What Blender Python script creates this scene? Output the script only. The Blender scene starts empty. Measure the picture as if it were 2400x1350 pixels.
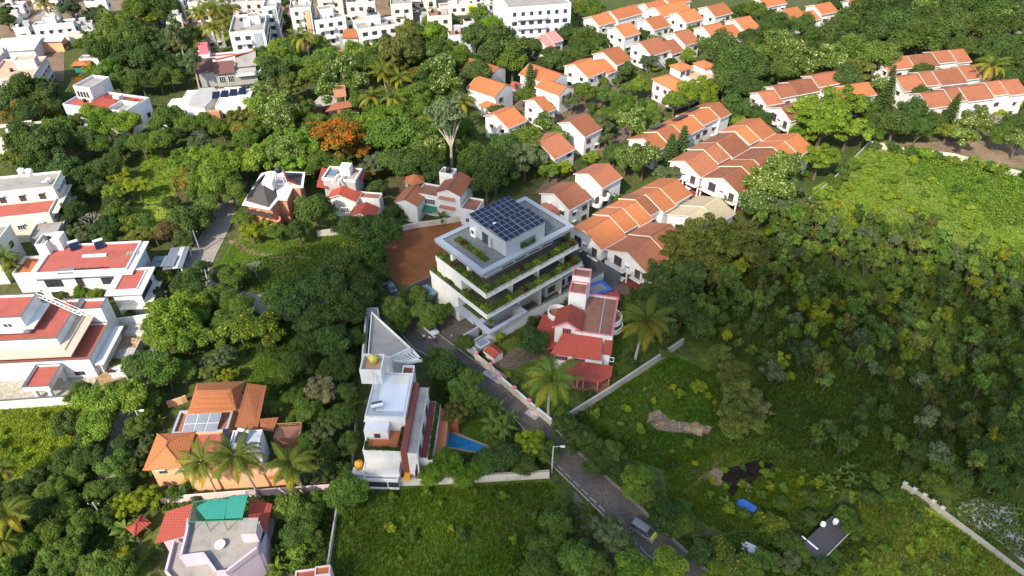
import bpy, bmesh, math, random
from mathutils import Vector, Matrix, Quaternion
R = math.radians
rnd = random.Random(7)
sc = bpy.context.scene
COL = sc.collection

# ---------------------------------------------------------------- camera
FPX, YV, HC = 1680.0, 2730.0, 100.0          # focal length in px of a 2400 px wide frame, nadir vanishing point, flight height
TH = math.atan(FPX / (YV - 675.0))           # tilt below the horizon
SN, CS = math.sin(TH), math.cos(TH)
cam_d = bpy.data.cameras.new('drone_camera')
cam_d.sensor_fit = 'HORIZONTAL'; cam_d.sensor_width = 36.0; cam_d.lens = 36.0 * FPX / 2400.0
cam_d.clip_start = 1.0; cam_d.clip_end = 9000.0
cam = bpy.data.objects.new('drone_camera', cam_d); COL.objects.link(cam)
cam.location = (0, 0, HC); cam.rotation_euler = (R(90) - TH, 0, 0)
sc.camera = cam

# ---------------------------------------------------------------- sky, sun, exposure
SUN_EL = R(42.0); SUN_AZ = math.atan2(-0.50, -0.85)      # sun stands behind the camera, to the left
SUN_DIR = Vector((math.sin(SUN_AZ) * math.cos(SUN_EL), math.cos(SUN_AZ) * math.cos(SUN_EL), math.sin(SUN_EL)))
world = bpy.data.worlds.new('World'); sc.world = world; world.use_nodes = True
wn = world.node_tree.nodes; wl = world.node_tree.links
sky = wn.new('ShaderNodeTexSky'); sky.sky_type = 'NISHITA'; sky.sun_disc = False
sky.sun_elevation = SUN_EL; sky.sun_rotation = SUN_AZ; sky.air_density = 1.2; sky.dust_density = 1.5
wn['Background'].inputs['Strength'].default_value = 0.15
wl.new(sky.outputs[0], wn['Background'].inputs[0])
sun_d = bpy.data.lights.new('sun', 'SUN'); sun_d.energy = 3.6; sun_d.angle = R(0.53); sun_d.color = (1.0, 0.91, 0.77)
sun = bpy.data.objects.new('sun', sun_d); COL.objects.link(sun)
sun.rotation_euler = SUN_DIR.to_track_quat('Z', 'Y').to_euler(); sun.location = SUN_DIR * 300
sc.view_settings.view_transform = 'Standard'; sc.view_settings.look = 'None'
sc.view_settings.exposure = 0.93; sc.view_settings.gamma = 1.0; sc.view_settings.use_curve_mapping = False
sc.cycles.max_bounces = 5; sc.cycles.diffuse_bounces = 3; sc.cycles.glossy_bounces = 2
sc.cycles.transmission_bounces = 3; sc.cycles.transparent_max_bounces = 6
sc.cycles.use_denoising = True
sc.cycles.caustics_reflective = False; sc.cycles.caustics_refractive = False

# ---------------------------------------------------------------- survey helpers
def G(px, py, z=0.0):
    """ground position (x, y) of a photograph point at height z"""
    x = (px - 1200) / FPX; y = (py - 675) / FPX
    t = (z - HC) / (-SN - y * CS)
    return Vector((x * t, (CS - y * SN) * t))
def mpp(px, py, z=0.0):
    y = (py - 675) / FPX
    return ((z - HC) / (-SN - y * CS)) / FPX
def PX(x, y, z):
    d = y * CS + (HC - z) * SN
    return 1200 + FPX * x / d, 675 + FPX * ((HC - z) * CS - y * SN) / d

# ---------------------------------------------------------------- mesh helpers
class MB:
    def __init__(s): s.v = []; s.f = []; s.m = []
    def add(s, vs, fs, mi=0):
        o = len(s.v); s.v.extend(vs); s.f.extend([tuple(i + o for i in f) for f in fs]); s.m.extend([mi] * len(fs)); return s
    def box(s, x0, x1, y0, y1, z0, z1, mi=0):
        return s.add([(x0,y0,z0),(x1,y0,z0),(x1,y1,z0),(x0,y1,z0),(x0,y0,z1),(x1,y0,z1),(x1,y1,z1),(x0,y1,z1)],
                     [(3,2,1,0),(4,5,6,7),(0,1,5,4),(1,2,6,5),(2,3,7,6),(3,0,4,7)], mi)
    def prism(s, pts, z0, z1, mi=0):
        a = sum(pts[i][0]*pts[(i+1)%len(pts)][1]-pts[(i+1)%len(pts)][0]*pts[i][1] for i in range(len(pts)))
        if a < 0: pts = pts[::-1]
        n = len(pts)
        return s.add([(p[0],p[1],z0) for p in pts]+[(p[0],p[1],z1) for p in pts],
                     [tuple(range(n-1,-1,-1)), tuple(range(n,2*n))]+[(i,(i+1)%n,n+(i+1)%n,n+i) for i in range(n)], mi)
    def xprism(s, sec, x0, x1, mi=0):            # section in (y, z), extruded along x
        n = len(sec)
        a = sum(sec[i][0]*sec[(i+1)%n][1]-sec[(i+1)%n][0]*sec[i][1] for i in range(n))
        if a < 0: sec = sec[::-1]
        return s.add([(x0,p[0],p[1]) for p in sec]+[(x1,p[0],p[1]) for p in sec],
                     [tuple(range(n-1,-1,-1)), tuple(range(n,2*n))]+[(i,(i+1)%n,n+(i+1)%n,n+i) for i in range(n)], mi)
    def slab(s, top, t, mi=0):                   # thin plate under any planar polygon
        n = len(top)
        return s.add(list(top)+[(p[0],p[1],p[2]-t) for p in top],
                     [tuple(range(n)), tuple(range(2*n-1,n-1,-1))]+[(i,n+i,n+(i+1)%n,(i+1)%n) for i in range(n)], mi)
    def tube(s, a, b, r0, r1=None, n=6, mi=0):
        a = Vector(a); b = Vector(b); r1 = r0 if r1 is None else r1
        q = (b-a).to_track_quat('Z','Y'); vs = []
        for p, r in ((a,r0),(b,r1)):
            for i in range(n):
                t = 2*math.pi*i/n; vs.append(tuple(p + q @ Vector((r*math.cos(t), r*math.sin(t), 0))))
        return s.add(vs, [(i,(i+1)%n,n+(i+1)%n,n+i) for i in range(n)]+[tuple(range(n-1,-1,-1)), tuple(range(n,2*n))], mi)
    def lathe(s, prof, cx=0, cy=0, n=14, mi=0):  # profile of (r, z)
        vs = []; k = len(prof)
        for r, z in prof:
            for i in range(n):
                t = 2*math.pi*i/n; vs.append((cx+r*math.cos(t), cy+r*math.sin(t), z))
        fs = [(j*n+i, j*n+(i+1)%n, (j+1)*n+(i+1)%n, (j+1)*n+i) for j in range(k-1) for i in range(n)]
        fs += [tuple(range(n-1,-1,-1)), tuple(range((k-1)*n, k*n))]
        return s.add(vs, fs, mi)
    def mesh(s, name, mats, smooth=False):
        me = bpy.data.meshes.new(name); me.from_pydata([tuple(v) for v in s.v], [], s.f)
        for m in (mats if isinstance(mats, (list, tuple)) else [mats]): me.materials.append(m)
        if any(s.m): me.polygons.foreach_set('material_index', s.m)
        if smooth: me.polygons.foreach_set('use_smooth', [True]*len(me.polygons))
        me.update(); return me
def link(name, me, parent=None, loc=None, rz=None):
    o = bpy.data.objects.new(name, me); COL.objects.link(o)
    if parent: o.parent = parent
    if loc is not None: o.location = loc
    if rz is not None: o.rotation_euler = (0, 0, rz)
    return o
def tag(o, label=None, cat=None, group=None, kind=None):
    if label: o['label'] = label
    if cat: o['category'] = cat
    if group: o['group'] = group
    if kind: o['kind'] = kind
    return o
def copy_tree(o, parent=None):
    c = o.copy(); COL.objects.link(c); c.parent = parent
    for ch in o.children: copy_tree(ch, c)
    return c

# ---------------------------------------------------------------- materials
MAT = {}
def newmat(name):
    m = bpy.data.materials.new(name); m.use_nodes = True; MAT[name] = m
    nt = m.node_tree; return m, nt.nodes, nt.links, nt.nodes['Principled BSDF']
def ramp(n, stops):
    r = n.new('ShaderNodeValToRGB'); e = r.color_ramp.elements
    while len(e) < len(stops): e.new(0.5)
    for i, (p, c) in enumerate(stops): e[i].position = p; e[i].color = (*c, 1)
    return r
def noise(n, l, scale, detail=4, rough=0.6, coord='Object', stretch=None):
    tc = n.new('ShaderNodeTexCoord'); t = n.new('ShaderNodeTexNoise')
    t.inputs['Scale'].default_value = scale; t.inputs['Detail'].default_value = detail; t.inputs['Roughness'].default_value = rough
    if stretch:
        mp = n.new('ShaderNodeMapping'); mp.inputs['Scale'].default_value = stretch
        l.new(tc.outputs[coord], mp.inputs[0]); l.new(mp.outputs[0], t.inputs['Vector'])
    else: l.new(tc.outputs[coord], t.inputs['Vector'])
    return t
def mixc(n, l, fac, a, b, mode='MIX'):
    m = n.new('ShaderNodeMix'); m.data_type = 'RGBA'; m.blend_type = mode
    for sk, v in (('Factor', fac), ('A', a), ('B', b)):
        i = [x for x in m.inputs if x.name == sk and (x.type == ('VALUE' if sk == 'Factor' else 'RGBA'))][0]
        if isinstance(v, (int, float)): i.default_value = v
        elif isinstance(v, tuple): i.default_value = (*v, 1)
        else: l.new(v, i)
    return [x for x in m.outputs if x.type == 'RGBA'][0]
def bump(n, l, h, strength, dist, p):
    b = n.new('ShaderNodeBump'); b.inputs['Strength'].default_value = strength; b.inputs['Distance'].default_value = dist
    l.new(h, b.inputs['Height']); l.new(b.outputs[0], p.inputs['Normal'])
def plaster(name, col, dirt=(0.16, 0.14, 0.11), amt=0.35, rough=0.85):
    m, n, l, p = newmat(name)
    a = noise(n, l, 0.35, 5, 0.65); b = noise(n, l, 1.6, 4, 0.7, 'Object', (1, 1, 0.18))
    r1 = ramp(n, [(0.48, (0, 0, 0)), (0.78, (1, 1, 1))]); l.new(a.outputs[0], r1.inputs[0])
    r2 = ramp(n, [(0.55, (0, 0, 0)), (0.85, (1, 1, 1))]); l.new(b.outputs[0], r2.inputs[0])
    mx = n.new('ShaderNodeMath'); mx.operation = 'ADD'; l.new(r1.outputs[0], mx.inputs[0]); l.new(r2.outputs[0], mx.inputs[1])
    sc_ = n.new('ShaderNodeMath'); sc_.operation = 'MULTIPLY'; sc_.use_clamp = True; sc_.inputs[1].default_value = amt; l.new(mx.outputs[0], sc_.inputs[0])
    l.new(mixc(n, l, sc_.outputs[0], col, tuple(c*0.45+d*0.55 for c, d in zip(col, dirt))), p.inputs['Base Color'])
    p.inputs['Roughness'].default_value = rough; bump(n, l, b.outputs[0], 0.15, 0.02, p)
    return m
def tiles(name, col, moss=(0.07, 0.045, 0.03), amt=0.5, axis=0, pitch=0.42):
    """clay tile roof: courses down the slope, weathering in patches"""
    m, n, l, p = newmat(name)
    tc = n.new('ShaderNodeTexCoord'); sp = n.new('ShaderNodeSeparateXYZ'); l.new(tc.outputs['Object'], sp.inputs[0])
    def wave(sock, per):
        a = n.new('ShaderNodeMath'); a.operation = 'MULTIPLY'; a.inputs[1].default_value = 2*math.pi/per; l.new(sp.outputs[sock], a.inputs[0])
        b = n.new('ShaderNodeMath'); b.operation = 'SINE'; l.new(a.outputs[0], b.inputs[0])
        c = n.new('ShaderNodeMath'); c.operation = 'MULTIPLY_ADD'; c.inputs[1].default_value = 0.5; c.inputs[2].default_value = 0.5; l.new(b.outputs[0], c.inputs[0])
        return c.outputs[0]
    w1 = wave(axis, pitch); w2 = wave(1 - axis, 0.36)
    big = noise(n, l, 0.3, 5, 0.7); fine = noise(n, l, 3.2, 3, 0.7); oi = n.new('ShaderNodeObjectInfo')
    base = mixc(n, l, fine.outputs[0], tuple(c*0.72 for c in col), tuple(min(1, c*1.22) for c in col))
    pw = n.new('ShaderNodeMath'); pw.operation = 'POWER'; pw.inputs[1].default_value = 3.0; l.new(w1, pw.inputs[0])
    pm = n.new('ShaderNodeMath'); pm.operation = 'MULTIPLY'; pm.inputs[1].default_value = 0.38; l.new(pw.outputs[0], pm.inputs[0])
    base = mixc(n, l, pm.outputs[0], base, tuple(c*0.45 for c in col))
    r = ramp(n, [(0.50, (0, 0, 0)), (0.72, (1, 1, 1))]); l.new(big.outputs[0], r.inputs[0])
    sm = n.new('ShaderNodeTexNoise'); sm.inputs['Scale'].default_value = 2.2; sm.inputs['Detail'].default_value = 5; l.new(tc.outputs['Object'], sm.inputs['Vector'])
    r2 = ramp(n, [(0.45, (0, 0, 0)), (0.62, (1, 1, 1))]); l.new(sm.outputs[0], r2.inputs[0])
    k = n.new('ShaderNodeMath'); k.operation = 'MULTIPLY'; l.new(r.outputs[0], k.inputs[0]); l.new(r2.outputs[0], k.inputs[1])
    k2 = n.new('ShaderNodeMath'); k2.operation = 'MULTIPLY'; k2.inputs[1].default_value = amt; l.new(k.outputs[0], k2.inputs[0])
    base = mixc(n, l, k2.outputs[0], base, moss)
    hv = n.new('ShaderNodeHueSaturation'); l.new(base, hv.inputs['Color'])
    mr = n.new('ShaderNodeMapRange'); mr.inputs['To Min'].default_value = 0.66; mr.inputs['To Max'].default_value = 1.18; l.new(oi.outputs['Random'], mr.inputs[0]); l.new(mr.outputs[0], hv.inputs['Value'])
    l.new(hv.outputs[0], p.inputs['Base Color']); p.inputs['Roughness'].default_value = 0.8
    ad = n.new('ShaderNodeMath'); ad.operation = 'ADD'; l.new(w1, ad.inputs[0]); l.new(w2, ad.inputs[1])
    bump(n, l, ad.outputs[0], 0.5, 0.05, p); return m
def plain(name, col, rough=0.6, metal=0.0, var=0.25, scale=1.5):
    m, n, l, p = newmat(name); a = noise(n, l, scale, 4, 0.65)
    l.new(mixc(n, l, a.outputs[0], tuple(c*(1-var) for c in col), tuple(min(1, c*(1+var)) for c in col)), p.inputs['Base Color'])
    p.inputs['Roughness'].default_value = rough; p.inputs['Metallic'].default_value = metal; return m
def ground_mat(name, cols, scale=0.06, fine=1.3, rough=0.95, b=0.6, lo=0.5):
    m, n, l, p = newmat(name); a = noise(n, l, scale, 6, 0.62); f = noise(n, l, fine, 6, 0.7)
    k = len(cols); r = ramp(n, [(0.3+0.4*i/max(1, k-1), c) for i, c in enumerate(cols)]); l.new(a.outputs[0], r.inputs[0])
    rf = ramp(n, [(0.3, (lo,)*3), (0.7, (1.8-lo,)*3)]); l.new(f.outputs[0], rf.inputs[0])
    l.new(mixc(n, l, 1.0, r.outputs[0], rf.outputs[0], 'MULTIPLY'), p.inputs['Base Color'])
    p.inputs['Roughness'].default_value = rough; p.inputs['Specular IOR Level'].default_value = 0.15; bump(n, l, f.outputs[0], b, 0.12, p); return m
WHITE = plaster('white_paint', (0.70, 0.69, 0.66), amt=0.55)
CREAM = plaster('cream_paint', (0.72, 0.66, 0.54), amt=0.4)
PINKW = plaster('pale_pink_paint', (0.68, 0.52, 0.50), amt=0.35)
LILAC = plaster('lilac_paint', (0.54, 0.41, 0.46), amt=0.35)
PEACH = plaster('peach_paint', (0.72, 0.38, 0.20), amt=0.35)
BRICKC = plaster('brick_paint', (0.50, 0.22, 0.12), amt=0.4)
GREYC = plaster('grey_concrete', (0.36, 0.35, 0.33), amt=0.7)
DKGREY = plaster('dark_grey_concrete', (0.10, 0.11, 0.12), amt=0.5)
BLGREY = plaster('blue_grey_stucco', (0.32, 0.35, 0.39), amt=0.65)
WEATHER = plaster('weathered_cement', (0.29, 0.265, 0.235), (0.05, 0.045, 0.04), amt=0.9)
CREWALL = plaster('stained_cream_wall', (0.62, 0.56, 0.46), (0.06, 0.05, 0.04), amt=0.85)
BEIGE = plaster('beige_ledge_paint', (0.52, 0.40, 0.31), amt=0.5)
WALLTOP = plaster('old_boundary_wall', (0.38, 0.35, 0.29), (0.05, 0.05, 0.03), amt=0.9)
REDTER = plaster('red_oxide_terrace', (0.36, 0.085, 0.06), (0.10, 0.04, 0.03), amt=0.85)
REDDARK = plaster('maroon_floor', (0.22, 0.045, 0.035), amt=0.5)
ORTER = plaster('orange_terracotta_floor', (0.42, 0.13, 0.04), amt=0.5)
STAINRED = plaster('stained_brick_terrace', (0.29, 0.125, 0.075), (0.03, 0.025, 0.02), amt=1.0)
TAN = plaster('tan_terrace', (0.52, 0.33, 0.22), amt=0.5)
TILE_O = tiles('orange_clay_tiles', (0.44, 0.142, 0.046), amt=0.6)
TILE_B = tiles('weathered_clay_tiles', (0.33, 0.112, 0.050), amt=1.0)
TILE_R = tiles('red_clay_tiles', (0.36, 0.06, 0.035), amt=0.35)
TILE_RY = tiles('red_clay_tiles_across', (0.36, 0.06, 0.035), amt=0.3, axis=1)
TILE_OY = tiles('orange_clay_tiles_across', (0.45, 0.145, 0.045), amt=0.3, axis=1)
TILE_BY = tiles('weathered_clay_tiles_across', (0.46, 0.17, 0.09), amt=0.7, axis=1)
TILE_P = tiles('pink_clay_tiles', (0.55, 0.22, 0.20), amt=0.2)
TILE_C = tiles('cream_roof_tiles', (0.50, 0.40, 0.25), (0.25, 0.18, 0.10), amt=0.4)
TILE_DK = tiles('dark_shingle', (0.075, 0.062, 0.058), (0.03, 0.03, 0.03), amt=0.5, axis=1, pitch=0.3)
TILE_MR = tiles('maroon_shingle', (0.13, 0.055, 0.045), (0.04, 0.03, 0.03), amt=0.5)
GLASS = plain('window_glass', (0.045, 0.052, 0.06), 0.12, 0.0, 0.4)
SOLAR = plain('solar_cell', (0.006, 0.010, 0.03), 0.3, 0.0, 0.25, 0.6)
ALU = plain('aluminium', (0.55, 0.56, 0.58), 0.4, 0.6, 0.1)
DKMET = plain('black_metal', (0.03, 0.03, 0.032), 0.5, 0.3)
WFRAME = plain('white_frame', (0.75, 0.74, 0.72), 0.5, 0, 0.08)
BFRAME = plain('brown_frame', (0.14, 0.06, 0.035), 0.6)
REDFR = plain('red_frame', (0.40, 0.06, 0.06), 0.6)
PINKTR = plain('pink_trim', (0.62, 0.17, 0.20), 0.6)
SHEET = plain('grey_sheet_roof', (0.52, 0.53, 0.54), 0.5, 0.2, 0.18, 0.8)
GLSHEET = plain('translucent_sheet', (0.15, 0.17, 0.20), 0.55, 0.0, 0.3, 0.8)
BLUEGL = plain('blue_glass_roof', (0.10, 0.17, 0.25), 0.15, 0.0, 0.35, 0.8)
TANKK = plain('black_tank_plastic', (0.02, 0.02, 0.022), 0.45)
TANKW = plain('white_tank_plastic', (0.72, 0.72, 0.72), 0.45, 0, 0.08)
TANKY = plain('yellow_tank_plastic', (0.55, 0.45, 0.08), 0.4, 0, 0.1)
TANKO = plain('orange_tank_plastic', (0.75, 0.33, 0.02), 0.4, 0, 0.1)
BLUEP = plain('blue_plastic_sheet', (0.03, 0.12, 0.42), 0.5, 0, 0.3)
TEAL = plain('green_shade_net', (0.02, 0.20, 0.15), 0.8, 0, 0.25, 3)
GREENAWN = plain('green_awning', (0.02, 0.16, 0.09), 0.6, 0, 0.2)
BARK = plain('bark', (0.11, 0.085, 0.06), 0.95, 0, 0.5, 2)
BARKW = plain('pale_bark', (0.36, 0.31, 0.25), 0.9, 0, 0.35, 2)
TYRE = plain('tyre_rubber', (0.02, 0.02, 0.02), 0.9)
CARW = plain('white_car_paint', (0.78, 0.79, 0.80), 0.25, 0, 0.03)
CARG = plain('grey_car_paint', (0.16, 0.19, 0.22), 0.3, 0.1, 0.1)
CARY = plain('yellow_green_paint', (0.42, 0.45, 0.10), 0.35, 0, 0.1)
LAMP = plain('headlamp', (0.8, 0.8, 0.75), 0.2, 0, 0.05)
PAVE = ground_mat('brick_paving', [(0.16, 0.10, 0.08), (0.22, 0.15, 0.12)], 0.3, 3.0, 0.9, 0.3)
ASPH = ground_mat('worn_asphalt', [(0.085, 0.075, 0.065), (0.15, 0.13, 0.11), (0.10, 0.09, 0.08)], 0.12, 2.5, 0.92, 0.25)
LANEM = ground_mat('concrete_lane', [(0.24, 0.21, 0.18), (0.33, 0.29, 0.25)], 0.12, 2.0, 0.92, 0.2)
SOIL = ground_mat('red_soil', [(0.19, 0.072, 0.028), (0.27, 0.105, 0.040), (0.23, 0.088, 0.034)], 0.10, 0.5, 0.97, 0.15, 0.8)
DIRT = ground_mat('brown_dirt', [(0.16, 0.11, 0.07), (0.28, 0.20, 0.13)], 0.15, 1.5)
ORDIRT = ground_mat('orange_dirt', [(0.30, 0.17, 0.07), (0.40, 0.30, 0.20)], 0.2, 1.5)
GRASS = ground_mat('rough_grass', [(0.045, 0.085, 0.010), (0.075, 0.135, 0.012), (0.11, 0.135, 0.028), (0.07, 0.12, 0.011)], 0.10, 1.6)
GRASSY = ground_mat('sunny_grass', [(0.12, 0.19, 0.02), (0.20, 0.26, 0.03), (0.22, 0.21, 0.07)], 0.09, 1.4)
SCRUBG = ground_mat('scrub_floor', [(0.05, 0.08, 0.014), (0.08, 0.115, 0.018), (0.10, 0.11, 0.03)], 0.08, 1.2)
GROUNDM = ground_mat('undergrowth_ground', [(0.05, 0.07, 0.018), (0.075, 0.095, 0.025), (0.11, 0.09, 0.05)], 0.05, 0.9)
ASHM = ground_mat('burnt_ground', [(0.008, 0.007, 0.006), (0.03, 0.02, 0.014)], 0.5, 2)
RUBBLE = ground_mat('rubble_ground', [(0.22, 0.18, 0.14), (0.36, 0.32, 0.28)], 0.4, 3)
YARD = ground_mat('concrete_yard', [(0.34, 0.30, 0.24), (0.42, 0.38, 0.31)], 0.15, 1.5, 0.9, 0.15)
DECK = ground_mat('grey_stone_paving', [(0.13, 0.145, 0.14), (0.19, 0.20, 0.19)], 0.35, 2.5, 0.85, 0.2)
DKPAVE = ground_mat('dark_stone_paving', [(0.10, 0.088, 0.076), (0.16, 0.14, 0.12)], 0.35, 2.5, 0.85, 0.2)
POOLM, _n, _l, _p = newmat('pool_water')
_a = noise(_n, _l, 1.2, 3); _l.new(mixc(_n, _l, _a.outputs[0], (0.01, 0.16, 0.34), (0.02, 0.24, 0.46)), _p.inputs['Base Color'])
_p.inputs['Roughness'].default_value = 0.06; bump(_n, _l, _a.outputs[0], 0.1, 0.05, _p)
def leafmat(name, flower=None):
    m, n, l, p = newmat(name)
    oi = n.new('ShaderNodeObjectInfo'); at = n.new('ShaderNodeAttribute'); at.attribute_name = 'tone'
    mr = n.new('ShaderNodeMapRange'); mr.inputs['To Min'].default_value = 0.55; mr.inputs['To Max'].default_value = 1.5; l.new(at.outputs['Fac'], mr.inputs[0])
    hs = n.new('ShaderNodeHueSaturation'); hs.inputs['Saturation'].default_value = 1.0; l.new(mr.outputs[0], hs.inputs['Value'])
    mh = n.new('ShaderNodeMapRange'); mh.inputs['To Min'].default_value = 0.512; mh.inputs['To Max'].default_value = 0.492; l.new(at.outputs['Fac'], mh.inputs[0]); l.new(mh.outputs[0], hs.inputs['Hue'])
    if flower: hs.inputs['Color'].default_value = (*flower, 1)
    else: l.new(oi.outputs['Color'], hs.inputs['Color'])
    l.new(hs.outputs[0], p.inputs['Base Color']); p.inputs['Roughness'].default_value = 0.65
    p.inputs['Specular IOR Level'].default_value = 0.14
    tr = n.new('ShaderNodeBsdfTranslucent'); l.new(hs.outputs[0], tr.inputs[0])
    mx = n.new('ShaderNodeMixShader'); mx.inputs[0].default_value = 0.3
    l.new(p.outputs[0], mx.inputs[1]); l.new(tr.outputs[0], mx.inputs[2]); l.new(mx.outputs[0], n['Material Output'].inputs[0]); return m
LEAF = leafmat('leaf')
FLO = leafmat('orange_blossom', (0.42, 0.095, 0.008)); FLY = leafmat('yellow_blossom', (0.62, 0.42, 0.01))
FLW = leafmat('pale_buds', (0.45, 0.45, 0.22)); FLR = leafmat('dark_red_leaf', (0.07, 0.022, 0.02)); LIMEL = leafmat('lime_leaf', (0.20, 0.28, 0.02))
# ---------------------------------------------------------------- building kit
_wc = {}
def win_mesh(w, h, fr, mull, style='win'):
    k = (round(w, 2), round(h, 2), fr.name, mull, style)
    if k not in _wc:
        f = MB(); t = 0.09; d = 0.12
        f.box(-w/2-t, -w/2, -d, 0.02, -t, h+t); f.box(w/2, w/2+t, -d, 0.02, -t, h+t)
        f.box(-w/2, w/2, -d, 0.02, h, h+t); f.box(-w/2, w/2, -d, 0.02, -t, 0)
        for i in range(1, mull+1):
            x = -w/2 + w*i/(mull+1); f.box(x-0.035, x+0.035, -d*0.8, 0.0, 0, h)
        p = MB().box(-w/2, w/2, -0.04, 0.0, 0, h)
        _wc[k] = (f.mesh('frame', fr), p.mesh('pane', GLASS if style == 'win' else BFRAME), MB().box(-w/2-0.25, w/2+0.25, -0.6, 0.0, h+0.14, h+0.24).mesh('sunshade', WHITE))
    return _wc[k]
FACE = {'S': 0.0, 'W': -math.pi/2, 'E': math.pi/2, 'N': math.pi}
class B:
    """one building: an Empty on the ground with its parts in local metres (x along heading hd)"""
    def __init__(s, name, label, cat, px, py, z, hd, group=None, lm=None):
        o = G(px, py, z); s.o = o; s.hd = R(hd)
        s.root = link(name, None, None, (o.x, o.y, 0), s.hd); s.root.empty_display_size = 1
        tag(s.root, label, cat, group)
        s.zt = z
        if lm: LAND.append((lm, px, py))
    def L(s, px, py, z):
        d = G(px, py, z) - s.o; c, k = math.cos(s.hd), math.sin(s.hd)
        return (d.x*c + d.y*k, -d.x*k + d.y*c)
    def bb(s, z, *ps):
        q = [s.L(a, b, z) for a, b in ps]
        return min(p[0] for p in q), max(p[0] for p in q), min(p[1] for p in q), max(p[1] for p in q)
    def P(s, name, mb, mat, parent=None, smooth=False):
        return link(name, mb.mesh(name, mat, smooth), parent or s.root)
    def box(s, name, mat, x0, x1, y0, y1, z0, z1, parent=None):
        return s.P(name, MB().box(x0, x1, y0, y1, z0, z1), mat, parent)
    def prism(s, name, mat, pts, z0, z1, parent=None):
        return s.P(name, MB().prism(pts, z0, z1), mat, parent)
    def parapet(s, mat, x0, x1, y0, y1, z, h, t=0.18, name='parapet', parent=None):
        m = MB(); m.box(x0, x1, y0, y0+t, z, z+h); m.box(x0, x1, y1-t, y1, z, z+h)
        m.box(x0, x0+t, y0+t, y1-t, z, z+h); m.box(x1-t, x1, y0+t, y1-t, z, z+h); return s.P(name, m, mat, parent)
    def block(s, wall, deck, x0, x1, y0, y1, z0, z1, ph=0.8, t=0.18, cap=None):
        """a storey with a flat terrace and a parapet"""
        w = s.box('wall', wall, x0, x1, y0, y1, z0, z1)
        s.box('terrace', deck, x0+t, x1-t, y0+t, y1-t, z1+0.003, z1+0.06)
        if ph: 
            pr = s.parapet(wall, x0-0.02, x1+0.02, y0-0.02, y1+0.02, z1+0.004, ph, t)
            if cap: s.parapet(cap, x0-0.06, x1+0.06, y0-0.06, y1+0.06, z1+ph+0.006, 0.06, t+0.08, 'coping', pr)
        return w
    def gable(s, wall, tile, x0, x1, y, wr, wl, zr, sl=0.42, z0=0.0, over=0.45, oe=0.35, barge=True, thick=0.16):
        """gable-roofed body, ridge along x at local y"""
        zer, zel = zr - sl*wr, zr - sl*wl; e = thick + 0.02
        w = s.P('wall', MB().xprism([(y-wr, z0), (y-wr, zer-e), (y, zr-e), (y+wl, zel-e), (y+wl, z0)], x0, x1), wall)
        a, b = x0-oe, x1+0.05
        m = MB()
        m.slab([(a, y-wr-over, zer-sl*over), (b, y-wr-over, zer-sl*over), (b, y, zr), (a, y, zr)], thick)
        m.slab([(a, y, zr), (b, y, zr), (b, y+wl+over, zel-sl*over), (a, y+wl+over, zel-sl*over)], thick)
        r = s.P('roof', m, tile)
        s.P('ridge_cap', MB().xprism([(y-0.2, zr-0.05), (y, zr+0.08), (y+0.2, zr-0.05)], a-0.01, b+0.01), tile, r)
        if barge:
            g = MB(); q = a - 0.06
            g.xprism([(y-wr-over, zer-sl*over-0.24), (y-wr-over, zer-sl*over+0.02), (y, zr+0.02), (y, zr-0.26)], q, a-0.004)
            g.xprism([(y, zr-0.26), (y, zr+0.02), (y+wl+over, zel-sl*over+0.02), (y+wl+over, zel-sl*over-0.24)], q, a-0.004)
            s.P('barge_board', g, CREWALL, r)
            f = MB().box(a, b, y-wr-over-0.06, y-wr-over-0.003, zer-sl*over-0.3, zer-sl*over-0.02); s.P('fascia', f, WHITE, r)
        return w, r
    def hip(s, tile, x0, x1, y0, y1, ze, sl=0.45, over=0.5, thick=0.15, parent=None, name='roof'):
        x0 -= over; x1 += over; y0 -= over; y1 += over
        lx, ly = x1-x0, y1-y0; hw = min(lx, ly)/2; zr = ze + sl*hw
        if lx >= ly: a, b = (x0+hw, (y0+y1)/2, zr), (x1-hw, (y0+y1)/2, zr)
        else: a, b = ((x0+x1)/2, y0+hw, zr), ((x0+x1)/2, y1-hw, zr)
        c = [(x0,y0,ze),(x1,y0,ze),(x1,y1,ze),(x0,y1,ze)]; m = MB()
        lo = [(p[0], p[1], p[2]-thick) for p in c]
        vs = c + lo + [a, b]
        if lx >= ly: fs = [(0,1,9,8),(1,2,9),(2,3,8,9),(3,0,8)]
        else: fs = [(0,1,8),(1,2,9,8),(2,3,9),(3,0,8,9)]
        fs += [(0,4,5,1),(1,5,6,2),(2,6,7,3),(3,7,4,0),(7,6,5,4)]
        m.add(vs, fs); r = s.P(name, m, tile, parent)
        g = MB()
        for i, e in ((0, a), (1, b if lx >= ly else a), (2, b), (3, a if lx >= ly else b)): g.tube(c[i], e, 0.13, 0.13, 5)
        if (Vector(a)-Vector(b)).length > 0.3: g.tube(a, b, 0.15, 0.15, 5)
        s.P('hip_cap', g, tile, r); return r
    def win(s, face, u, v, z, w=1.3, h=1.25, fr=WFRAME, mull=1, shade=False, name='window', style='win'):
        """u along the wall, v = plane position of the wall"""
        f, p, c = win_mesh(w, h, fr, mull, style)
        loc = (u, v, z) if face in 'SN' else (v, u, z)
        o = link(name, f, s.root, loc, FACE[face]); link('pane', p, o)
        if shade: link('sunshade', c, o)
        return o
    def winrow(s, face, u0, u1, v, z, n, **k):
        for i in range(n): s.win(face, u0 + (u1-u0)*(i+0.5)/n, v, z, **k)
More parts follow.
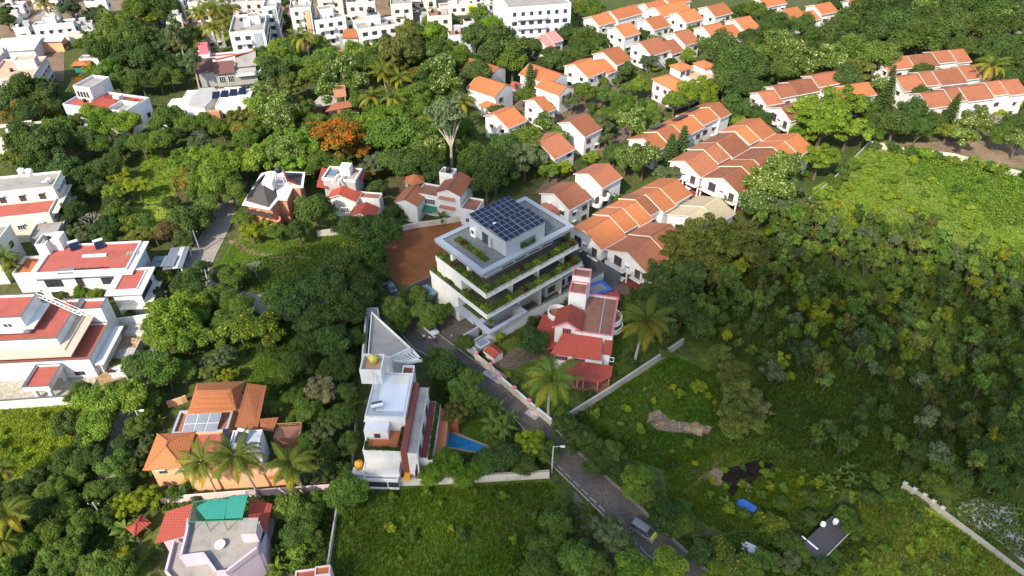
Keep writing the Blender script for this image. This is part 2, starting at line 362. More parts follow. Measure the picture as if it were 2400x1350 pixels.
    def rail(s, x0, x1, y0, y1, z, h=0.9, mat=None, sides='SW', name='railing'):
        m = MB(); mat = mat or DKMET
        segs = {'S': ((x0,y0),(x1,y0)), 'W': ((x0,y0),(x0,y1)), 'E': ((x1,y0),(x1,y1)), 'N': ((x0,y1),(x1,y1))}
        for k in sides:
            a, b = segs[k]; L_ = math.dist(a, b); n = max(2, int(L_/0.35))
            m.tube((*a, z+h), (*b, z+h), 0.04, None, 4); m.tube((*a, z+h*0.5), (*b, z+h*0.5), 0.025, None, 4)
            for i in range(n+1):
                t = i/n; x = a[0]+(b[0]-a[0])*t; y = a[1]+(b[1]-a[1])*t; m.tube((x,y,z), (x,y,z+h), 0.02, None, 4)
        return s.P(name, m, mat)
    def tank(s, x, y, z, r=0.6, h=1.2, mat=None, name='water_tank'):
        mat = mat or TANKK; m = MB().lathe([(r*0.96, z), (r, z+0.08), (r*0.97, z+h*0.4), (r, z+h*0.42), (r, z+h*0.8), (r*0.6, z+h*0.95), (r*0.25, z+h), (r*0.25, z+h+0.08)], x, y)
        return s.P(name, m, mat, None, True)
    def heater(s, x, y, z, rz=0.0):
        """solar water heater: sloping tube collector and drum on a stand"""
        c, k = math.cos(rz), math.sin(rz)
        def T(p): return (x+p[0]*c-p[1]*k, y+p[0]*k+p[1]*c, z+p[2])
        m = MB().slab([T(p) for p in ((-0.9,-1.1,0.25),(0.9,-1.1,0.25),(0.9,0.6,1.15),(-0.9,0.6,1.15))], 0.08); o = s.P('solar_water_heater', m, SOLAR)
        s.P('drum', MB().tube(T((-1.0,0.75,1.3)), T((1.0,0.75,1.3)), 0.3, None, 10), TANKW, o)
        g = MB()
        for u in (-0.8, 0.8): g.tube(T((u,0.7,0)), T((u,0.7,1.1)), 0.04, None, 4); g.tube(T((u,-1.0,0)), T((u,-1.0,0.3)), 0.04, None, 4); g.tube(T((u,0.7,0.1)), T((u,-1.0,0.2)), 0.03, None, 4)
        s.P('stand', g, ALU, o); return o
    def panels(s, x0, y0, z0, nx, ny, w, d, rise=0.0, gap=0.03, name='solar_panel'):
        """array of framed modules; rise = height gained over the depth of the array"""
        key = ('pv', round(w,2), round(d,2))
        if key not in _wc:
            _wc[key] = (MB().box(0, w, 0, d, 0, 0.035).mesh('solar_panel', ALU), MB().box(0.03, w-0.03, 0.03, d-0.03, 0.036, 0.042).mesh('cell_face', SOLAR))
        a, b = _wc[key]; ang = math.atan2(rise, ny*d)
        for i in range(nx):
            for j in range(ny):
                t = j*(d+gap); o = link(name, a, s.root, (x0+i*(w+gap), y0+t*math.cos(ang), z0+t*math.sin(ang))); o.rotation_euler = (ang, 0, 0)
                link('cell_face', b, o)
        m = MB(); X = nx*(w+gap); Y = ny*(d+gap)
        for u in (0.3, X/2, X-0.3):
            m.tube((x0+u, y0+0.3, z0-1.2+rise*0.05), (x0+u, y0+0.3, z0+rise*0.05-0.03), 0.04, None, 4)
            m.tube((x0+u, y0+Y-0.3, z0-1.2), (x0+u, y0+Y-0.3, z0+rise*0.93-0.03), 0.04, None, 4)
        return s.P('panel_stand', m, ALU)
LAND = []          # landmarks used to describe the trees

# ---------------------------------------------------------------- ground, lanes, yards
gp = MB().box(-3000, 3000, -2500, 3500, -0.6, 0.0); tag(link('ground', gp.mesh('ground', GROUNDM)), kind='structure')
def patch(name, pts, mat, z=0.01, world=False, kind='structure'):
    q = [(p if world else G(*p)) for p in pts]; m = MB(); m.prism([(p[0], p[1]) for p in q], z-0.05, z)
    return tag(link(name, m.mesh(name, mat)), kind=kind)
def strip(name, ctr, widths, mat, z, kerb=None):
    """a lane along ground points, metres wide"""
    c = [G(*p) for p in ctr]; lft = []; rgt = []
    for i, p in enumerate(c):
        d = (c[min(i+1, len(c)-1)] - c[max(i-1, 0)]).normalized(); n = Vector((-d.y, d.x)); w = (widths[i] if isinstance(widths, list) else widths)/2
        lft.append(p+n*w); rgt.append(p-n*w)
    m = MB()
    for i in range(len(c)-1):
        m.prism([lft[i], rgt[i], rgt[i+1], lft[i+1]], z-0.06, z)
    o = tag(link(name, m.mesh(name, mat)), kind='structure')
    if kerb:
        for side in (lft, rgt):
            for i in range(len(side)-1):
                a, b = side[i], side[i+1]; d = (b-a).normalized(); n = Vector((-d.y, d.x))*0.08
                k = MB().prism([a+n, a-n, b-n, b+n], 0, 0.10); tag(link('kerb', k.mesh('kerb', WALLTOP), o))
    return o, lft, rgt
laneA = [(560,425),(533,480),(510,535),(478,590),(447,655),(405,745),(365,830),(330,900),(290,990),(250,1120)]
strip('lane', laneA, [5,5,5.6,6.2,6.2,4.4,3.2,3.0,2.8,2.6], LANEM, 0.03, True)
laneB = [(455,668),(540,698),(625,716),(720,722),(820,705),(905,692)]
strip('lane', laneB, 5.5, LANEM, 0.022)
laneC = [(905,690),(945,745),(1000,800),(1080,850),(1165,910),(1240,980),(1310,1060),(1385,1130),(1460,1200),(1540,1280),(1640,1375),(1700,1440)]
roadC, CL, CR = strip('road', laneC, [5,5.5,6.2,4.4,4.2,4.4,5.4,5.6,5.8,5.8,5.8,5.8], ASPH, 0.034, True)
patch('road', [(1345,1150),(1385,1195),(1400,1260),(1470,1300),(1440,1340),(1370,1290),(1345,1220)], ASPH, 0.027)
WPAINT = plain('road_paint', (0.36, 0.35, 0.32), 0.8, 0, 0.3, 3)
def line_marks(a, b, off, dash, gap, w=0.11, z=0.038):
    m = MB(); A, Bq = Vector(a), Vector(b); d = (Bq-A); L_ = d.length; d /= L_; n = Vector((-d.y, d.x)); t = 0
    while t < L_:
        e = min(L_, t+dash); p = A+d*t+n*off; q = A+d*e+n*off; m.prism([p+n*w, p-n*w, q-n*w, q+n*w], z-0.003, z); t = e+gap
        if gap == 0: break
    link('lane_marking', m.mesh('lane_marking', WPAINT), roadC)
for i in range(6, 10): line_marks(CR[i], CR[i+1], 0.7, 1.4, 0.6, 0.07); line_marks(CL[i], CL[i+1], -0.3, 30, 0, 0.06)
# open ground
patch('red_soil_plot', [(905,562),(935,545),(1000,522),(1105,508),(1140,530),(1060,590),(1035,660),(1020,668),(935,668),(900,640)], SOIL, 0.012)
patch('grass_plot', [(548,560),(600,545),(690,560),(780,545),(900,560),(905,640),(830,690),(700,690),(600,690),(520,680),(505,640),(535,580)], GRASS, 0.014)
patch('footpath', [(537,562),(560,566),(585,585),(650,598),(730,602),(728,606),(645,604),(580,594),(556,580),(538,570)], DIRT, 0.022)
patch('grass_plot', [(330,345),(425,355),(430,420),(400,470),(350,478),(300,470),(330,410)], GRASSY, 0.014)
patch('grass_plot', [(300,485),(360,480),(420,500),(410,540),(330,520)], GRASSY, 0.016)
patch('lawn', [(520,790),(690,780),(720,880),(700,1000),(640,960),(540,900),(480,890)], GRASS, 0.014)
patch('lawn', [(1010,985),(1160,960),(1180,1020),(1150,1075),(1015,1070)], GRASS, 0.015)
patch('meadow', [(795,1150),(1000,1135),(1290,1120),(1340,1180),(1330,1240),(1290,1350),(1280,1420),(775,1420),(775,1340)], GRASS, 0.014)
patch('meadow', [(1300,990),(1420,915),(1580,825),(1700,880),(1760,960),(1740,1040),(1560,1110),(1400,1050)], GRASS, 0.014)
patch('meadow', [(1540,1060),(1760,1030),(1900,1090),(2000,1120),(1960,1200),(1850,1230),(1700,1260),(1560,1190)], GRASS, 0.018)
patch('meadow', [(1990,1150),(2110,1150),(2260,1240),(2420,1360),(2420,1440),(1940,1440),(1960,1330),(2000,1260)], GRASSY, 0.014)
patch('meadow', [(-60,962),(210,942),(180,1010),(150,1080),(60,1120),(-60,1150)], GRASSY, 0.014)
patch('meadow', [(1905,440),(1960,410),(2035,345),(2140,360),(2230,365),(2450,410),(2450,640),(2200,560),(2020,520),(1900,500)], GRASSY, 0.014)
patch('scrub_floor', [(1560,720),(1640,660),(1760,520),(1900,490),(2020,510),(2200,555),(2450,635),(2600,1100),(2400,1330),(2110,1165),(1880,1110),(1740,1070),(1760,950),(1690,870),(1600,800)], SCRUBG, 0.01)
patch('bare_patch', [(1655,1110),(1680,1095),(1700,1110),(1690,1140),(1665,1135)], DIRT, 0.028); patch('bare_patch', [(1880,1055),(1925,1060),(1930,1080),(1885,1080)], DIRT, 0.028); patch('footpath', [(1600,1150),(1640,1120),(1700,1060),(1780,1035),(1782,1040),(1705,1068),(1648,1128),(1606,1158)], DIRT, 0.03)
patch('burnt_patch', [(1700,1098),(1745,1088),(1790,1070),(1815,1075),(1810,1095),(1770,1125),(1745,1130),(1715,1165),(1705,1150),(1715,1135),(1690,1125)], ASHM, 0.03)
patch('rubble_ground', [(2245,1180),(2300,1165),(2380,1185),(2390,1245),(2420,1310),(2400,1320),(2330,1260),(2245,1210)], RUBBLE, 0.02)
patch('dirt_heap_ground', [(1520,970),(1545,960),(1570,985),(1640,995),(1670,1000),(1660,1018),(1590,1015),(1545,1010),(1515,990)], DIRT, 0.03)
patch('lawn', [(305,1350),(330,1290),(355,1225),(385,1190),(400,1215),(365,1290),(350,1350)], GRASS, 0.02)
patch('side_yard', [(262,800),(285,745),(365,748),(350,790),(305,880),(235,905),(225,880)], ORDIRT, 0.02)
patch('front_yard', [(-60,830),(230,815),(290,745),(300,745),(215,910),(190,945),(-60,955)], YARD, 0.016)
patch('driveway', [(1180,830),(1222,808),(1300,800),(1330,830),(1230,850),(1205,868),(1168,862),(1150,850)], PAVE, 0.02)
patch('garden', [(1118,815),(1180,775),(1260,740),(1440,680),(1520,720),(1600,780),(1300,985)], GRASS, 0.012)
patch('forecourt', [(940,690),(1000,670),(1050,700),(1130,770),(1110,800),(1060,800),(1000,760)], DKPAVE, 0.018)
patch('paved_lane', [(1385,615),(1420,600),(1500,640),(1480,690),(1440,690),(1400,650)], PAVE, 0.02)
patch('paved_lane', [(1250,455),(1280,425),(1400,345),(1500,270),(1560,230),(1580,240),(1500,300),(1420,360),(1300,440)], PAVE, 0.02)
patch('paved_lane', [(1170,215),(1210,205),(1260,260),(1330,245),(1440,160),(1500,165),(1420,240),(1330,290),(1230,290)], PAVE, 0.018)
patch('paved_lane', [(1480,470),(1540,430),(1600,400),(1620,440),(1560,470),(1500,490)], PAVE, 0.018)
patch('town_ground', [(-300,20),(-300,-120),(1200,-120),(1190,40),(1010,70),(930,110),(600,110),(540,60),(410,60),(240,75),(150,110),(150,190),(-300,190)], DIRT, 0.012)
patch('town_street', [(60,70),(95,20),(130,-30),(160,-30),(120,40),(95,85)], LANEM, 0.03)
patch('town_street', [(930,35),(1000,22),(1060,10),(1060,-5),(990,5),(925,18)], LANEM, 0.03)
patch('grass_plot', [(985,45),(1060,22),(1200,12),(1330,10),(1330,45),(1240,60),(1110,62)], GRASSY, 0.02)
patch('side_yard', [(2030,330),(2140,350),(2240,370),(2450,405),(2450,330),(2250,330),(2150,335)], DIRT, 0.016)
patch('lane', [(2330,60),(2400,110),(2450,190),(2450,130),(2400,70),(2350,30)], LANEM, 0.02)

# ---------------------------------------------------------------- boundary walls
def wall(label, pts, h, mat, t=0.25, posts=None, coping=None, name='boundary_wall', pz=0.0, ph=0.35):
    c = [G(*p) for p in pts]; root = link(name, None, None, (c[0].x, c[0].y, 0)); tag(root, label, 'wall')
    for i in range(len(c)-1):
        a, b = c[i]-c[0], c[i+1]-c[0]; d = (b-a).normalized(); n = Vector((-d.y, d.x))*t/2
        link('wall_panel', MB().prism([a+n, a-n, b-n, b+n], 0, h).mesh('wall_panel', mat), root)
        if coping: link('coping', MB().prism([a+n*1.5, a-n*1.5, b-n*1.5, b+n*1.5], h+0.002, h+0.09).mesh('coping', coping), root)
        if posts:
            L_ = (b-a).length; k = max(1, round(L_/posts[0])); ang = math.atan2(d.y, d.x)
            for j in range(k+1):
                p = a+(b-a)*j/k; o = link('post', MB().box(-0.25,0.25,-0.25,0.25,0,h+ph).mesh('post', mat), root, (p.x, p.y, 0), ang)
                link('post_cap', MB().add([(-0.36,-0.36,h+ph+0.003),(0.36,-0.36,h+ph+0.003),(0.36,0.36,h+ph+0.003),(-0.36,0.36,h+ph+0.003),(-0.36,-0.36,h+ph+0.2),(0.36,-0.36,h+ph+0.2),(0.36,0.36,h+ph+0.2),(-0.36,0.36,h+ph+0.2),(0,0,h+ph+0.5)],
                     [(3,2,1,0),(0,1,5,4),(1,2,6,5),(2,3,7,6),(3,0,4,7),(4,5,8),(5,6,8),(6,7,8),(7,4,8)]).mesh('post_cap', posts[1]), o)
    return root
wall('long bright white wall along the front of the white house with red terraces', [(-40,962),(208,944)], 2.2, WHITE, coping=DKGREY)
wall('short white wall right of the white house with red terraces', [(283,765),(372,752)], 2.2, WHITE)
wall('grey gate wall beside the heaps of building sand', [(300,890),(350,790)], 2.3, GREYC)
wall('low wall with pink capped posts along the lane before the red roofed villa', [(1117,843),(1150,870)], 1.6, CREWALL, posts=(4.6, PINKTR))
wall('long wall with pink capped posts along the lane from the villa gate to the corner', [(1172,896),(1240,955),(1299,1003)], 1.6, CREWALL, posts=(4.6, PINKTR), coping=WHITE)
wall('stained wall running from the lane corner up beside the dark meadow', [(1300,1003),(1425,925),(1520,862),(1600,808)], 1.7, WALLTOP, coping=WALLTOP)
wall('tall white party wall between the terraced grey building and the red roofed villa', [(1114,828),(1215,768),(1330,708),(1412,664)], 3.2, WHITE, 0.3, coping=DKGREY)
wall('stained cream wall along the meadow in front of the long white house', [(872,1140),(1000,1136),(1150,1128),(1287,1120)], 1.9, CREWALL, coping=WALLTOP)
wall('thin pale wall at the left edge of the bottom meadow', [(768,1352),(780,1270),(792,1195)], 1.3, WALLTOP)
wall('long wall crossing the bottom right meadow below the rubble heap', [(2206,1205),(2290,1268),(2360,1322),(2430,1372)], 1.1, WALLTOP, 0.18)
wall('broken wall of separate blocks upslope of the rubble heap', [(2115,1145),(2160,1172),(2202,1202)], 1.3, WALLTOP, posts=(1.6, WALLTOP), ph=0.05)
wall('weathered wall at the left corner of the sunny scrub field', [(1893,478),(1950,430),(2000,380),(2036,342)], 1.8, WALLTOP)
wall('pale wall along the top edge of the sunny scrub field', [(2036,342),(2110,358),(2230,372),(2300,392),(2420,424)], 1.7, CREWALL)
wall('pale pink wall between the orange tiled house and the lilac house', [(380,1180),(560,1166),(785,1150)], 1.7, PINKW)
wall('small grey wall fragment under the olive trees right of the villas', [(1608,735),(1640,703)], 1.6, WALLTOP)
wall('low pale wall behind the bare red soil plot', [(925,545),(980,533),(1060,522),(1110,512)], 1.5, CREWALL)
wall('dark wall along the near edge of the red soil plot', [(955,690),(1018,660)], 2.0, DKGREY)
wall('grey wall beside the shaded drive left of the long white house', [(826,1140),(832,1060),(838,985)], 1.8, DKGREY)
wall('white garden wall below the grey roofed tile house', [(745,555),(830,545)], 1.8, CREWALL)
wall('peach wall behind the orange tiled house', [(395,955),(430,945),(440,940)], 1.6, PEACH)
# ---------------------------------------------------------------- tiled villa rows of the colony
def z3(x, y): return (1200+x/3.97, y/3.97)
def z4(x, y): return (1400+x/3.97, 200+y/3.97)
def zr_(x, y): return (1800+x/3.97, y/3.97)
def zm(x, y): return (960+x/3.97, 440+y/3.97)
ROWS = []
def row(label, segs, hd, w=(5.0, 4.4), zr=8.6, tile=None, lm=None, carport=False, front=True, sw=2, name='villa', over=0.45):
    """segs: (ridge front pixel, ridge back pixel, ridge height offset, tile)"""
    b = B(name, label, 'house', *segs[0][0], zr, hd, None, lm)
    wr, wl = w; n = len(segs)
    for i, sg in enumerate(segs):
        (fx, fy), (bx, by), dz = sg[0], sg[1], sg[2]; t = sg[3] if len(sg) > 3 else tile
        z = zr+dz; x0 = b.L(fx, fy, z)[0]; x1 = b.L(bx, by, z)[0]; y = (b.L(fx, fy, z)[1]+b.L(bx, by, z)[1])/2*0.6
        if i: x0 = max(x0, px1-0.3)
        px1 = x1
        ww = (wr + (0.0 if i % 2 == 0 else -0.5), wl)
        cp = carport and i == 0
        b.gable(WHITE, t, x0 + (3.2 if cp else 0) if False else x0, x1, y, ww[0], ww[1], z, z0=(2.9 if cp else 0.0), over=over)
        if cp:
            b.box('ground_floor_wall', WHITE, x0+3.4, x1-0.02, y-ww[0]+0.03, y+ww[1]-0.03, 0, 2.9)
            for yy in (y-ww[0]+0.2, y-0.2, y+ww[1]-0.2): b.box('column', WHITE, x0+0.05, x0+0.4, yy-0.18, yy+0.18, 0, 2.9)
            b.box('carport_floor', REDDARK, x0-0.5, x0+3.4, y-ww[0], y+ww[1], 0.0, 0.06)
            b.win('W', y-ww[0]*0.3, x0+3.4, 0.1, 2.4, 2.2, BFRAME, 2)
            b.win('W', y+ww[1]*0.45, x0-0.0, 3.6, 1.9, 2.2, BFRAME, 1); b.rail(x0-1.0, x0, y+0.2, y+ww[1]*0.9, 3.2, 0.95, DKMET, 'SWN')
            b.box('balcony_slab', WHITE, x0-1.05, x0-0.003, y+0.1, y+ww[1]*0.95, 3.0, 3.18)
            b.box('balcony_slab', WHITE, x0-1.05, x0-0.003, y-ww[0]*0.95, y-ww[0]*0.35, 3.0, 3.18); b.rail(x0-1.0, x0, y-ww[0]*0.92, y-ww[0]*0.37, 3.2, 0.95, DKMET, 'SWN')
            b.win('W', y-ww[0]*0.62, x0, 3.3, 1.3, 2.0, BFRAME, 1)
            b.win('W', y-0.2, x0, 4.6, 0.8, 0.45, DKMET, 0, True)
        elif i == 0 and front:
            for yy, zz in ((y-ww[0]*0.55, 3.9), (y+ww[1]*0.4, 3.9), (y-ww[0]*0.5, 0.9), (y+ww[1]*0.4, 0.9)): b.win('W', yy, x0, zz, 1.2, 1.2, BFRAME, 1, True)
        L_ = x1-x0; k = max(1, int(L_/3.2))
        for lev in ((0.9, 3.8) if sw > 1 else (3.8,)):
            for j in range(k):
                if ((i + j) % 2 == 0) == (lev < 3) or rnd.random() < 0.3: b.win('S', x0+L_*(j+0.5)/k, y-ww[0], lev, 1.5 if (j+i) % 2 else 0.9, 1.15, BFRAME, 2 if (j+i) % 2 else 0, (i+j) % 2 == 0)
    ROWS.append((b, wr, px1)); return b
O, W_ = TILE_O, TILE_B
vA = row('far left white villa row with orange roof behind the pink roofed villa', [(z3(740,150), z3(890,105), 0, O), (z3(920,112), z3(1160,45), 0.7, O)], 36, w=(4.8, 4.2), lm='far left orange roofed villa row')
vA2 = row('topmost orange roofed villa row cut by the upper picture edge', [(z3(1235,30), z3(1400,-10), 0, O), (z3(1410,-30), z3(1600,-70), 0.6, O)], 34)
vA3 = row('orange roofed villa row at the upper edge before the parking court', [(z3(1330,65), z3(1600,5), 0.2, O)], 34)
vC = row('small white gabled villa above the long stepped villa row', [(z3(965,245), z3(1110,207), 0, O)], 36, w=(5.1, 4.0), lm='small white gabled villa')
vD = row('orange gabled villa with garden palms on both sides', [(z3(1240,175), z3(1395,140), 0, O)], 34, w=(5.2, 4.0))
vE = row('orange gabled villa right of the palms, second in its row', [(z3(1540,115), z3(1700,78), 0, O)], 33, w=(5.2, 4.0))
vF = row('orange gabled villa third in the palm row near the parking court', [(z3(1815,60), z3(1970,22), 0, O)], 32, w=(5.2, 4.0))
vG = row('stepped orange villa row with a white roof recess above the dark rounded trees', [(z3(1780,245), z3(1945,210), 0, O), (z3(1955,255), z3(2080,225), -1.4, O), (z3(2070,187), z3(2225,150), 0.4, O)], 31, w=(5.5, 4.4), lm='stepped orange villa row')
vH = row('long white villa row with tall blank gable left of the roof terrace villa', [(z3(1195,395), z3(1375,345), 0, W_), (z3(1410,410), z3(1525,370), -1.3, W_), (z3(1515,305), z3(1665,275), 0.5, W_)], 35, w=(5.9, 4.4), lm='blank gabled villa row')
vI = row('white villa row with stepped orange roofs right of the tall conifer', [(z3(585,595), z3(735,535), 0, O), (z3(790,580), z3(880,545), -1.4, O), (z3(860,490), z3(995,430), 0.6, O)], 43, w=(6.0, 4.4), lm='villa row right of the conifer')
vK = row('orange roofed villa with a rounded balcony below the conifer', [(z3(190,915), z3(330,908), -0.2, O)], 40, w=(5.0, 4.2), lm='rounded balcony villa')
vK2 = row('white gabled villa with ribbed orange roof left of the flowering tree', [(z3(-160,1060), z3(30,1000), 0, O)], 44, w=(5.2, 4.4))
vL = row('weathered tiled villa with an open roof recess beside the footpath garden', [((1262,331), (1306,308), -0.4, W_), (z3(530,1125), z3(668,1045), 0.4, W_)], 44, w=(6.0, 4.2), lm='open recess villa')
vN = row('orange villa row carrying three solar arrays on its far slope', [(z4(435,490), z4(540,430), -0.6, O), (z4(555,430), z4(705,365), 0, O), (z4(712,362), z4(895,280), 0.1, O), (z4(900,275), z4(1050,205), 0.5, O), (z4(1052,203), z4(1148,160), 0.8, O)], 41, w=(4.2, 5.2), lm='solar villa row')
vO = row('long weathered villa row with mossy front gable and white car in its carport', [(z4(820,700), z4(985,607), 0, W_), (z4(992,588), z4(1112,528), 0.5, W_), (z4(1116,526), z4(1282,443), 0.6, W_), (z4(1292,420), z4(1390,370), 1.1, O), (z4(1394,368), z4(1525,308), 1.2, O)], 42, w=(5.2, 4.4), carport=True, lm='mossy villa row')
vP = row('weathered villa row partly behind the speckled tree with dark carport', [(z4(1180,860), z4(1338,757), 0, W_), (z4(1345,745), z4(1462,688), 0.5, O), (z4(1466,686), z4(1640,585), 0.6, W_), (z4(1646,570), z4(1745,515), 1.1, O), (z4(1750,512), z4(1880,450), 1.2, O)], 42, w=(5.0, 6.0), carport=True, lm='speckled tree villa row')
vQ = row('stepped orange villa row directly right of the terraced grey building', [(zm(1640,400), zm(1850,268), 0, O), (zm(1862,250), zm(1985,182), 0.6, O), (zm(1990,180), zm(2118,118), 0.7, O), (z4(330,1040), z4(455,1020), 0.9, W_), (z4(468,1015), z4(595,955), 1.2, O), (z4(600,952), z4(752,872), 1.3, O)], 42, w=(5.1, 4.5), carport=True, lm='stepped villa row')
vR = row('shaded brown roofed villa with a white car parked below its gable', [(zm(2045,600), zm(2235,455), 0, W_), (zm(2240,440), zm(2420,330), 0.5, W_)], 42, w=(5.0, 5.6), carport=True, lm='shaded brown villa')
vS = row('villa with a plain cream coloured roof among the orange ones', [(z4(850,1208), z4(985,1130), 0, TILE_C), (z4(990,1128), z4(1143,1043), 0.5, TILE_C)], 42, w=(5.2, 5.6), lm='cream roofed villa')
vT = row('weathered villa with rounded balconies behind the terraced grey building', [((900+1595/3.97, 360+370/3.97), (900+1780/3.97, 360+262/3.97), 0, W_), ((900+1915/3.97, 360+185/3.97), (900+2080/3.97, 360+85/3.97), 0.4, W_)], 43, w=(4.8, 4.6), lm='rounded balcony villa row')
h = vT.hip(TILE_BY, -2.6, 1.0, -1.6, 3.2, 4.3, 0.4)
vT.box('porch_wall', WHITE, -2.5, -0.003, -1.5, 3.1, 0, 4.15)
for q, lab in ((vT, 0),):
    for xx, zz in ((10.0, 3.2), (12.8, 4.0)):
        m = MB().lathe([(1.3, zz), (1.3, zz+1.0), (1.18, zz+1.0), (1.18, zz+0.12), (0.1, zz+0.1)], xx, -4.9, 16); q.P('rounded_balcony', m, WHITE); q.win('S', xx, -4.75, zz+0.2, 1.1, 2.0, BFRAME, 1)
vU = row('upper right villa row with stepped roofs, the farthest of three parallel rows', [(zr_(1068,560), zr_(1092,532), -0.8, W_), (zr_(1095,530), zr_(1285,508), 0, W_), (zr_(1288,507), zr_(1515,490), 0.1, W_), (zr_(1510,470), zr_(1680,460), 0.7, W_), (zr_(1684,459), zr_(1815,452), 0.8, W_)], 14, w=(5.0, 3.2), lm='farthest right villa row')
vV = row('upper right villa row, the middle of three parallel rows', [(zr_(1195,712), zr_(1400,690), 0, W_), (zr_(1405,672), zr_(1535,662), 0.7, W_), (zr_(1538,661), zr_(1775,638), 0.8, W_), (zr_(1778,620), zr_(1915,608), 1.3, W_), (zr_(1918,607), zr_(2090,600), 1.3, W_)], 14, w=(5.4, 3.2), lm='middle right villa row')
vW = row('upper right villa row, the nearest of three parallel rows with open front', [(zr_(1420,870), zr_(1635,845), 0, W_), (zr_(1640,825), zr_(1780,812), 0.6, W_), (zr_(1783,811), zr_(2025,790), 0.7, W_), (zr_(2030,770), zr_(2165,758), 1.2, W_), (zr_(2168,757), zr_(2350,748), 1.2, W_)], 15, w=(5.0, 3.4), carport=True, lm='nearest right villa row')
vX = row('orange villa row left behind the large bright tree', [(zr_(-70,870), zr_(-5,790), -0.8, W_), (zr_(10,800), zr_(150,745), 0.0, W_), (zr_(155,742), zr_(355,703), 0.1, W_), (zr_(360,680), zr_(580,632), 0.7, W_)], 22, w=(4.6, 3.6), lm='villa row behind the bright tree')
vX2 = row('weathered villa with open balcony half hidden by the large bright tree', [(zr_(130,1000), zr_(290,950), 0, W_)], 26, w=(4.6, 4.4), carport=True)
vY = row('orange tiled villa end showing right of the large bright tree', [(zr_(560,830), zr_(690,800), -0.6, O), (zr_(695,795), zr_(935,765), 0, O)], 20, w=(5.0, 3.8), lm='villa end by the bright tree')
vZ = row('upper edge villa row with white roof recess above the dark wood', [(zr_(130,85), zr_(295,70), 0, O), (zr_(345,125), zr_(470,108), -1.4, O), (zr_(440,58), zr_(615,30), 0.5, O)], 26, w=(4.8, 3.6), lm='upper edge villa row')
vZ2 = row('orange villa row in the upper right cut by the picture edge', [(zr_(750,0), zr_(925,-25), 0, O), (zr_(940,20), zr_(1080,5), -1.2, O), (zr_(1085,-10), zr_(1250,-35), 0.4, O)], 24, w=(5.0, 3.6))
vZ3 = row('white villa with red awnings and balconies at the upper parking court', [(zr_(-90,-20), zr_(120,-50), 0, O)], 26, w=(4.6, 3.6))
vB1 = row('pink roofed villa among dark trees at the upper centre', [(z3(240,345), z3(240+75,322), -0.3, TILE_P), (z3(250,330), z3(392,282), 0.3, TILE_P)], 40, w=(4.8, 3.0), lm='pink roofed villa')
# two roofs with ridges turned towards the camera
def turned(label, a, b_, hd, w, zr, lm=None):
    q = B('villa', label, 'house', *a, zr, hd, None, lm); x1 = q.L(*b_, zr)[0]
    q.gable(WHITE, O, 0, x1, 0, w[0], w[1], zr); return q, x1
q, L1 = turned('orange roofed villa half hidden behind the tall conifer', z3(165,592), z3(470,682), -42, (4.6, 3.6), 8.6, 'conifer villa')
q.gable(WHITE, O, q.L(*z3(385,690), 8.0)[0], q.L(*z3(600,765), 8.0)[0], -5.2, 3.4, 3.6, 8.0)
for yy in (-6.6, -3.4): q.win('E', yy, q.L(*z3(600,765), 8.0)[0], 3.6, 1.0, 2.0, BFRAME, 1)
q.rail(L1-1, q.L(*z3(600,765), 8.0)[0]+1.2, -8, -5.5, 3.3, 0.9, DKMET, 'SE')
for u in (2, 5.5, 8.5): q.win('S', u, -8.6, 3.6, 1.4, 1.3, BFRAME, 2); q.win('S', u, -8.6, 0.9, 1.4, 1.3, BFRAME, 1, True)
q.gable(WHITE, TILE_R, -1.5, 1.2, -6.0, 2.2, 1.4, 3.9)
q, L1 = turned('upper of two orange villas left of the conifer at the woodland edge', (1062+35, 135), (1144, 170), -38, (4.6, 3.4), 8.2, 'upper woodland villa')
for u in (2, 5): q.win('S', u, -4.6, 3.6, 1.3, 1.2, BFRAME, 1)
q, L1 = turned('lower of two orange villas left of the conifer with a low hipped porch', (1060+60, 178), (1164, 210), -38, (5.0, 3.6), 8.2, 'lower woodland villa')
q.hip(TILE_OY, L1-3.5, L1+1.0, -8.2, -4.9, 3.6, 0.4); q.box('porch_wall', WHITE, L1-3.4, L1+0.8, -8.1, -5.01, 0, 3.45); q.win('E', -2.5, L1, 3.6, 1.6, 1.2, BFRAME, 2)
# villa with hipped roofs round a roof terrace
m_ = B('villa', 'white villa with hipped roofs around an open beige roof terrace', 'house', *z3(1530,850), 6.6, 33, None, 'roof terrace villa')
x0, x1, y0, y1 = m_.bb(6.6, z3(1245,700), z3(1530,850), z3(1640,745))
m_.box('wall', WHITE, 0.3, 9.6, 0.3, 11.0, 0, 6.45); m_.hip(TILE_OY, 0.3, 7.0, 0.3, 11.0, 6.6, 0.42)
m_.box('wall', WHITE, 9.6, 19.5, 0.8, 11.5, 0, 6.2); m_.box('terrace', TAN, 9.8, 19.3, 1.0, 11.3, 6.203, 6.26); m_.parapet(WHITE, 9.55, 19.55, 0.75, 11.55, 6.21, 0.9)
m_.box('stair_room', WHITE, 8.2, 13.0, 7.4, 11.9, 6.3, 8.9); m_.hip(TILE_OY, 8.2, 13.0, 7.4, 11.9, 9.0, 0.4)
m_.box('stair_room', WHITE, 16.8, 21.0, 5.0, 9.8, 6.3, 8.5); m_.hip(TILE_OY, 16.8, 21.0, 5.0, 9.8, 8.6, 0.35)
for yy in (2.0, 5.0, 8.5):
    for zz in (0.9, 3.9): m_.win('W', yy, 0.3, zz, 1.1, 1.3, REDFR, 1, True)
for u in (2, 5): 
    for zz in (0.9, 3.9): m_.win('S', u, 0.3, zz, 1.2, 1.3, REDFR, 1)
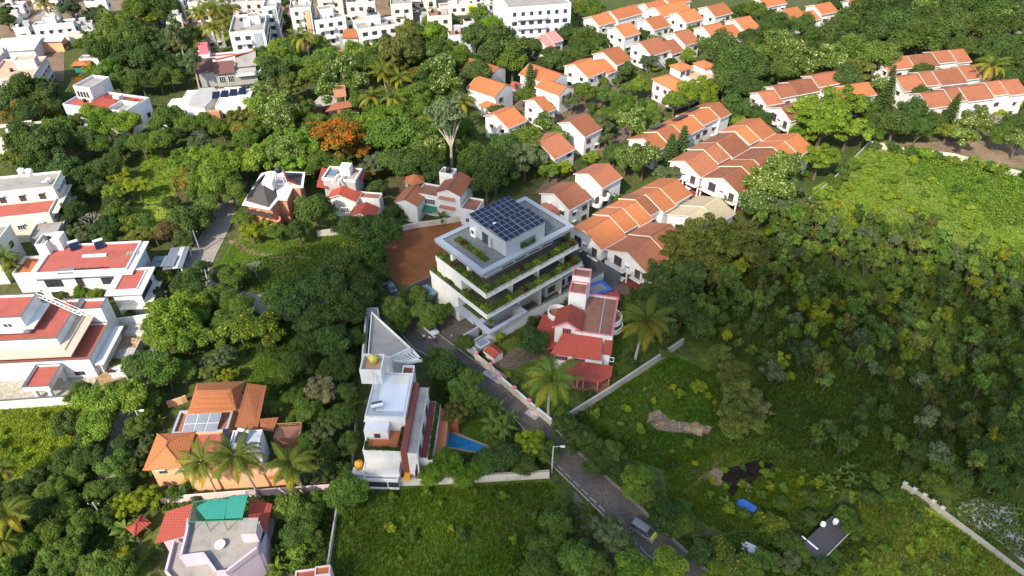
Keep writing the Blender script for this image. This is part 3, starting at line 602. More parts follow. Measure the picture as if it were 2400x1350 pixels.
m_.win('S', 9.4, 7.4, 6.5, 1.6, 1.6, BFRAME, 1); m_.win('S', 11.8, 7.4, 6.5, 1.4, 1.6, BFRAME, 1)
# solar arrays on the far slope of the solar row
for (px, py) in (z4(560,385), z4(760,320), z4(880,225)):
    u, v = vN.L(px, py, 7.6); key = 'pvrow'; 
    g = MB(); 
    for i in range(4):
        for j in range(2):
            a, c = u-2.4+i*1.25, v-1.3+j*1.35
            zz = lambda yy: 8.95-0.42*abs(yy)+0.25
            o_ = link('solar_panel', MB().slab([(a, c, zz(c)), (a+1.2, c, zz(c)), (a+1.2, c+1.3, zz(c+1.3)), (a, c+1.3, zz(c+1.3))], 0.05).mesh('solar_panel', SOLAR), vN.root)
# ---------------------------------------------------------------- the terraced grey building with planted balconies
mb = B('terraced_building', 'large grey building with planted terraces and a solar roof at the centre', 'building', 1131, 737, 7.0, 41, None, 'terraced grey building')
def zA(x, y): return (980+x/5.19, 440+y/5.19)
def zB(x, y): return (960+x/7.06, 600+y/7.06)
ZT1, ZT2, ZR = 8.0, 12.3, 16.4
x0, x1, y0, y1 = mb.bb(ZT1, zB(1205,915), zB(380,205), zA(2000,890)); T1 = (x0, x1, y0, y1)
T2 = mb.bb(ZT2, zB(1210,585), zA(245,805), zA(1950,680)); T3 = mb.bb(ZR, zA(745,1025), zA(232,605), zA(1870,480), zA(1335,120))
PH = mb.bb(19.8, zA(1003,622), zA(643,350), zA(1497,400))
WM = plaster('offwhite_render', (0.66, 0.64, 0.58), amt=0.4)
def band(rect, zt, h, floor):
    a, b, c, d = rect
    mb.box('floor_slab', DKPAVE, a+0.9, b-0.02, c+0.9, d-0.02, zt-h, zt-0.75)
    m = MB(); t = 0.16; w = 1.0
    m.box(a, b, c, c+t, zt-h, zt); m.box(a, a+t, c+t, d, zt-h, zt); m.box(b-t, b, c+t, d, zt-h, zt); p = mb.P('terrace_front', m, WM)
    m = MB().box(a+t, b-t, c+t, c+w, zt-0.6, zt-0.12); m.box(a+t, a+w, c+w, d, zt-0.6, zt-0.12); mb.P('planter_soil', m, DIRT)
    m = MB(); m.box(a+w, b-w, c+w, c+w+0.1, zt-0.75, zt-0.02); m.box(a+w, a+w+0.1, c+w+0.1, d, zt-0.75, zt-0.02); mb.P('planter_edge', m, DKGREY)
    m = MB(); m.box(a-0.03, b+0.03, c-0.03, c+0.3, zt+0.003, zt+0.06); m.box(a-0.03, a+0.3, c+0.3, d, zt+0.003, zt+0.06); mb.P('coping', m, DKGREY, p)
# lower storey, set back
mb.box('wall', WM, T1[0]+7.5, T1[1]-0.6, T1[2]+4.2, T1[3]-0.3, 0, 6.7)
mb.box('wall', WM, T1[0]+0.02, T1[0]+8.0, T1[3]-9.5, T1[3]-0.25, 0, 6.75)
mb.box('wall', WM, T1[0]+2.0, T1[0]+7.49, T1[2]+4.3, T1[3]-9.6, 0, 6.7)
band(T1, ZT1, 1.25, 1)
mb.box('wall', WM, T2[0]+4.5, T2[1]-1.5, T2[2]+4.5, T2[3]-0.3, 6.9, 11.0)
mb.box('wall', WM, T2[0]+0.02, T2[0]+4.5, T2[3]-8.5, T2[3]-0.28, 7.0, 11.0)
band(T2, ZT2, 1.35, 1)
mb.box('wall', WM, T3[0]+3.5, T3[1]-3, T3[2]+3.2, T3[3]-0.5, 11.2, 15.6)
# glazing of the set-back storeys
for i in range(6): mb.win('S', T1[0]+9.5+i*3.2, T1[2]+4.2, 3.9, 2.6, 2.4, DKMET, 1); mb.win('S', T2[0]+6.5+i*3.1, T2[2]+4.5, 8.0, 2.5, 2.5, DKMET, 1)
for i in range(3): mb.win('W', T1[2]+5.7+i*2.6, T1[0]+2.0, 3.6, 2.2, 2.6, DKMET, 1); mb.win('W', T2[2]+6.0+i*2.0, T2[0]+4.5, 8.0, 1.7, 2.5, DKMET, 1)
for i in range(2): mb.win('W', T3[2]+4.6+i*3.4, T3[0]+3.5, 12.2, 2.6, 2.6, DKMET, 1)
for i in range(4): mb.win('S', T3[0]+9+i*3.6, T3[2]+3.2, 12.2, 2.6, 2.6, DKMET, 1)
for (a, c, z0_, z1_) in ((T1[0]+1.6, T1[2]+12.5, 11.6, 15.6), (T2[0]+1.6, T2[2]+7.2, 11.6, 15.6)): mb.box('column', WM, a, a+0.7, c, c+0.7, z0_, z1_)
for i in range(3):
    mb.box('column', WM, T2[0]+8+i*7.2, T2[0]+8.3+i*7.2, T2[2]+1.6, T2[2]+4.4, 7.3, 10.95); mb.box('column', WM, T1[0]+10+i*6, T1[0]+10.3+i*6, T1[2]+1.8, T1[2]+4.15, 0, 6.7)
# top slab, deck and penthouse
a, b_, c, d = T3
mb.box('roof_slab', BLGREY, a, b_, c, d, ZR-0.85, ZR-0.12)
mb.parapet(BLGREY, a-0.02, b_+0.02, c-0.02, d+0.02, ZR-0.118, 0.1, 1.2, 'roof_border')
mb.parapet(DKGREY, a-0.06, b_+0.06, c-0.06, d+0.06, ZR-0.55, 0.16, 0.03, 'dark_band')  # thin dark grey strip running round the slab edge
mb.box('roof_deck', DECK, a+1.25, b_-1.25, c+1.25, d-1.25, ZR-0.117, ZR-0.06)
mb.parapet(DKGREY, a+1.2, b_-1.2, c+1.2, d-1.2, ZR-0.118, 0.16, 0.14, 'gutter')
pa, pb, pc, pd = PH
pc = c + 1.15
mb.box('penthouse', BLGREY, pa, pb, pc, pd, ZR-0.06, 19.3); mb.box('penthouse_terrace', GREYC, pa+0.2, pb-0.2, pc+0.2, pd-0.2, 19.302, 19.34)
mb.parapet(BLGREY, pa-0.02, pb+0.02, pc-0.02, pd+0.02, 19.303, 0.5, 0.18, 'parapet')
mb.win('W', pc+(pd-pc)*0.55, pa, ZR, 1.6, 2.1, DKMET, 1, False, 'door'); mb.box('door_surround', BLGREY, pa-0.5, pa-0.003, pc+(pd-pc)*0.55-2.2, pc+(pd-pc)*0.55-1.4, ZR, ZR+2.2)
mb.box('planter_recess', DKGREY, pa+3.6, pb-2.6, pc-0.06, pc-0.022, ZR+0.3, ZR+1.8)
ac = mb.box('air_conditioner', TANKW, pa-0.75, pa-0.1, pd-2.6, pd-1.3, ZR+0.0, ZR+1.9); mb.P('fan_grille', MB().tube((pa-0.76, pd-1.95, ZR+1.2), (pa-0.80, pd-1.95, ZR+1.2), 0.45, None, 12), DKMET, ac)
# solar field
U = pb-pa; V = pd-pc; pw = (U-1.2)/8; 
for j, yb in enumerate((pc-0.1, pc+V*0.52)):
    for k in range(2):
        n = 4; ww = (U+0.1)/8-0.03; dd = V*0.475/4-0.03
        mb.panels(pa-0.2+k*(n*(ww+0.03)+0.3), yb, 20.15, n, 4, ww, dd, 0.55)
mb.P('satellite_dish', MB().lathe([(0.02, 20.2), (0.3, 20.3), (0.45, 20.45)], pa+2.0, pc+V*0.5, 12), TANKW)
# podium court and light well in front
ZP = 3.9
x0, x1, y0, y1 = mb.bb(ZP, zB(1300,1275), zB(1940,925), zB(1710,735), zB(1165,1060))
hx0, hx1, hy0, hy1 = mb.bb(ZP, zB(1165,1070), zB(1640,830), zB(1790,950), zB(1310,1200))
hx0, hx1, hy0, hy1 = x0+1.0, x1-1.4, y0+0.8, y1-1.3
m = MB(); m.box(x0, x1, y0, hy0, ZP-0.5, ZP); m.box(x0, x1, hy1, y1, ZP-0.5, ZP); m.box(x0, hx0, hy0, hy1, ZP-0.5, ZP); m.box(hx1, x1, hy0, hy1, ZP-0.5, ZP); mb.P('podium_slab', m, BLGREY)
m = MB(); m.box(hx0, hx1, hy1, hy1+0.15, 0.1, ZP-0.5); m.box(hx1, hx1+0.15, hy0, hy1, 0.1, ZP-0.5); m.box(hx0-0.15, hx0, hy0, hy1, 0.1, ZP-0.5); m.box(hx0, hx1, hy0-0.15, hy0, 0.1, ZP-0.5); mb.P('light_well_wall', m, GREYC)
mb.box('light_well_floor', DKPAVE, hx0, hx1, hy0, hy1, 0.05, 0.12)
lx0, lx1, ly0, ly1 = mb.bb(ZP, zB(610,640), zB(1170,1090))
mb.box('canopy_slab', BLGREY, x0-0.3, x0+1.3, y1+0.01, T1[3]-9.0, ZP-0.5, ZP+0.01); mb.box('planter_soil', SCRUBG, x0+1.31, x0+2.6, y1+0.02, T1[3]-9.6, ZP-0.6, ZP-0.1)
mb.box('court_wall', BLGREY, x0-3.6, x0-0.01, y1-1.2, y1-0.9, 0, ZP-0.55); mb.box('court_wall', BLGREY, x0-3.9, x0-3.61, y0-0.5, y1-0.9, 0, 2.4)
mb.box('gate_canopy', BLGREY, x0-3.2, x0-0.6, y0-1.2, y0+1.6, 2.6, 2.85); mb.box('gate_canopy_light', GLSHEET, x0-2.9, x0-0.9, y0-0.9, y0+1.3, 2.853, 2.9)
mb.box('paved_court', DKPAVE, x1+0.02, T1[1]+8.0, T1[2]-4.4, T1[2]+4.1, 0.0, 0.07)
mb.box('garden_bed', SCRUBG, x1+5.0, T1[1]+4.0, T1[2]-4.2, T1[2]-1.2, 0.071, 0.12)
q0 = mb.L(*zB(130,540), 3.4); q1 = mb.L(*zB(520,580), 3.4); q2 = mb.L(*zB(370,420), 3.4); q3 = mb.L(*zB(260,660), 3.4)
gx0, gx1, gy0, gy1 = mb.bb(3.4, zB(130,540), zB(520,580), zB(370,420), zB(260,660)); gx1 = T1[0]-0.02
cn = mb.box('porch_canopy', DKGREY, gx0, gx1, gy0, gy1, 3.1, 3.4)
for i in range(4): mb.box('glass_panel', BLUEGL, gx0+0.15+i*(gx1-gx0-0.2)/4, gx0+0.05+(i+1)*(gx1-gx0-0.2)/4, gy0+0.15, gy1-0.15, 3.402, 3.45, cn)
for (u, v) in ((gx0+0.3, gy0+0.3), (gx0+0.3, gy1-0.3)): mb.box('column', DKGREY, u-0.12, u+0.12, v-0.12, v+0.12, 0, 3.1)
# rear service wing and yard
rx0, rx1, ry0, ry1 = mb.bb(3.4, zA(1510,1180), zA(1920,990), zA(1930,990), zA(2000,925))
mb.box('service_wing', WM, rx0+0.3, rx1, ry0+0.2, T1[2]+3.9, 0, 3.0); mb.box('service_roof', BLGREY, rx0, rx1, ry0, T1[2]+3.9, 3.003, 3.35)
for i in range(3): mb.win('S', rx0+2+i*3.0, ry0+0.2, 1.0, 1.8, 1.3, DKMET, 1)
yx0, yx1 = T1[1]-2.0, T1[1]+7.8
m = MB(); m.box(yx0, yx1, T1[2]+7.5, T1[2]+7.8, 0, 3.2); m.box(yx1-0.3, yx1, T1[2]-4.2, T1[2]+7.5, 0, 3.2); mb.P('yard_wall', m, DKGREY)
mb.prism('green_tarpaulin', TEAL, [(yx0+2.4, T1[2]-0.5), (yx0+5.2, T1[2]-1.6), (yx0+5.6, T1[2]+1.2), (yx0+3.0, T1[2]+1.8)], 1.6, 1.7)
mb.tank(yx0+2.2, T1[2]+3.2, 0.07, 0.7, 1.5, TANKK)
PLANT_BANDS = [(T1, ZT1), (T2, ZT2)]
# ---------------------------------------------------------------- long white house with a red oxide roof (left)
def zC(x, y): return (x/6.137, 560+y/6.137)
b = B('house', 'long white house with a flat red roof and two solar heaters by the lane', 'house', *zC(370,575), 7.2, 5, None, 'long red roofed white house')
mx0, mx1, my0, my1 = b.bb(7.2, zC(370,575), zC(2175,30)); mx1 -= 0.5
b.box('wall', WHITE, mx0+1.0, mx1-1.2, my0+1.3, my1-0.3, 0, 6.9); b.box('roof_slab', WHITE, mx0, mx1, my0, my1, 6.903, 7.2)
b.box('red_terrace', REDTER, mx0+1.5, mx1-1.6, my0+1.4, my1-0.5, 7.203, 7.26); b.parapet(WHITE, mx0+1.3, mx1-1.4, my0+1.2, my1-0.3, 7.204, 0.45, 0.25)
wx0, wx1, wy0, wy1 = b.bb(6.6, zC(1500,810), zC(2230,400))
b.box('wing_wall', WHITE, wx0+1.0, wx1-0.9, wy0+1.0, wy1-0.1, 0, 6.3); b.box('wing_roof', WHITE, wx0, wx1, wy0, wy1, 6.303, 6.6); b.box('red_terrace', REDTER, wx0+1.7, wx1-1.5, wy0+1.3, wy1-1.0, 6.603, 6.66); b.parapet(WHITE, wx0+1.5, wx1-1.3, wy0+1.1, wy1-0.8, 6.604, 0.3, 0.18)
b.box('canopy_slab', CREAM, wx0+2, wx1+0.6, wy0-0.6, wy1+0.4, 2.9, 3.1)
for i in range(3): b.win('E', wy0+2+i*2.0, wx1-0.9, 4.0, 1.6, 1.5, DKMET, 1)
b.win('S', mx0+4.2, my0+1.3, 3.9, 3.2, 1.6, DKMET, 2); b.win('S', mx0+16.5, my0+1.3, 3.9, 4.8, 1.5, DKMET, 3); b.win('S', mx0+9.5, my0+1.3, 3.6, 1.2, 2.6, BFRAME, 1)
for i in range(2): b.win('S', mx0+4+i*12, my0+1.3, 0.9, 2.4, 1.4, DKMET, 2)
b.box('skylight', GLSHEET, *b.bb(7.5, zC(830,480), zC(1080,420))[:2], my0+0.9, my0+2.6, 7.262, 7.5); 
u, v = b.L(*zC(1370,245), 7.3); b.box('roof_kerb', WHITE, u-2.6, u+2.4, v-0.35, v+0.35, 7.262, 7.6); b.box('roof_opening', GLSHEET, u-2.4, u+2.2, v+0.352, v+0.9, 7.262, 7.4)
u, v = b.L(*zC(1350,425), 7.3); 
for i in range(12): b.tank(u-3.2+i*0.55, v+rnd.uniform(-.12,.12), 7.262, 0.17, 0.3, TANKK, 'flower_pot')
u, v = b.L(*zC(1900,205), 7.3)
for i in range(4): b.box('vent_slab', WEATHER, u-1.1+i*0.65, u-0.6+i*0.65, v-0.6, v+0.5, 7.262, 7.42)
for p in (zC(1080,130), zC(1440,110)): u, v = b.L(*p, 7.3); b.heater(u, v, 7.26, 0.5)
tx0, tx1, ty0, ty1 = b.bb(10.3, zC(490,75), zC(860,-30)); b.block(WHITE, WEATHER, tx0, tx1-2.2, ty0, ty0+4.2, 7.2, 9.6, 0.6); b.tank(tx0+2, ty0+2, 9.7, 0.6, 1.1); b.box('stair_room', WHITE, tx1-2.2, tx1, ty0+1.6, ty0+4.6, 7.2, 10.2)
b.block(WHITE, ORTER, tx0-5.2, tx0-0.3, ty0-3.4, ty0+2.8, 0, 4.6, 0.7)
u0, u1, v0, v1 = b.bb(3.0, (392,632), (445,585)); 
for i in range(5): b.box('glass_panel', GLSHEET, mx1+0.2+i*1.05, mx1+1.2+i*1.05, my1-4.5, my1-0.5, 3.3, 3.36)
cp = B('carport', 'grey translucent carport roof between the red roofed house and the lane', 'carport', 380, 632, 3.0, 8); x0,x1,y0,y1 = cp.bb(3.0, (380,632), (445,577))
for i in range(4): cp.box('roof_sheet', GLSHEET if i != 2 else SHEET, x0+i*(x1-x0)/4, x0+(i+1)*(x1-x0)/4-0.03, y0, y1, 2.95, 3.0)
for u in (x0+0.3, x1-0.3):
    for v in (y0+0.3, y1-0.3): cp.box('post', WHITE, u-0.12, u+0.12, v-0.12, v+0.12, 0, 2.94)
# ---------------------------------------------------------------- white stepped house with red terraces (left edge)
def zD(x, y): return (x/4.5, 660+y/4.5)
b = B('house', 'large white stepped house with several red terraces and dark copings at the left edge', 'house', *zD(940,820), 4.6, 4, None, 'white house with red terraces')
X2, Y2 = b.L(*zD(940,820), 4.6); Xb, Yb = b.L(*zD(1130,165), 8.2); Xf, Yf = b.L(*zD(1080,280), 8.2)
lo = X2-34
b.block(WHITE, REDTER, lo, X2, Y2, Yf-0.01, 0, 4.0, 0.6, 0.25, DKGREY)
X1, Y1 = b.L(*zD(595,600), 8.2); b.block(WHITE, REDTER, lo, X1, Y1, Yb, 4.07, 7.5, 0.7, 0.25, DKGREY)
b.block(WHITE, REDTER, X1+0.26, Xb, Yf, Yb, 0, 7.5, 0.7, 0.25, DKGREY)
Xt, Yt = b.L(*zD(215,375), 11.6); Xu, Yu = b.L(*zD(375,125), 11.6)
b.block(WHITE, REDTER, lo, Xt, Yt, Yu, 7.6, 11.0, 0.6, 0.22, DKGREY)
b.box('ledge', WHITE, Xt+0.03, Xt+1.5, Yt-0.4, Yu, 8.9, 9.1); b.box('ledge', WHITE, lo, Xt, Yt-1.4, Yt-0.03, 8.9, 9.1)
b.box('beige_ledge', BEIGE, X1+0.03, X1+3.0, Y1-2.8, Yf-0.03, 6.0, 6.25); b.box('beige_ledge', BEIGE, lo, X1+0.02, Y1-2.8, Y1-0.03, 6.0, 6.25); b.box('ledge_step', BEIGE, X1+0.04, X1+1.3, Y1-1.3, Yf-0.04, 6.253, 6.5)
b.box('side_ledge', WHITE, X2+0.03, X2+1.9, Y2+0.4, Yf+0.6, 2.6, 2.85); b.box('side_wall', WHITE, X2+0.03, X2+0.9, Y2+1.0, Yf+0.2, 0, 2.595)
cx0, cx1, cy0, cy1 = b.bb(3.9, zD(235,1110), zD(515,1105), zD(590,870))
cx1 = b.L(*zD(515,1105), 3.9)[0]; cx0 = b.L(*zD(235,1110), 3.9)[0]
b.block(WHITE, REDTER, cx0, cx1, cy0, Y2-0.03, 2.9, 3.4, 0.55, 0.2, DKGREY)
for u in (cx0+1.2, cx1-1.0): b.box('column', WHITE, u-0.3, u+0.3, cy0+0.5, cy0+1.1, 0, 2.9)
b.box('column', WHITE, cx1-0.9, cx1-0.3, cy0+5.0, cy0+5.6, 0, 2.9)
b.win('S', cx1+2.2, Y2, 0.8, 1.6, 0.7, DKMET, 1); b.win('S', cx1+8.0, Y2, 1.0, 1.2, 0.6, DKMET, 1); b.win('S', Xt-3, Yt, 9.3, 1.6, 0.9, WFRAME, 1)
m = MB(); a0 = Vector((Xt+0.2, Yu-0.5, 11.2)); a1 = Vector((X1+1.5, Yu-2.6, 7.7))
for k in (0.0, 0.8): m.tube(a0+Vector((0,k,0)), a1+Vector((0,k,0)), 0.07, None, 5); m.tube(a0+Vector((0,k,0.9)), a1+Vector((0,k,0.9)), 0.05, None, 5)
for i in range(11): t = i/10; p = a0.lerp(a1, t); m.box(p.x-0.15, p.x+0.15, p.y, p.y+0.8, p.z-0.03, p.z); m.tube(p, p+Vector((0,0,0.9)), 0.03, None, 4)
b.P('metal_stair', m, WFRAME)
# ---------------------------------------------------------------- cream apartment house, left edge
def zK(x, y): return (x/3.97, 340+y/3.97)
b = B('apartment_house', 'cream apartment house with grey stained roof and red terrace at the left edge', 'building', *zK(400,395), 10.5, 12, None, 'cream apartment house')
x0,x1,y0,y1 = b.bb(10.5, zK(400,395), zK(570,240)); x0 = -17
b.block(CREAM, WEATHER, x0, x1, 0, y1, 0, 10.0, 0.55); r0 = b.L(*zK(290,650), 7.2)
b.block(CREAM, REDTER, x0, x1-0.4, r0[1], -0.03, 0, 6.9, 0.5)
for z in (1.0, 4.3, 7.6):
    b.winrow('E', 1.0, y1-0.6, x1, z, 3, w=1.6, h=1.5, fr=WFRAME, mull=2, shade=True)
    if z < 7: b.winrow('E', r0[1]+0.6, -0.6, x1-0.4, z, 2, w=1.6, h=1.5, fr=WFRAME, mull=2, shade=True)
b.winrow('S', x1-14, x1-1, 0, 7.3, 3, w=1.2, h=1.9, fr=BFRAME, mull=1, shade=True); b.winrow('S', x1-14, x1-1, r0[1], 3.6, 3, w=1.5, h=1.3, mull=2, shade=True)
for z in (3.6, 6.9): b.box('balcony_slab', CREAM, x1+0.01, x1+1.3, r0[1]+0.5, y1-0.5, z-0.18, z); b.rail(x1, x1+1.2, r0[1]+0.6, y1-0.6, z, 0.9, BFRAME, 'E')
for (p, m) in ((zK(190,225), TANKW), (zK(262,230), TANKW)): u, v = b.L(*p, 11.5); b.tank(u, v, 10.1, 0.85, 1.7, m)
for p in (zK(412,345), zK(445,320)): u, v = b.L(*p, 11); b.P('satellite_dish', MB().lathe([(0.05, 10.9), (0.4, 11.0), (0.6, 11.2)], u, v, 12), TANKW); b.P('dish_mast', MB().tube((u, v, 10.1), (u, v, 10.9), 0.04), ALU)
b.block(WEATHER, WEATHER, x1-3.5, x1+2.2, r0[1]-7.0, r0[1]-1.5, 0, 5.0, 0.4)
b = B('house', 'pale grey plastered house wall cut off by the left edge', 'house', 30, 640, 0, 6); b.block(CREAM, WEATHER, -16, 1.2, -4, 5.5, 0, 9.0, 0.6)
for i in range(2): b.win('E', -1.5+i*4, 1.2, 5.5, 1.2, 1.2, DKMET, 1)
# ---------------------------------------------------------------- house with dark shingled angular roof
def zE(x, y): return (540+x/5.19, 360+y/5.19)
b = B('house', 'brick house with a dark angular shingled roof and a tank tower by the grass plot', 'house', *zE(480,680), 7.0, 0, None, 'dark shingled house')
eave = [b.L(*zE(*p), 7.0) for p in ((140,620),(375,240),(480,212),(910,228),(885,408),(760,410),(690,562),(585,558),(480,680))]
ctr = (sum(p[0] for p in eave)/9, sum(p[1] for p in eave)/9)
b.prism('eave_slab', WHITE, eave, 6.75, 7.05); b.prism('wall', BRICKC, [(ctr[0]+(p[0]-ctr[0])*0.86, ctr[1]+(p[1]-ctr[1])*0.86) for p in eave], 0, 6.75)
def q3(p, z): return (*b.L(*zE(*p), z), z)
m = MB(); A = [q3((180,572), 7.1), q3((410,252), 7.1), q3((520,240), 7.1), q3((570,520), 7.1), q3((465,655), 7.1)]; ap = q3((400,400), 9.3); ap2 = q3((470,270), 9.3)
m.add(A+[ap, ap2], [(0,5,6,1),(1,6,2),(2,6,5,3),(3,5,4),(4,5,0),(4,3,2,1,0)][:5]); b.P('shingle_roof', m, TILE_DK)
m = MB(); A = [q3((675,228), 8.6), q3((880,238), 7.1), q3((855,388), 7.1), q3((730,300), 8.6)]; m.slab(A, 0.2); b.P('shingle_roof', m, TILE_DK)
m = MB(); A = [q3((640,205), 9.0), q3((675,228), 8.65), q3((835,385), 7.2), q3((690,330), 8.6)]; m.slab(A, 0.15); b.P('red_roof_strip', m, TILE_R)
for i in range(5):
    P0 = [q3((180+i*16+0, 545-i*2), 7.5)]
def pv_strip(p0, p1, n, z0, z1):
    for i in range(n):
        a = Vector(q3(p0, z0)).lerp(Vector(q3(p1, z1)), i/n); c = Vector(q3(p0, z0)).lerp(Vector(q3(p1, z1)), (i+0.9)/n); d = (c-a).normalized(); nn = Vector((d.y, -d.x, 0))*1.4+Vector((0,0,0.7))
        link('solar_panel', MB().slab([tuple(a), tuple(a+nn), tuple(c+nn), tuple(c)], 0.05).mesh('solar_panel', SOLAR), b.root)
pv_strip((190,545), (245,440), 4, 7.5, 7.5); pv_strip((240,410), (390,265), 8, 7.5, 7.5)
tx = b.L(*zE(445,380), 9); b.box('roof_room', WHITE, tx[0]-1.0, tx[0]+1.4, tx[1]-0.5, tx[1]+4.2, 7.06, 9.9); b.box('brick_base', BRICKC, tx[0]-1.03, tx[0]+1.0, tx[1]-0.53, tx[1]-0.51, 7.06, 8.2)
sx, sy = b.L(*zE(630,400), 7.1); m = MB()
for (u, v) in ((-1,-1),(1,-1),(1,1),(-1,1)): m.tube((sx+u*1.2, sy+v*1.0, 7.06), (sx+u*0.7, sy+v*0.7, 11.2), 0.09, None, 5)
for z in (8.4, 9.8, 11.0):
    k = 1.2-0.5*(z-7)/4.2
    for a, c in (((-k,-k),(k,-k)),((k,-k),(k,k)),((k,k),(-k,k)),((-k,k),(-k,-k))): m.tube((sx+a[0], sy+a[1], z), (sx+c[0], sy+c[1], z), 0.06, None, 4)
b.P('tank_tower', m, PINKW); b.tank(sx, sy, 11.2, 0.8, 1.4)
rx, ry = b.L(*zE(500,850), 2.5); b.P('round_balcony', MB().lathe([(2.4, 0), (2.4, 3.6), (2.15, 3.6), (2.15, 2.9), (0.05, 2.88)], rx, ry, 20), BRICKC)
for k in range(5): a = R(205+k*18); o = b.win('S', rx+2.4*math.cos(a), ry+2.4*math.sin(a), 1.4, 0.45, 1.2, BRICKC, 0); o.rotation_euler = (0, 0, a+math.pi/2)
for i in range(3): b.win('S', eave[0][0]*0.75+i*2.2, eave[8][1]+0.6+(2-i)*0.8, 4.3, 1.6, 1.3, BFRAME, 2)
# ---------------------------------------------------------------- house with red gables and white parapet tower
b = B('house', 'grey and white house with three red tiled gables left of the orange gazebo house', 'house', *zE(1330,500), 5.8, 82, None, 'red gabled house')
def gl(p0, p1, wr, wl, zr, **k):
    a = b.L(*zE(*p0), zr); c = b.L(*zE(*p1), zr); return b.gable(WHITE, TILE_R, a[0], c[0], (a[1]+c[1])/2, wr, wl, zr, **k), a, c
gl((1330,492), (1380,378), 3.9, 2.9, 6.6, over=0.4); g2, a2, c2 = gl((1590,722), (1645,588), 3.0, 2.8, 4.8, over=0.4); 
a = b.L(*zE(1330,300), 8.3); b.block(GREYC, WEATHER, a[0]-0.6, a[0]+5.0, a[1]-4.0, a[1]+4.2, 0, 7.8, 0.5); b.parapet(WHITE, a[0]-0.8, a[0]+5.2, a[1]-4.2, a[1]+4.4, 7.81, 0.7, 0.3); b.box('stair_room', WHITE, a[0]+2, a[0]+4.6, a[1]-2.0, a[1]+0.6, 7.8, 10.2)
u, v = b.L(*zE(1255,225), 8.3); b.box('blue_dome_light', BLUEGL, u-1.0, u+1.0, v-1.0, v+1.0, 7.9, 8.25)
for k in (-0.7, 0.7): b.box('roof_beam', WHITE, a[0]-3.2, a[0]+1.0, a[1]+k-0.22, a[1]+k+0.22, 8.55, 8.9)
m = MB(); A = [q3((1100,165), 7.2), q3((1170,185), 7.2), q3((1170,420), 6.2), q3((1040,400), 6.2)]; A = [(*b.L(*PX(*(G(*zE(*p), z)), z), z), z) for p, z in (((1110,165),7.4),((1180,185),7.4),((1180,420),6.0),((1045,400),6.0))]; m.slab(A, 0.2); b.P('side_roof', m, TILE_RY)
m = MB(); A = [(*b.L(*zE(*p), z), z) for p, z in (((1440,125),9.0),((1650,215),7.2),((1600,350),6.6),((1530,200),8.4))]; m.slab(A[::-1], 0.2); b.P('side_roof', m, TILE_RY)
x0,x1,y0,y1 = b.bb(4.4, zE(1555,465), zE(1810,560)); b.block(WHITE, STAINRED, x0, x1, y0, y1, 0, 4.2, 0.4)
for v in (a2[1]-0.2, ): b.win('W', a2[1]+2.4+2.0, a2[0]+1.6, 1.0, 1.6, 1.3, WFRAME, 3); b.win('W', a2[1]+4.4, a2[0]+1.2, 3.8, 1.8, 1.3, WFRAME, 3)
# ---------------------------------------------------------------- white tiled house with gazebo
def zF(x, y): return (900+x/3.97, 360+y/3.97)
b = B('house', 'white house with tiled gables and an orange gazebo behind the red soil plot', 'house', *zF(190,415), 6.6, 72, None, 'white gazebo house')
def gl2(p0, p1, wr, wl, zr, tile=TILE_B):
    a = b.L(*zF(*p0), zr); c = b.L(*zF(*p1), zr); b.gable(WHITE, tile, a[0], c[0], a[1], wr, wl, zr, over=0.35, barge=False); return a, c
gl2((195,418), (285,285), 3.0, 2.6, 6.6); a, c = gl2((595,325), (685,165), 3.0, 3.0, 9.0)
x0,x1,y0,y1 = b.bb(5.6, zF(300,400), zF(530,395), zF(490,330)); b.block(WHITE, STAINRED, a[0]+0.3, a[0]+5.5, a[1]+3.03, a[1]+8.8, 0, 5.4, 0.5)
b.block(WHITE, STAINRED, a[0]-1.0, a[0]+4.5, a[1]-7.5, a[1]-3.4, 0, 4.2, 0.5); b.block(WHITE, WEATHER, a[0]+5.6, a[0]+8.5, a[1]+1.0, a[1]+4.6, 5, 9.2, 0.4); b.tank(a[0]+7, a[1]+2.6, 9.3, 0.7, 1.3)
gx, gy = b.L(*zF(285,225), 6.5); m = MB()
ring = [(gx+2.9*math.cos(R(60*i+20)), gy+2.9*math.sin(R(60*i+20)), 6.0) for i in range(6)]; m.add(ring+[(gx, gy, 7.6)]+[(p[0], p[1], 5.85) for p in ring], [(i, (i+1)%6, 6) for i in range(6)]+[(i, 7+i, 7+(i+1)%6, (i+1)%6) for i in range(6)]+[(12,11,10,9,8,7)]); b.P('gazebo_roof', m, TILE_OY)
m = MB(); [m.tube((gx+2.5*math.cos(R(60*i+20)), gy+2.5*math.sin(R(60*i+20)), 0), (gx+2.5*math.cos(R(60*i+20)), gy+2.5*math.sin(R(60*i+20)), 5.9), 0.14) for i in range(6)]; b.P('gazebo_posts', m, WHITE)
for z in (3.6, 6.2): m = MB().slab([(a[0]-0.9, a[1]-1.6, z), (a[0]-0.9, a[1]+2.4, z), (a[0]-0.01, a[1]+2.4, z+0.35), (a[0]-0.01, a[1]-1.6, z+0.35)][::-1], 0.1); b.P('tiled_awning', m, TILE_BY)
m = MB().slab([(a[0]-1.4, a[1]+3.4, 2.3), (a[0]-1.4, a[1]+7.2, 2.3), (a[0]+0.28, a[1]+7.2, 2.9), (a[0]+0.28, a[1]+3.4, 2.9)][::-1], 0.08); b.P('green_awning', m, GREENAWN)
b.win('W', a[1]+5.2, a[0]+0.3, 3.4, 2.6, 1.4, WFRAME, 4); b.win('W', a[1]+5.6, a[0]+0.3, 0.7, 1.6, 1.4, WFRAME, 2); b.win('W', a[1]-5.4, a[0]-1.0, 1.0, 1.4, 1.2, WFRAME, 2)
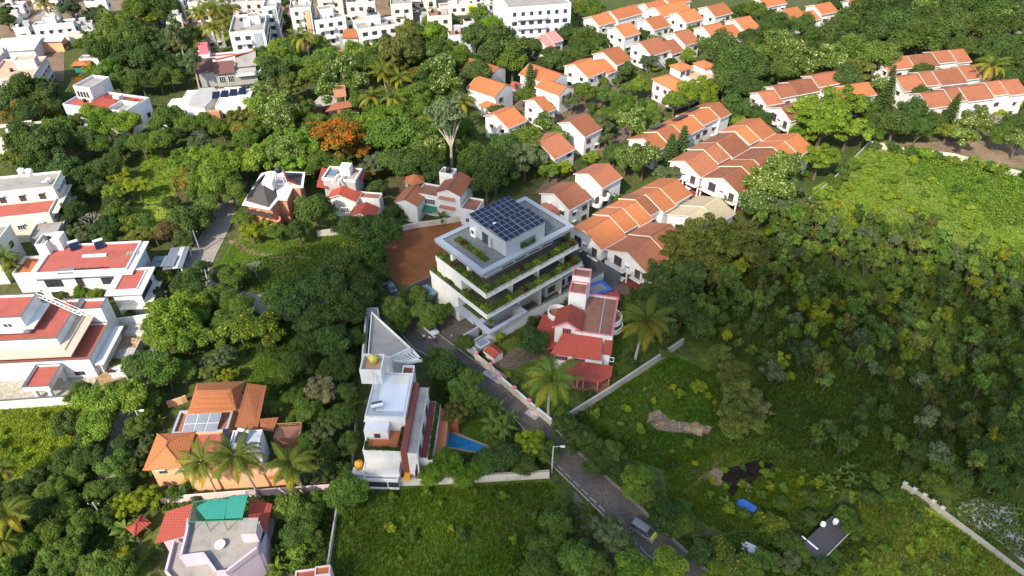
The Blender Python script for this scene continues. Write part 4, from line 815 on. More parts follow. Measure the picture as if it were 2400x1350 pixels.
# ---------------------------------------------------------------- red roofed villa
def zG(x, y): return (1040+x/3.97, 640+y/3.97)
b = B('villa', 'pink and white villa with bright red roofs and stained roof terrace', 'house', *zG(1212,540), 7.2, -12, None, 'red roofed villa')
x0,x1,y0,y1 = b.bb(7.2, zG(1212,540), zG(1600,605), zG(1530,215)); x1 = b.L(*zG(1595,600), 7.2)[0]; y0 = 0; TX = (x0, x1, y0, y1)
b.block(WHITE, STAINRED, 0.2, x1-0.5, 0, y1, 0, 6.7, 0.55, 0.3, PINKTR)
b.box('drain_pipe', ALU, x1-3.2, x1-3.0, 0.4, y1-0.4, 6.77, 6.9)
x_, y_ = b.L(*zG(1170,290), 7.2); b.block(WHITE, STAINRED, -1.8, 0.16, 2.5, 6.5, 0, 6.7, 0.5)
tq = b.L(*zG(1230,300), 8.0); b.block(WHITE, STAINRED, tq[0]-1.6, tq[0]+1.8, tq[1]+0.4, tq[1]+4.0, 6.7, 10.4, 0.4, 0.25, PINKTR); b.block(WHITE, STAINRED, tq[0]-1.5, tq[0]+2.0, tq[1]+4.05, tq[1]+6.8, 6.7, 11.8, 0.35, 0.2, PINKTR)
# small gable with pink barge boards, ridge towards camera
g0 = b.L(*zG(1145,452), 9.0); g1 = b.L(*zG(1190,305), 9.0); gx = (g0[0]+g1[0])/2
w_, hg, hr = 2.3, 9.2, 1.5
m = MB(); m.slab([(gx-w_-0.4, g0[1]-0.6, hg-hr), (gx, g0[1]-0.6, hg+0.3), (gx, g1[1], hg+0.3), (gx-w_-0.4, g1[1], hg-hr)], 0.15); m.slab([(gx, g0[1]-0.6, hg+0.3), (gx+w_+0.4, g0[1]-0.6, hg-hr), (gx+w_+0.4, g1[1], hg-hr), (gx, g1[1], hg+0.3)], 0.15); r = b.P('gable_roof', m, TILE_RY)
m = MB(); m.add([(gx-w_, g0[1], 0), (gx+w_, g0[1], 0), (gx+w_, g0[1], hg-hr+0.1), (gx, g0[1], hg+0.05), (gx-w_, g0[1], hg-hr+0.1), (gx-w_, g1[1], 0), (gx+w_, g1[1], 0), (gx+w_, g1[1], hg-hr+0.1), (gx, g1[1], hg+0.05), (gx-w_, g1[1], hg-hr+0.1)], [(0,1,2,3,4),(9,8,7,6,5),(1,6,7,2),(0,4,9,5)]); b.P('gable_wall', m, WHITE)
m = MB(); yb = g0[1]-0.72
for s_ in (-1, 1): m.add([(gx, yb, hg+0.4), (gx+s_*(w_+0.5), yb, hg-hr+0.06), (gx+s_*(w_+0.5), yb, hg-hr-0.3), (gx, yb, hg), (gx, yb+0.1, hg+0.4), (gx+s_*(w_+0.5), yb+0.1, hg-hr+0.06), (gx+s_*(w_+0.5), yb+0.1, hg-hr-0.3), (gx, yb+0.1, hg)], [(0,1,2,3),(7,6,5,4),(0,4,5,1),(3,2,6,7)])
b.P('barge_board', m, PINKTR, r); b.win('S', gx, g0[1], 5.6, 1.5, 1.6, PINKTR, 3)
# big sloping roof, wall and verandah in front
fx0 = b.L(*zG(1000,735), 4.4)[0]; fx1 = b.L(*zG(1462,848), 4.4)[0]; fy = b.L(*zG(1230,790), 4.4)[1]
b.P('sloping_roof', MB().slab([(fx0, fy, 4.7), (fx1, fy, 4.7), (x1-2.4, -0.03, 6.5), (fx0+1.6, -0.03, 6.5)], 0.16), TILE_R)
b.P('sloping_roof', MB().slab([(fx1+0.05, fy+1.6, 4.9), (x1-0.3, fy+1.6, 4.9), (x1-0.3, -0.04, 6.2), (fx1+0.05, -0.04, 6.2)], 0.14), TILE_R)
b.box('wall', WHITE, fx0+0.6, fx1+0.1, fy+0.5, -0.03, 0, 4.5); b.box('wall', WHITE, fx1+0.11, x1-0.6, fy+1.8, -0.03, 0, 4.7)
for u in (fx0+2.0, fx1-4.2): b.win('S', u, fy+0.5, 2.9, 2.2, 1.0, PINKTR, 3)
b.win('S', fx1+1.8, fy+1.8, 3.2, 0.8, 0.9, WFRAME, 0)
vx0 = b.L(*zG(1105,935), 2.9)[0]; vy = b.L(*zG(1300,1000), 2.7)[1]; vx1 = b.L(*zG(1570,900), 2.9)[0]
b.P('verandah_roof', MB().slab([(vx0, vy, 2.7), (vx1-2.2, vy, 2.7), (vx1, vy+2.0, 2.7), (vx1, fy+0.45, 3.3), (fx0+3.2, fy+0.45, 3.3), (vx0, fy-0.6, 3.0)], 0.14), TILE_R)
for u, v in ((vx0+0.2, vy+0.3), (vx0+2.9, vy+0.3), (vx1-5.0, vy+0.3), (vx1-2.3, vy+0.3), (vx1-0.4, vy+2.2)): b.box('post', PINKTR, u-0.13, u+0.13, v-0.13, v+0.13, 0, 2.55)
b.box('verandah_floor', STAINRED, vx0, vx1-0.2, vy+0.1, fy+0.4, 0, 0.35)
# red porch roofs on the left, round balconies
pts = [b.L(*zG(*p), 3.2) for p in ((870,500),(925,372),(1010,365),(1075,470),(1075,600),(960,640))]; cx = sum(p[0] for p in pts)/6; cy = sum(p[1] for p in pts)/6
m = MB().add([(p[0], p[1], 3.0) for p in pts]+[(cx+0.8, cy-0.5, 4.6), (cx+1.4, cy+1.0, 4.6)]+[(p[0], p[1], 2.85) for p in pts], [(0,6,1),(1,6,7,2),(2,7,3),(3,7,6,4),(4,6,5),(5,6,0)]+[(i, 8+i, 8+(i+1)%6, (i+1)%6) for i in range(6)]+[tuple(range(13,7,-1))]); b.P('porch_roof', m, TILE_R)
b.prism('porch_wall', PINKW, [(cx+(p[0]-cx)*0.8, cy+(p[1]-cy)*0.8) for p in pts], 0, 2.84)
m = MB().slab([(fx0+0.5, fy+3, 3.2), (fx0+0.5, fy+7, 3.6), (fx0-1.5, fy+7, 2.8), (fx0-2.2, fy+3, 2.6)][::-1], 0.14); b.P('porch_roof', m, TILE_R)
for (p, rr, zz) in ((zG(1060,350), 2.0, 5.6), (zG(1060,430), 1.5, 3.6), (zG(1555,395), 2.3, 6.4), (zG(1570,470), 2.1, 4.4)):
    u, v = b.L(*p, zz); b.P('round_balcony', MB().lathe([(rr, zz-1.2), (rr, zz), (rr-0.22, zz), (rr-0.22, zz-0.9), (0.05, zz-0.92)], u, v, 20), WHITE)
    b.P('balcony_floor', MB().lathe([(rr-0.24, zz-0.9), (rr-0.24, zz-0.86), (0.02, zz-0.855)], u, v, 18), STAINRED)
# pump house and blue sheeted lean-to
q = B('pump_house', 'small red roofed pump house inside the villa gate', 'shed', *zG(470,725), 1.8, -45); q.gable(PINKW, TILE_R, -1.3, 1.3, 0, 1.1, 1.1, 2.2, over=0.3)
q = B('lean_to', 'flat lean-to roof edged in bright blue sheeting behind the red roofed villa', 'shed', *zG(1330,165), 3.0, 30); x0,x1,y0,y1 = q.bb(3.0, zG(1330,165), zG(1550,130), zG(1440,75), zG(1480,190))
q.box('roof', WEATHER, x0+0.7, x1-0.7, y0+0.7, y1-0.7, 2.85, 3.0); q.parapet(BLUEP, x0, x1, y0, y1, 2.8, 0.26, 0.8, 'blue_sheet'); q.box('wall', PINKW, x0+0.4, x1-0.4, y0+0.4, y1-0.4, 0, 2.79)
q = B('red_awning', 'red curved awning behind the blue edged lean-to', 'awning', *zG(1560,200), 2.8, 20); q.P('awning_cover', MB().xprism([(-1.6,2.2),(-0.8,2.9),(0,3.1),(0.8,2.9),(1.6,2.2),(1.5,2.15),(0,3.0),(-1.5,2.15)], -1.5, 1.5), TILE_R); q.P('awning_posts', MB().tube((-1.4,-1.5,0),(-1.4,-1.5,2.2),0.05).tube((1.4,-1.5,0),(1.4,-1.5,2.2),0.05).tube((1.4,1.5,0),(1.4,1.5,2.2),0.05).tube((-1.4,1.5,0),(-1.4,1.5,2.2),0.05), DKMET)
# gate
gA, gB = G(1152,872), G(1170,893); d = (gB-gA); gt = link('gate', None, None, (gA.x, gA.y, 0), math.atan2(d.y, d.x)); tag(gt, 'grey sheet gate between pink capped posts at the villa drive', 'gate')
L_ = d.length
for i in range(2): link('gate_leaf', MB().box(0.1+i*L_/2, L_/2+i*L_/2-0.1, -0.04, 0.04, 0.15, 2.0).mesh('gate_leaf', PINKW), gt)
# ---------------------------------------------------------------- triangular house and long white house
def zH(x, y): return (760+x/2.872, 680+y/2.872)
b = B('house', 'grey triangular flat roofed house with white parapet pointing away from the camera', 'house', *zH(300,430), 7.0, 90, None, 'triangular house')
tri = [b.L(*zH(*p), 7.0) for p in ((293,445),(318,148),(585,392),(450,455))]
b.prism('wall', WHITE, tri, 0, 6.6); c = (sum(p[0] for p in tri)/4, sum(p[1] for p in tri)/4)
inn = [(c[0]+(p[0]-c[0])*0.95, c[1]+(p[1]-c[1])*0.95) for p in tri]; b.prism('roof_deck', WEATHER, inn, 6.603, 6.65)
m = MB()
for i in range(4):
    p, q_, r_, s_ = tri[i], tri[(i+1)%4], inn[(i+1)%4], inn[i]; m.prism([p, q_, r_, s_], 6.61, 7.25)
b.P('parapet', m, WHITE)
lv = [b.L(*zH(*p), 6.0) for p in ((450,460),(590,392),(660,470),(560,490))]; b.prism('louvre_beam', WHITE, [lv[1], lv[2], (lv[2][0]-0.3, lv[2][1]+0.3), (lv[1][0]-0.3, lv[1][1]+0.3)], 5.6, 6.2)
b.prism('louvre_beam', WHITE, [lv[2], lv[3], (lv[3][0]+0.5, lv[3][1]), (lv[2][0]+0.5, lv[2][1]+0.3)], 5.6, 6.2)
for i in range(6):
    t = (i+0.5)/6; p = (tri[3][0]+(lv[1][0]-tri[3][0])*t, tri[3][1]+(lv[1][1]-tri[3][1])*t); e = (lv[3][0]+(lv[2][0]-lv[3][0])*t, lv[3][1]+(lv[2][1]-lv[3][1])*t)
    b.prism('louvre', WHITE, [p, e, (e[0]+0.28, e[1]), (p[0]+0.28, p[1])], 5.62, 6.1)
lw = [b.L(*zH(*p), 3.0) for p in ((250,500),(285,120),(360,118),(362,150))]; 
for i in range(3):
    p, q_ = lw[i], lw[i+1]; dx, dy = q_[0]-p[0], q_[1]-p[1]; k = math.hypot(dx, dy); n = (-dy/k*0.14, dx/k*0.14); b.prism('garden_wall', WHITE, [(p[0]+n[0], p[1]+n[1]), (p[0]-n[0], p[1]-n[1]), (q_[0]-n[0], q_[1]-n[1]), (q_[0]+n[0], q_[1]+n[1])], 0, 3.0)
b = B('house', 'long white house with yellow water tank tower and orange terraces beside the pool', 'house', *zH(275,850), 9.2, 88, None, 'long white house')
x0,x1,y0,y1 = b.bb(9.2, zH(272,850), zH(545,840), zH(560,560)); W = -y0  # y runs to the left
b.block(WHITE, SHEET, 0, x1, y0, y1, 0, 9.0, 0.25, 0.2); b.box('white_roof_coat', TANKW, 1.4, x1-0.4, y0+0.4, y1-1.6, 9.065, 9.12)
t0 = b.bb(12.4, zH(265,430), zH(380,430), zH(380,540)); b.block(WHITE, TAN, t0[0], t0[1], t0[2], t0[3], 9.0, 11.4, 1.0, 0.2)
b.tank((t0[0]+t0[1])/2+0.8, (t0[2]+t0[3])/2, 11.48, 0.8, 1.7, TANKY)
u, v = b.L(*zH(355,775), 9.6); b.heater(u, v, 9.12, 1.9); m = MB()
lx, ly = b.L(*zH(345,660), 9.3)
for k in (-0.25, 0.25): m.tube((lx, ly+k, 9.1), (lx+1.2, ly+k, 11.6), 0.04, None, 4)
for i in range(8): m.tube((lx+i*0.15, ly-0.25, 9.2+i*0.3), (lx+i*0.15, ly+0.25, 9.2+i*0.3), 0.03, None, 4)
b.P('ladder', m, ALU)
b.box('roof_patch', CREAM, x1-2.6, x1-0.5, y0+0.5, y0+3.4, 9.125, 9.16); b.block(WHITE, REDDARK, x1+0.03, x1+3.0, y0+0.3, y1-4.3, 0, 7.6, 0.5)
# maroon, white and orange strips stepping down on the pool side
for k, (w0, w1, z, wm, dm) in enumerate(((0.03, 1.1, 8.0, REDDARK, REDDARK), (1.13, 2.7, 7.4, WHITE, WEATHER), (2.73, 4.0, 4.6, WHITE, REDDARK), (4.9, 6.3, 3.4, PEACH, ORTER))):
    xe_ = b.L(*zH((520, 560, 600, 665)[k], (1080, 1100, 1130, 1100)[k]), z)[0]
    b.box('side_storey', wm, xe_, x1-1.0-k*0.6, y0-w1, y0-w0, 0, z); b.box('side_terrace', dm, xe_+0.1, x1-1.1-k*0.6, y0-w1+0.08, y0-w0-0.08, z+0.003, z+0.05)
xp_ = b.L(*zH(640,1140), 4.9)[0]; b.box('planter_wall', WHITE, xp_, x1-3, y0-4.85, y0-4.03, 0, 4.9); HEDGE1 = (b, xp_, x1-3, y0-4.8, y0-4.1, 4.9)
b.box('bay', ORTER, 4.5, 9.5, y0-8.0, y0-6.33, 0, 3.4)
# lower front terraces
f = b.bb(6.2, zH(300,975), zH(505,1085)); 
b.block(WHITE, ORTER, f[0]-0.4, -0.03, y0+0.2, y1-0.3, 0, 6.0, 0.7, 0.2)
b.box('stair_box', WHITE, -2.1, -0.05, y1-4.0, y1-0.1, 6.07, 8.2); b.win('W', y1-2.2, -2.1, 6.6, 0.8, 0.8, BFRAME, 0)
HEDGE2 = (b, f[0]-0.35, f[0]+0.25, y0+0.3, y1-0.5, 6.7); HEDGE3 = (b, f[0]+0.3, -0.2, y0+0.25, y0+0.75, 6.7); HEDGE4 = (b, f[0]+0.3, -3.4, y1-0.95, y1-0.45, 6.7)
x2 = f[0]-0.43; xc_ = b.L(*zH(390,1208), 4.2)[0]; xg_ = min(xc_-0.8, b.L(*zH(390,1262), 0)[0]); b.block(WHITE, CREAM, xc_, x2, y0+0.4, y1-0.4, 0, 4.0, 0.25, 0.2); b.block(WHITE, WEATHER, xg_, xc_-0.03, y0+0.6, y1-0.4, 0, 2.4, 0.3, 0.2)
b.box('door_canopy', TANKO, xg_+0.2, xg_+2.0, y0-1.2, y0-0.2, 2.2, 2.35)
u = x2-5.0; 
for v in (y0+1.4, (y0+y1)/2, y1-1.6): b.win('W', v, xg_, 0.9, 1.5, 1.0, DKMET, 1)
b.box('side_block', WHITE, xg_+0.6, x2-0.6, y1-0.38, y1+1.6, 0, 3.0); b.tank(xg_+2.0, y1+0.6, 3.01, 0.7, 1.4, TANKO)
for i in range(6):
    b.win('N', 1.5+i*2.2, y1, 5.6, 1.1, 1.2, DKMET, 0, True)
for i in range(5): b.win('S', -8+i*4.2, y0-4.03+0.0, 1.2, 1.4, 1.4, BFRAME, 1) if False else b.win('S', -8+i*4.2, y0-2.7, 5.0, 1.4, 1.5, BFRAME, 1)
# swimming pool
pl = [G(*zH(*p)) for p in ((790,940),(1095,1055),(1085,1095),(1000,1090),(735,1040))]
pr = link('swimming_pool', None, None, (pl[0].x, pl[0].y, 0)); tag(pr, 'blue tapering swimming pool with stone rim beside the long white house', 'pool'); LAND.append(('blue swimming pool', 1075, 1035))
pts = [(p.x-pl[0].x, p.y-pl[0].y) for p in pl]; c = (sum(p[0] for p in pts)/5, sum(p[1] for p in pts)/5); outer = [(c[0]+(p[0]-c[0])*1.1+(0.3 if p[0] > c[0] else -0.3), c[1]+(p[1]-c[1])*1.25) for p in pts]
m = MB()
for i in range(5): m.prism([pts[i], pts[(i+1)%5], outer[(i+1)%5], outer[i]], 0.02, 0.22)
link('pool_rim', m.mesh('pool_rim', TAN), pr); link('water', MB().prism(pts, 0.02, 0.14).mesh('water', POOLM), pr)
# ---------------------------------------------------------------- orange tiled house (lower left)
def zI(x, y): return (300+x/2.756, 860+y/2.756)
b = B('house', 'peach house with large orange tiled hip roofs behind three coconut palms', 'house', *zI(385,300), 5.8, 4, None, 'orange tiled house')
P3 = lambda p, z: (*b.L(*zI(*p), z), z)
m = MB(); e = [P3((383,302), 5.6), P3((700,280), 5.6), P3((762,90), 7.0), P3((445,104), 7.0)]; rl, rr = P3((475,190), 8.2), P3((640,178), 8.2); r2 = P3((445,152), 8.6); r3 = P3((668,145), 8.6)
m.add(e+[rl, rr, r2, r3], [(0,1,5,4),(1,2,7,5),(2,3,6,7),(3,0,4,6),(4,5,7,6)]); b.P('hip_roof', m, TILE_OY)
b.P('lean_roof', MB().slab([P3((690,385), 4.8), P3((835,405), 4.6), P3((895,122), 6.2), P3((768,104), 7.2)], 0.15), TILE_O)
b.P('porch_roof', MB().slab([P3((800,395), 4.4), P3((938,415), 4.0), P3((972,325), 4.4), P3((850,335), 5.0)], 0.14), TILE_O)
bb0 = b.bb(5.0, zI(385,300), zI(880,130)); b.box('wall', PEACH, bb0[0]+1.0, bb0[1]-1.4, bb0[2]+0.5, bb0[3]-1.5, 0, 4.9)
tb = b.bb(5.0, zI(290,415), zI(690,300)); b.block(PEACH, STAINRED, tb[0], tb[1]-0.4, tb[2]-0.6, bb0[2]+0.48, 0, 4.6, 0.5, 0.3, BLGREY)
c0, c1, c2, c3 = P3((345,432), 5.0), P3((565,425), 5.0), P3((605,296), 6.4), P3((380,308), 6.4)
fr = link('solar_collector', MB().slab([c0, c1, c2, c3], 0.12).mesh('solar_collector', ALU), b.root)
for i in range(3):
    for j in range(2):
        L2 = lambda u, v: tuple(Vector(c0).lerp(Vector(c1), u).lerp(Vector(c3).lerp(Vector(c2), u), v)+Vector((0, -0.02, 0.05)))
        link('collector_pane', MB().slab([L2(i/3+0.015, j/2+0.02), L2((i+1)/3-0.015, j/2+0.02), L2((i+1)/3-0.015, (j+1)/2-0.02), L2(i/3+0.015, (j+1)/2-0.02)], 0.03).mesh('collector_pane', GLSHEET), fr)
b.P('collector_stand', MB().tube((c3[0]+0.3, c3[1]-0.2, 4.6), (c3[0]+0.3, c3[1]-0.2, 6.2), 0.06).tube((c2[0]-0.3, c2[1]-0.2, 4.6), (c2[0]-0.3, c2[1]-0.2, 6.2), 0.06), ALU)
lb = b.bb(5.2, zI(95,668), zI(345,628), zI(395,440)); lx1 = b.L(*zI(345,628), 5.2)[0]; ly0 = b.L(*zI(95,668), 5.2)[1]; ly1 = b.L(*zI(190,432), 5.2)[1]
b.box('wall', PEACH, lb[0]+0.8, lx1-0.4, ly0+0.7, ly1-0.5, 0, 5.1); b.hip(TILE_OY, lb[0]+0.5, lx1, ly0+0.5, ly1-0.5, 5.2, 0.55)
for i in range(2): b.win('S', lb[0]+2.5+i*3, ly0+0.7, 3.4, 1.0, 1.1, GREENAWN, 1, True)
mb_ = b.bb(5.2, zI(395,600), zI(640,425)); b.block(PEACH, REDTER, lx1+0.02, mb_[1]+1.5, mb_[2], tb[2]-0.63, 0, 4.6, 0.5)
for i in range(3): u, v = b.L(*zI(640,500-i*35), 5.2); link('solar_panel', MB().slab([(u-0.8, v-1.0, 5.0), (u+0.4, v-1.0, 5.0), (u+0.5, v+0.6, 5.7), (u-0.7, v+0.6, 5.7)], 0.06).mesh('solar_panel', SOLAR), b.root)
u, v = b.L(*zI(735,455), 5.6); b.block(WHITE, SHEET, u-1.6, u+3.2, v-2.4, v+1.2, 0, 5.6, 0.3); b.heater(u+0.3, v-0.4, 5.66, -0.3)
db = b.bb(3.4, zI(935,460), zI(1125,375)); b.box('terrace_floor', STAINRED, db[0], db[1], db[2], db[3], 0, 3.3); b.rail(db[0], db[1], db[2], db[3], 3.3, 0.8, PEACH, 'NE')
b.box('wall', PEACH, lx1+1.0, db[1]-1.5, mb_[2]-2.2, mb_[2]-0.02, 0, 3.4); b.P('rear_roof', MB().slab([P3((905,720), 2.6), P3((985,735), 2.6), P3((1000,630), 3.4), P3((910,640), 3.4)], 0.12), TILE_O)
# ---------------------------------------------------------------- lilac house with grey terrace and green net
b = B('house', 'lilac house with grey roof terrace, red side roofs and a green net pergola', 'house', *zI(430,1000), 6.6, 0, None, 'lilac house')
P3 = lambda p, z: (*b.L(*zI(*p), z), z); P2 = lambda p, z: b.L(*zI(*p), z)
poly = [P2(p, 6.4) for p in ((395,990),(840,975),(835,1180),(640,1330),(575,1335),(490,1215),(345,1235),(385,1075))]
b.prism('wall', LILAC, poly, 0, 6.0); b.prism('terrace', WEATHER, [(p[0]*0.985+0.06, p[1]*0.985-0.03) for p in poly], 6.003, 6.06)
m = MB()
for i in (2, 3, 4, 5, 6, 7):
    p, q_ = Vector(poly[i]), Vector(poly[(i+1)%8]); d = (q_-p).normalized(); n = Vector((-d.y, d.x))*0.16; m.prism([p+n, p-n, q_-n, q_+n], 6.06, 6.95)
b.P('parapet', m, LILAC)
po2 = [P2(p, 4.2) for p in ((300,1130),(385,1130),(345,1240),(490,1220),(590,1350),(560,1420),(330,1420),(250,1330))]; b.prism('lower_wall', LILAC, po2, 0, 4.0); b.prism('lower_terrace', WEATHER, po2, 4.003, 4.05)
m = MB()
for i in (4, 5, 6, 7):
    p, q_ = Vector(po2[i]), Vector(po2[(i+1)%8]); d = (q_-p).normalized(); n = Vector((-d.y, d.x))*0.16; m.prism([p+n, p-n, q_-n, q_+n], 4.06, 4.7)
b.P('parapet', m, LILAC)
b.P('side_roof', MB().slab([P3((170,1142), 4.4), P3((388,1080), 5.0), P3((422,880), 6.8), P3((245,935), 6.4)], 0.16), TILE_R); b.prism('side_wall', LILAC, [P2(p, 4.6) for p in ((225,1120),(385,1075),(410,900),(265,940))], 0, 4.3)
b.P('side_roof', MB().slab([P3((775,975), 6.6), P3((895,1062), 5.0), P3((932,885), 5.4), P3((800,848), 6.9)], 0.16), TILE_R); b.prism('side_wall', LILAC, [P2(p, 5.0) for p in ((780,985),(870,1040),(905,890),(800,870))], 0, 4.9)
b.prism('stair_room', LILAC, [P2(p, 8.4) for p in ((725,1078),(825,1072),(850,1000),(840,978),(745,980))], 6.06, 8.3); b.prism('stair_roof', WEATHER, [P2(p, 8.4) for p in ((722,1080),(828,1075),(842,976),(742,978))], 8.303, 8.5)
b.prism('gutter_block', LILAC, [P2(p, 4.8) for p in ((830,1190),(890,1060),(870,1200),(690,1345),(640,1340))], 0, 4.6)
u, v = P2((600,1160), 6.1); tk = b.P('roof_plinth', MB().lathe([(0.25, 6.06), (0.25, 6.5), (0.75, 6.55), (0.75, 6.7), (0.05, 6.72)], u, v, 18), TANKW)
pg = [P3((385,1000), 8.6), P3((735,988), 8.6), P3((775,822), 8.8), P3((425,872), 8.8)]
m = MB()
for i in range(4): m.tube(pg[i], pg[(i+1)%4], 0.07, None, 5)
for t in (0.0, 0.33, 0.66, 1.0):
    a_ = Vector(pg[0]).lerp(Vector(pg[1]), t); c_ = Vector(pg[3]).lerp(Vector(pg[2]), t); m.tube(a_, (a_.x, a_.y, 6.06), 0.06, None, 5); m.tube(c_, (c_.x, c_.y, 5.0), 0.06, None, 5); m.tube(a_, c_, 0.05, None, 5)
for i in range(14):
    t = i/13*0.28; a_ = Vector(pg[0]).lerp(Vector(pg[1]), t); c_ = Vector(pg[3]).lerp(Vector(pg[2]), t); m.tube(a_, c_, 0.025, None, 4)
b.P('pergola_frame', m, GREENAWN)
b.P('shade_net', MB().slab([P3((500,985), 8.68), P3((620,982), 8.68), P3((655,850), 8.86), P3((520,862), 8.86)], 0.03), TEAL); b.P('shade_net', MB().slab([P3((625,980), 8.7), P3((738,976), 8.7), P3((776,820), 9.2), P3((655,838), 9.2)], 0.03), TEAL); b.P('shade_net', MB().slab([P3((440,905), 8.75), P3((500,985), 8.66), P3((520,862), 8.86)], 0.03), TEAL)
b = B('house', 'pink walled house corner with red roof at the bottom edge', 'house', *zI(1080,1350), 4.0, 8); b.block(PINKW, REDTER, 0, 5.0, -6, 0.8, 0, 3.6, 0.4); b.block(PINKW, ORTER, 2.8, 4.9, -0.6, 0.8, 3.66, 4.1, 0.3)
q = B('garden_shelter', 'small red tiled garden shelter left of the lilac house', 'shed', *zI(60,1010), 2.8, 55); q.hip(TILE_R, -1.1, 1.1, -0.9, 0.9, 2.3, 0.5, 0.3); 
for u, v in ((-1,-0.8),(1,-0.8),(1,0.8),(-1,0.8)): q.box('post', BFRAME, u-0.1, u+0.1, v-0.1, v+0.1, 0, 2.25)
# ---------------------------------------------------------------- shack and sheets, lower right
def zS(x, y): return (1800+x/3.857, 1000+y/3.857)
SHACK = plaster('rusty_tin', (0.055, 0.05, 0.05), (0.02, 0.015, 0.012), amt=0.9)
b = B('shack', 'dark tin roofed shack with a tyre and bucket on its roof at the lower right', 'shed', *zS(460,1165), 2.6, 38, None, 'tin roofed shack')
x0,x1,y0,y1 = b.bb(2.6, zS(460,1150), zS(680,1005), zS(575,810), zS(340,1110)); b.box('wall', SHACK, x0+0.2, x1-0.2, y0+0.2, y1-0.2, 0, 2.4)
for i in range(7): b.P('roof_sheet', MB().slab([(x0+i*(x1-x0)/7+0.02, y0, 2.45+0.04*(i%2)), (x0+(i+1)*(x1-x0)/7+0.06, y0, 2.45+0.04*(i%2)), (x0+(i+1)*(x1-x0)/7+0.06, y1, 2.8+0.04*(i%2)), (x0+i*(x1-x0)/7+0.02, y1, 2.8+0.04*(i%2))], 0.04), SHACK)
b.P('bamboo_pole', MB().tube((x0-0.3, y0-0.2, 2.6), (x1+0.4, y0-0.1, 2.6), 0.09), WALLTOP); b.P('white_strip', MB().box(x0+1.2, x0+1.45, y0+1.2, y0+4.0, 2.75, 2.82), TANKW)
u, v = b.L(*zS(495,890), 2.8); o = B('bucket', 'upturned white bucket on the shack roof', 'bucket', *zS(495,890), 2.8, 0); o.P('bucket_body', MB().lathe([(0.42, 2.9), (0.36, 3.35), (0.05, 3.36)]), TANKW)
o = B('drum', 'pale blue drum on the shack roof', 'drum', *zS(605,870), 2.9, 0); o.tank(0, 0, 2.9, 0.4, 0.9, TANKW, 'drum_body')
for (lab, pp, hd, w, d, z, mt, cat, nm) in (('stack of corrugated blue sheets lying in the lower right meadow', (1745,1188), -40, 2.6, 1.1, 0.35, BLUEP, 'sheets', 'blue_sheet_stack'), ('pale sheet thrown over rubbish near the bottom edge', (1752,1290), -30, 2.4, 1.3, 0.4, SHEET, 'sheet', 'grey_sheet'), ('white plank leaning by the roadside at the bottom', (1638,1293), -40, 2.2, 0.35, 0.25, TANKW, 'plank', 'white_plank')):
    o = B(nm, lab, cat, *pp, 0, hd)
    for i in range(3): o.P('sheet', MB().slab([(-w/2+i*0.25, -d/2+i*0.12, 0.1+i*0.16), (w/2+i*0.2, -d/2+i*0.12, 0.1+i*0.16), (w/2+i*0.2, d/2+i*0.12, z+i*0.16), (-w/2+i*0.25, d/2+i*0.12, z+i*0.16)], 0.06), mt)
# ---------------------------------------------------------------- town houses at the top
def z1(x, y): return (x/3.97, y/3.97)
PALEB = plaster('pale_blue_wash', (0.60, 0.64, 0.70), amt=0.6); IVORY = plaster('ivory_wash', (0.68, 0.62, 0.52), amt=0.6); PALEG = plaster('pale_grey_wash', (0.58, 0.57, 0.55), amt=0.7)
def z2(x, y): return (600+x/3.97, y/3.97)
def flat(label, fl, br, z, hd, wall_=WHITE, deck=WEATHER, name='house', cat='house', lm=None, ph=0.7, floors=None, head=None, tank=None, fr=DKMET, nw=None, shade=True):
    """flat-roofed block from its front-left and back-right roof corners in the photograph"""
    if wall_ is WHITE: wall_ = rnd.choice((WHITE, WHITE, PALEB, IVORY, PALEG))
    b = B(name, label, cat, *fl, z, hd, None, lm); x1, y1 = b.L(*br, z)
    b.block(wall_, deck, 0, x1, 0, y1, 0, z-ph, ph); n = floors or max(1, round((z-ph)/3.2))
    for k in range(n):
        zz = 1.0+k*(z-ph)/n
        b.winrow('S', 0.6, x1-0.6, 0, zz, nw or max(1, int(x1/3.2)), w=rnd.choice((1.0, 1.3, 1.6)), h=1.15, fr=fr, mull=1, shade=shade)
        if b.o.x < 0: b.winrow('E', 0.6, y1-0.6, x1, zz, max(1, int(y1/3.2)), w=1.3, h=1.3, fr=fr, mull=1, shade=shade)
        else: b.winrow('W', 0.6, y1-0.6, 0, zz, max(1, int(y1/3.2)), w=1.3, h=1.3, fr=fr, mull=1, shade=shade)
    if head: u, v, w, d, h = head; b.block(wall_, deck, u*x1, u*x1+w, v*y1, v*y1+d, z-ph+0.07, z-ph+h, 0.3)
    for t in (tank or []): b.tank(t[0]*x1, t[1]*y1, (z-ph+0.07) if len(t) < 4 else t[3], 0.75, 1.5, t[2])
    for _ in range(2): b.tank(rnd.uniform(0.15, 0.85)*x1, rnd.uniform(0.3, 0.85)*y1, z-ph+0.07, 0.55, 1.1, rnd.choice((TANKK, TANKK, TANKW)))
    u_, v_ = rnd.uniform(0.1, 0.6)*x1, rnd.uniform(0.4, 0.7)*y1; b.box('roof_shed', rnd.choice((WHITE, CREAM, GREYC, SHEET)), u_, u_+2.2, v_, v_+1.8, z-ph+0.07, z-ph+2.0)
    b.x1, b.y1 = x1, y1; return b
flat('white cube house with a wooden lattice front in the upper left town', z1(300,235), z1(700,170), 8.0, 14, lm='lattice fronted house', head=(0.3, 0.45, 3.5, 2.5, 2.3))
flat('low beige house with a row of dark windows in the upper left town', z1(625,305), z1(935,262), 5.0, 20, CREAM, TAN, nw=2, shade=False)
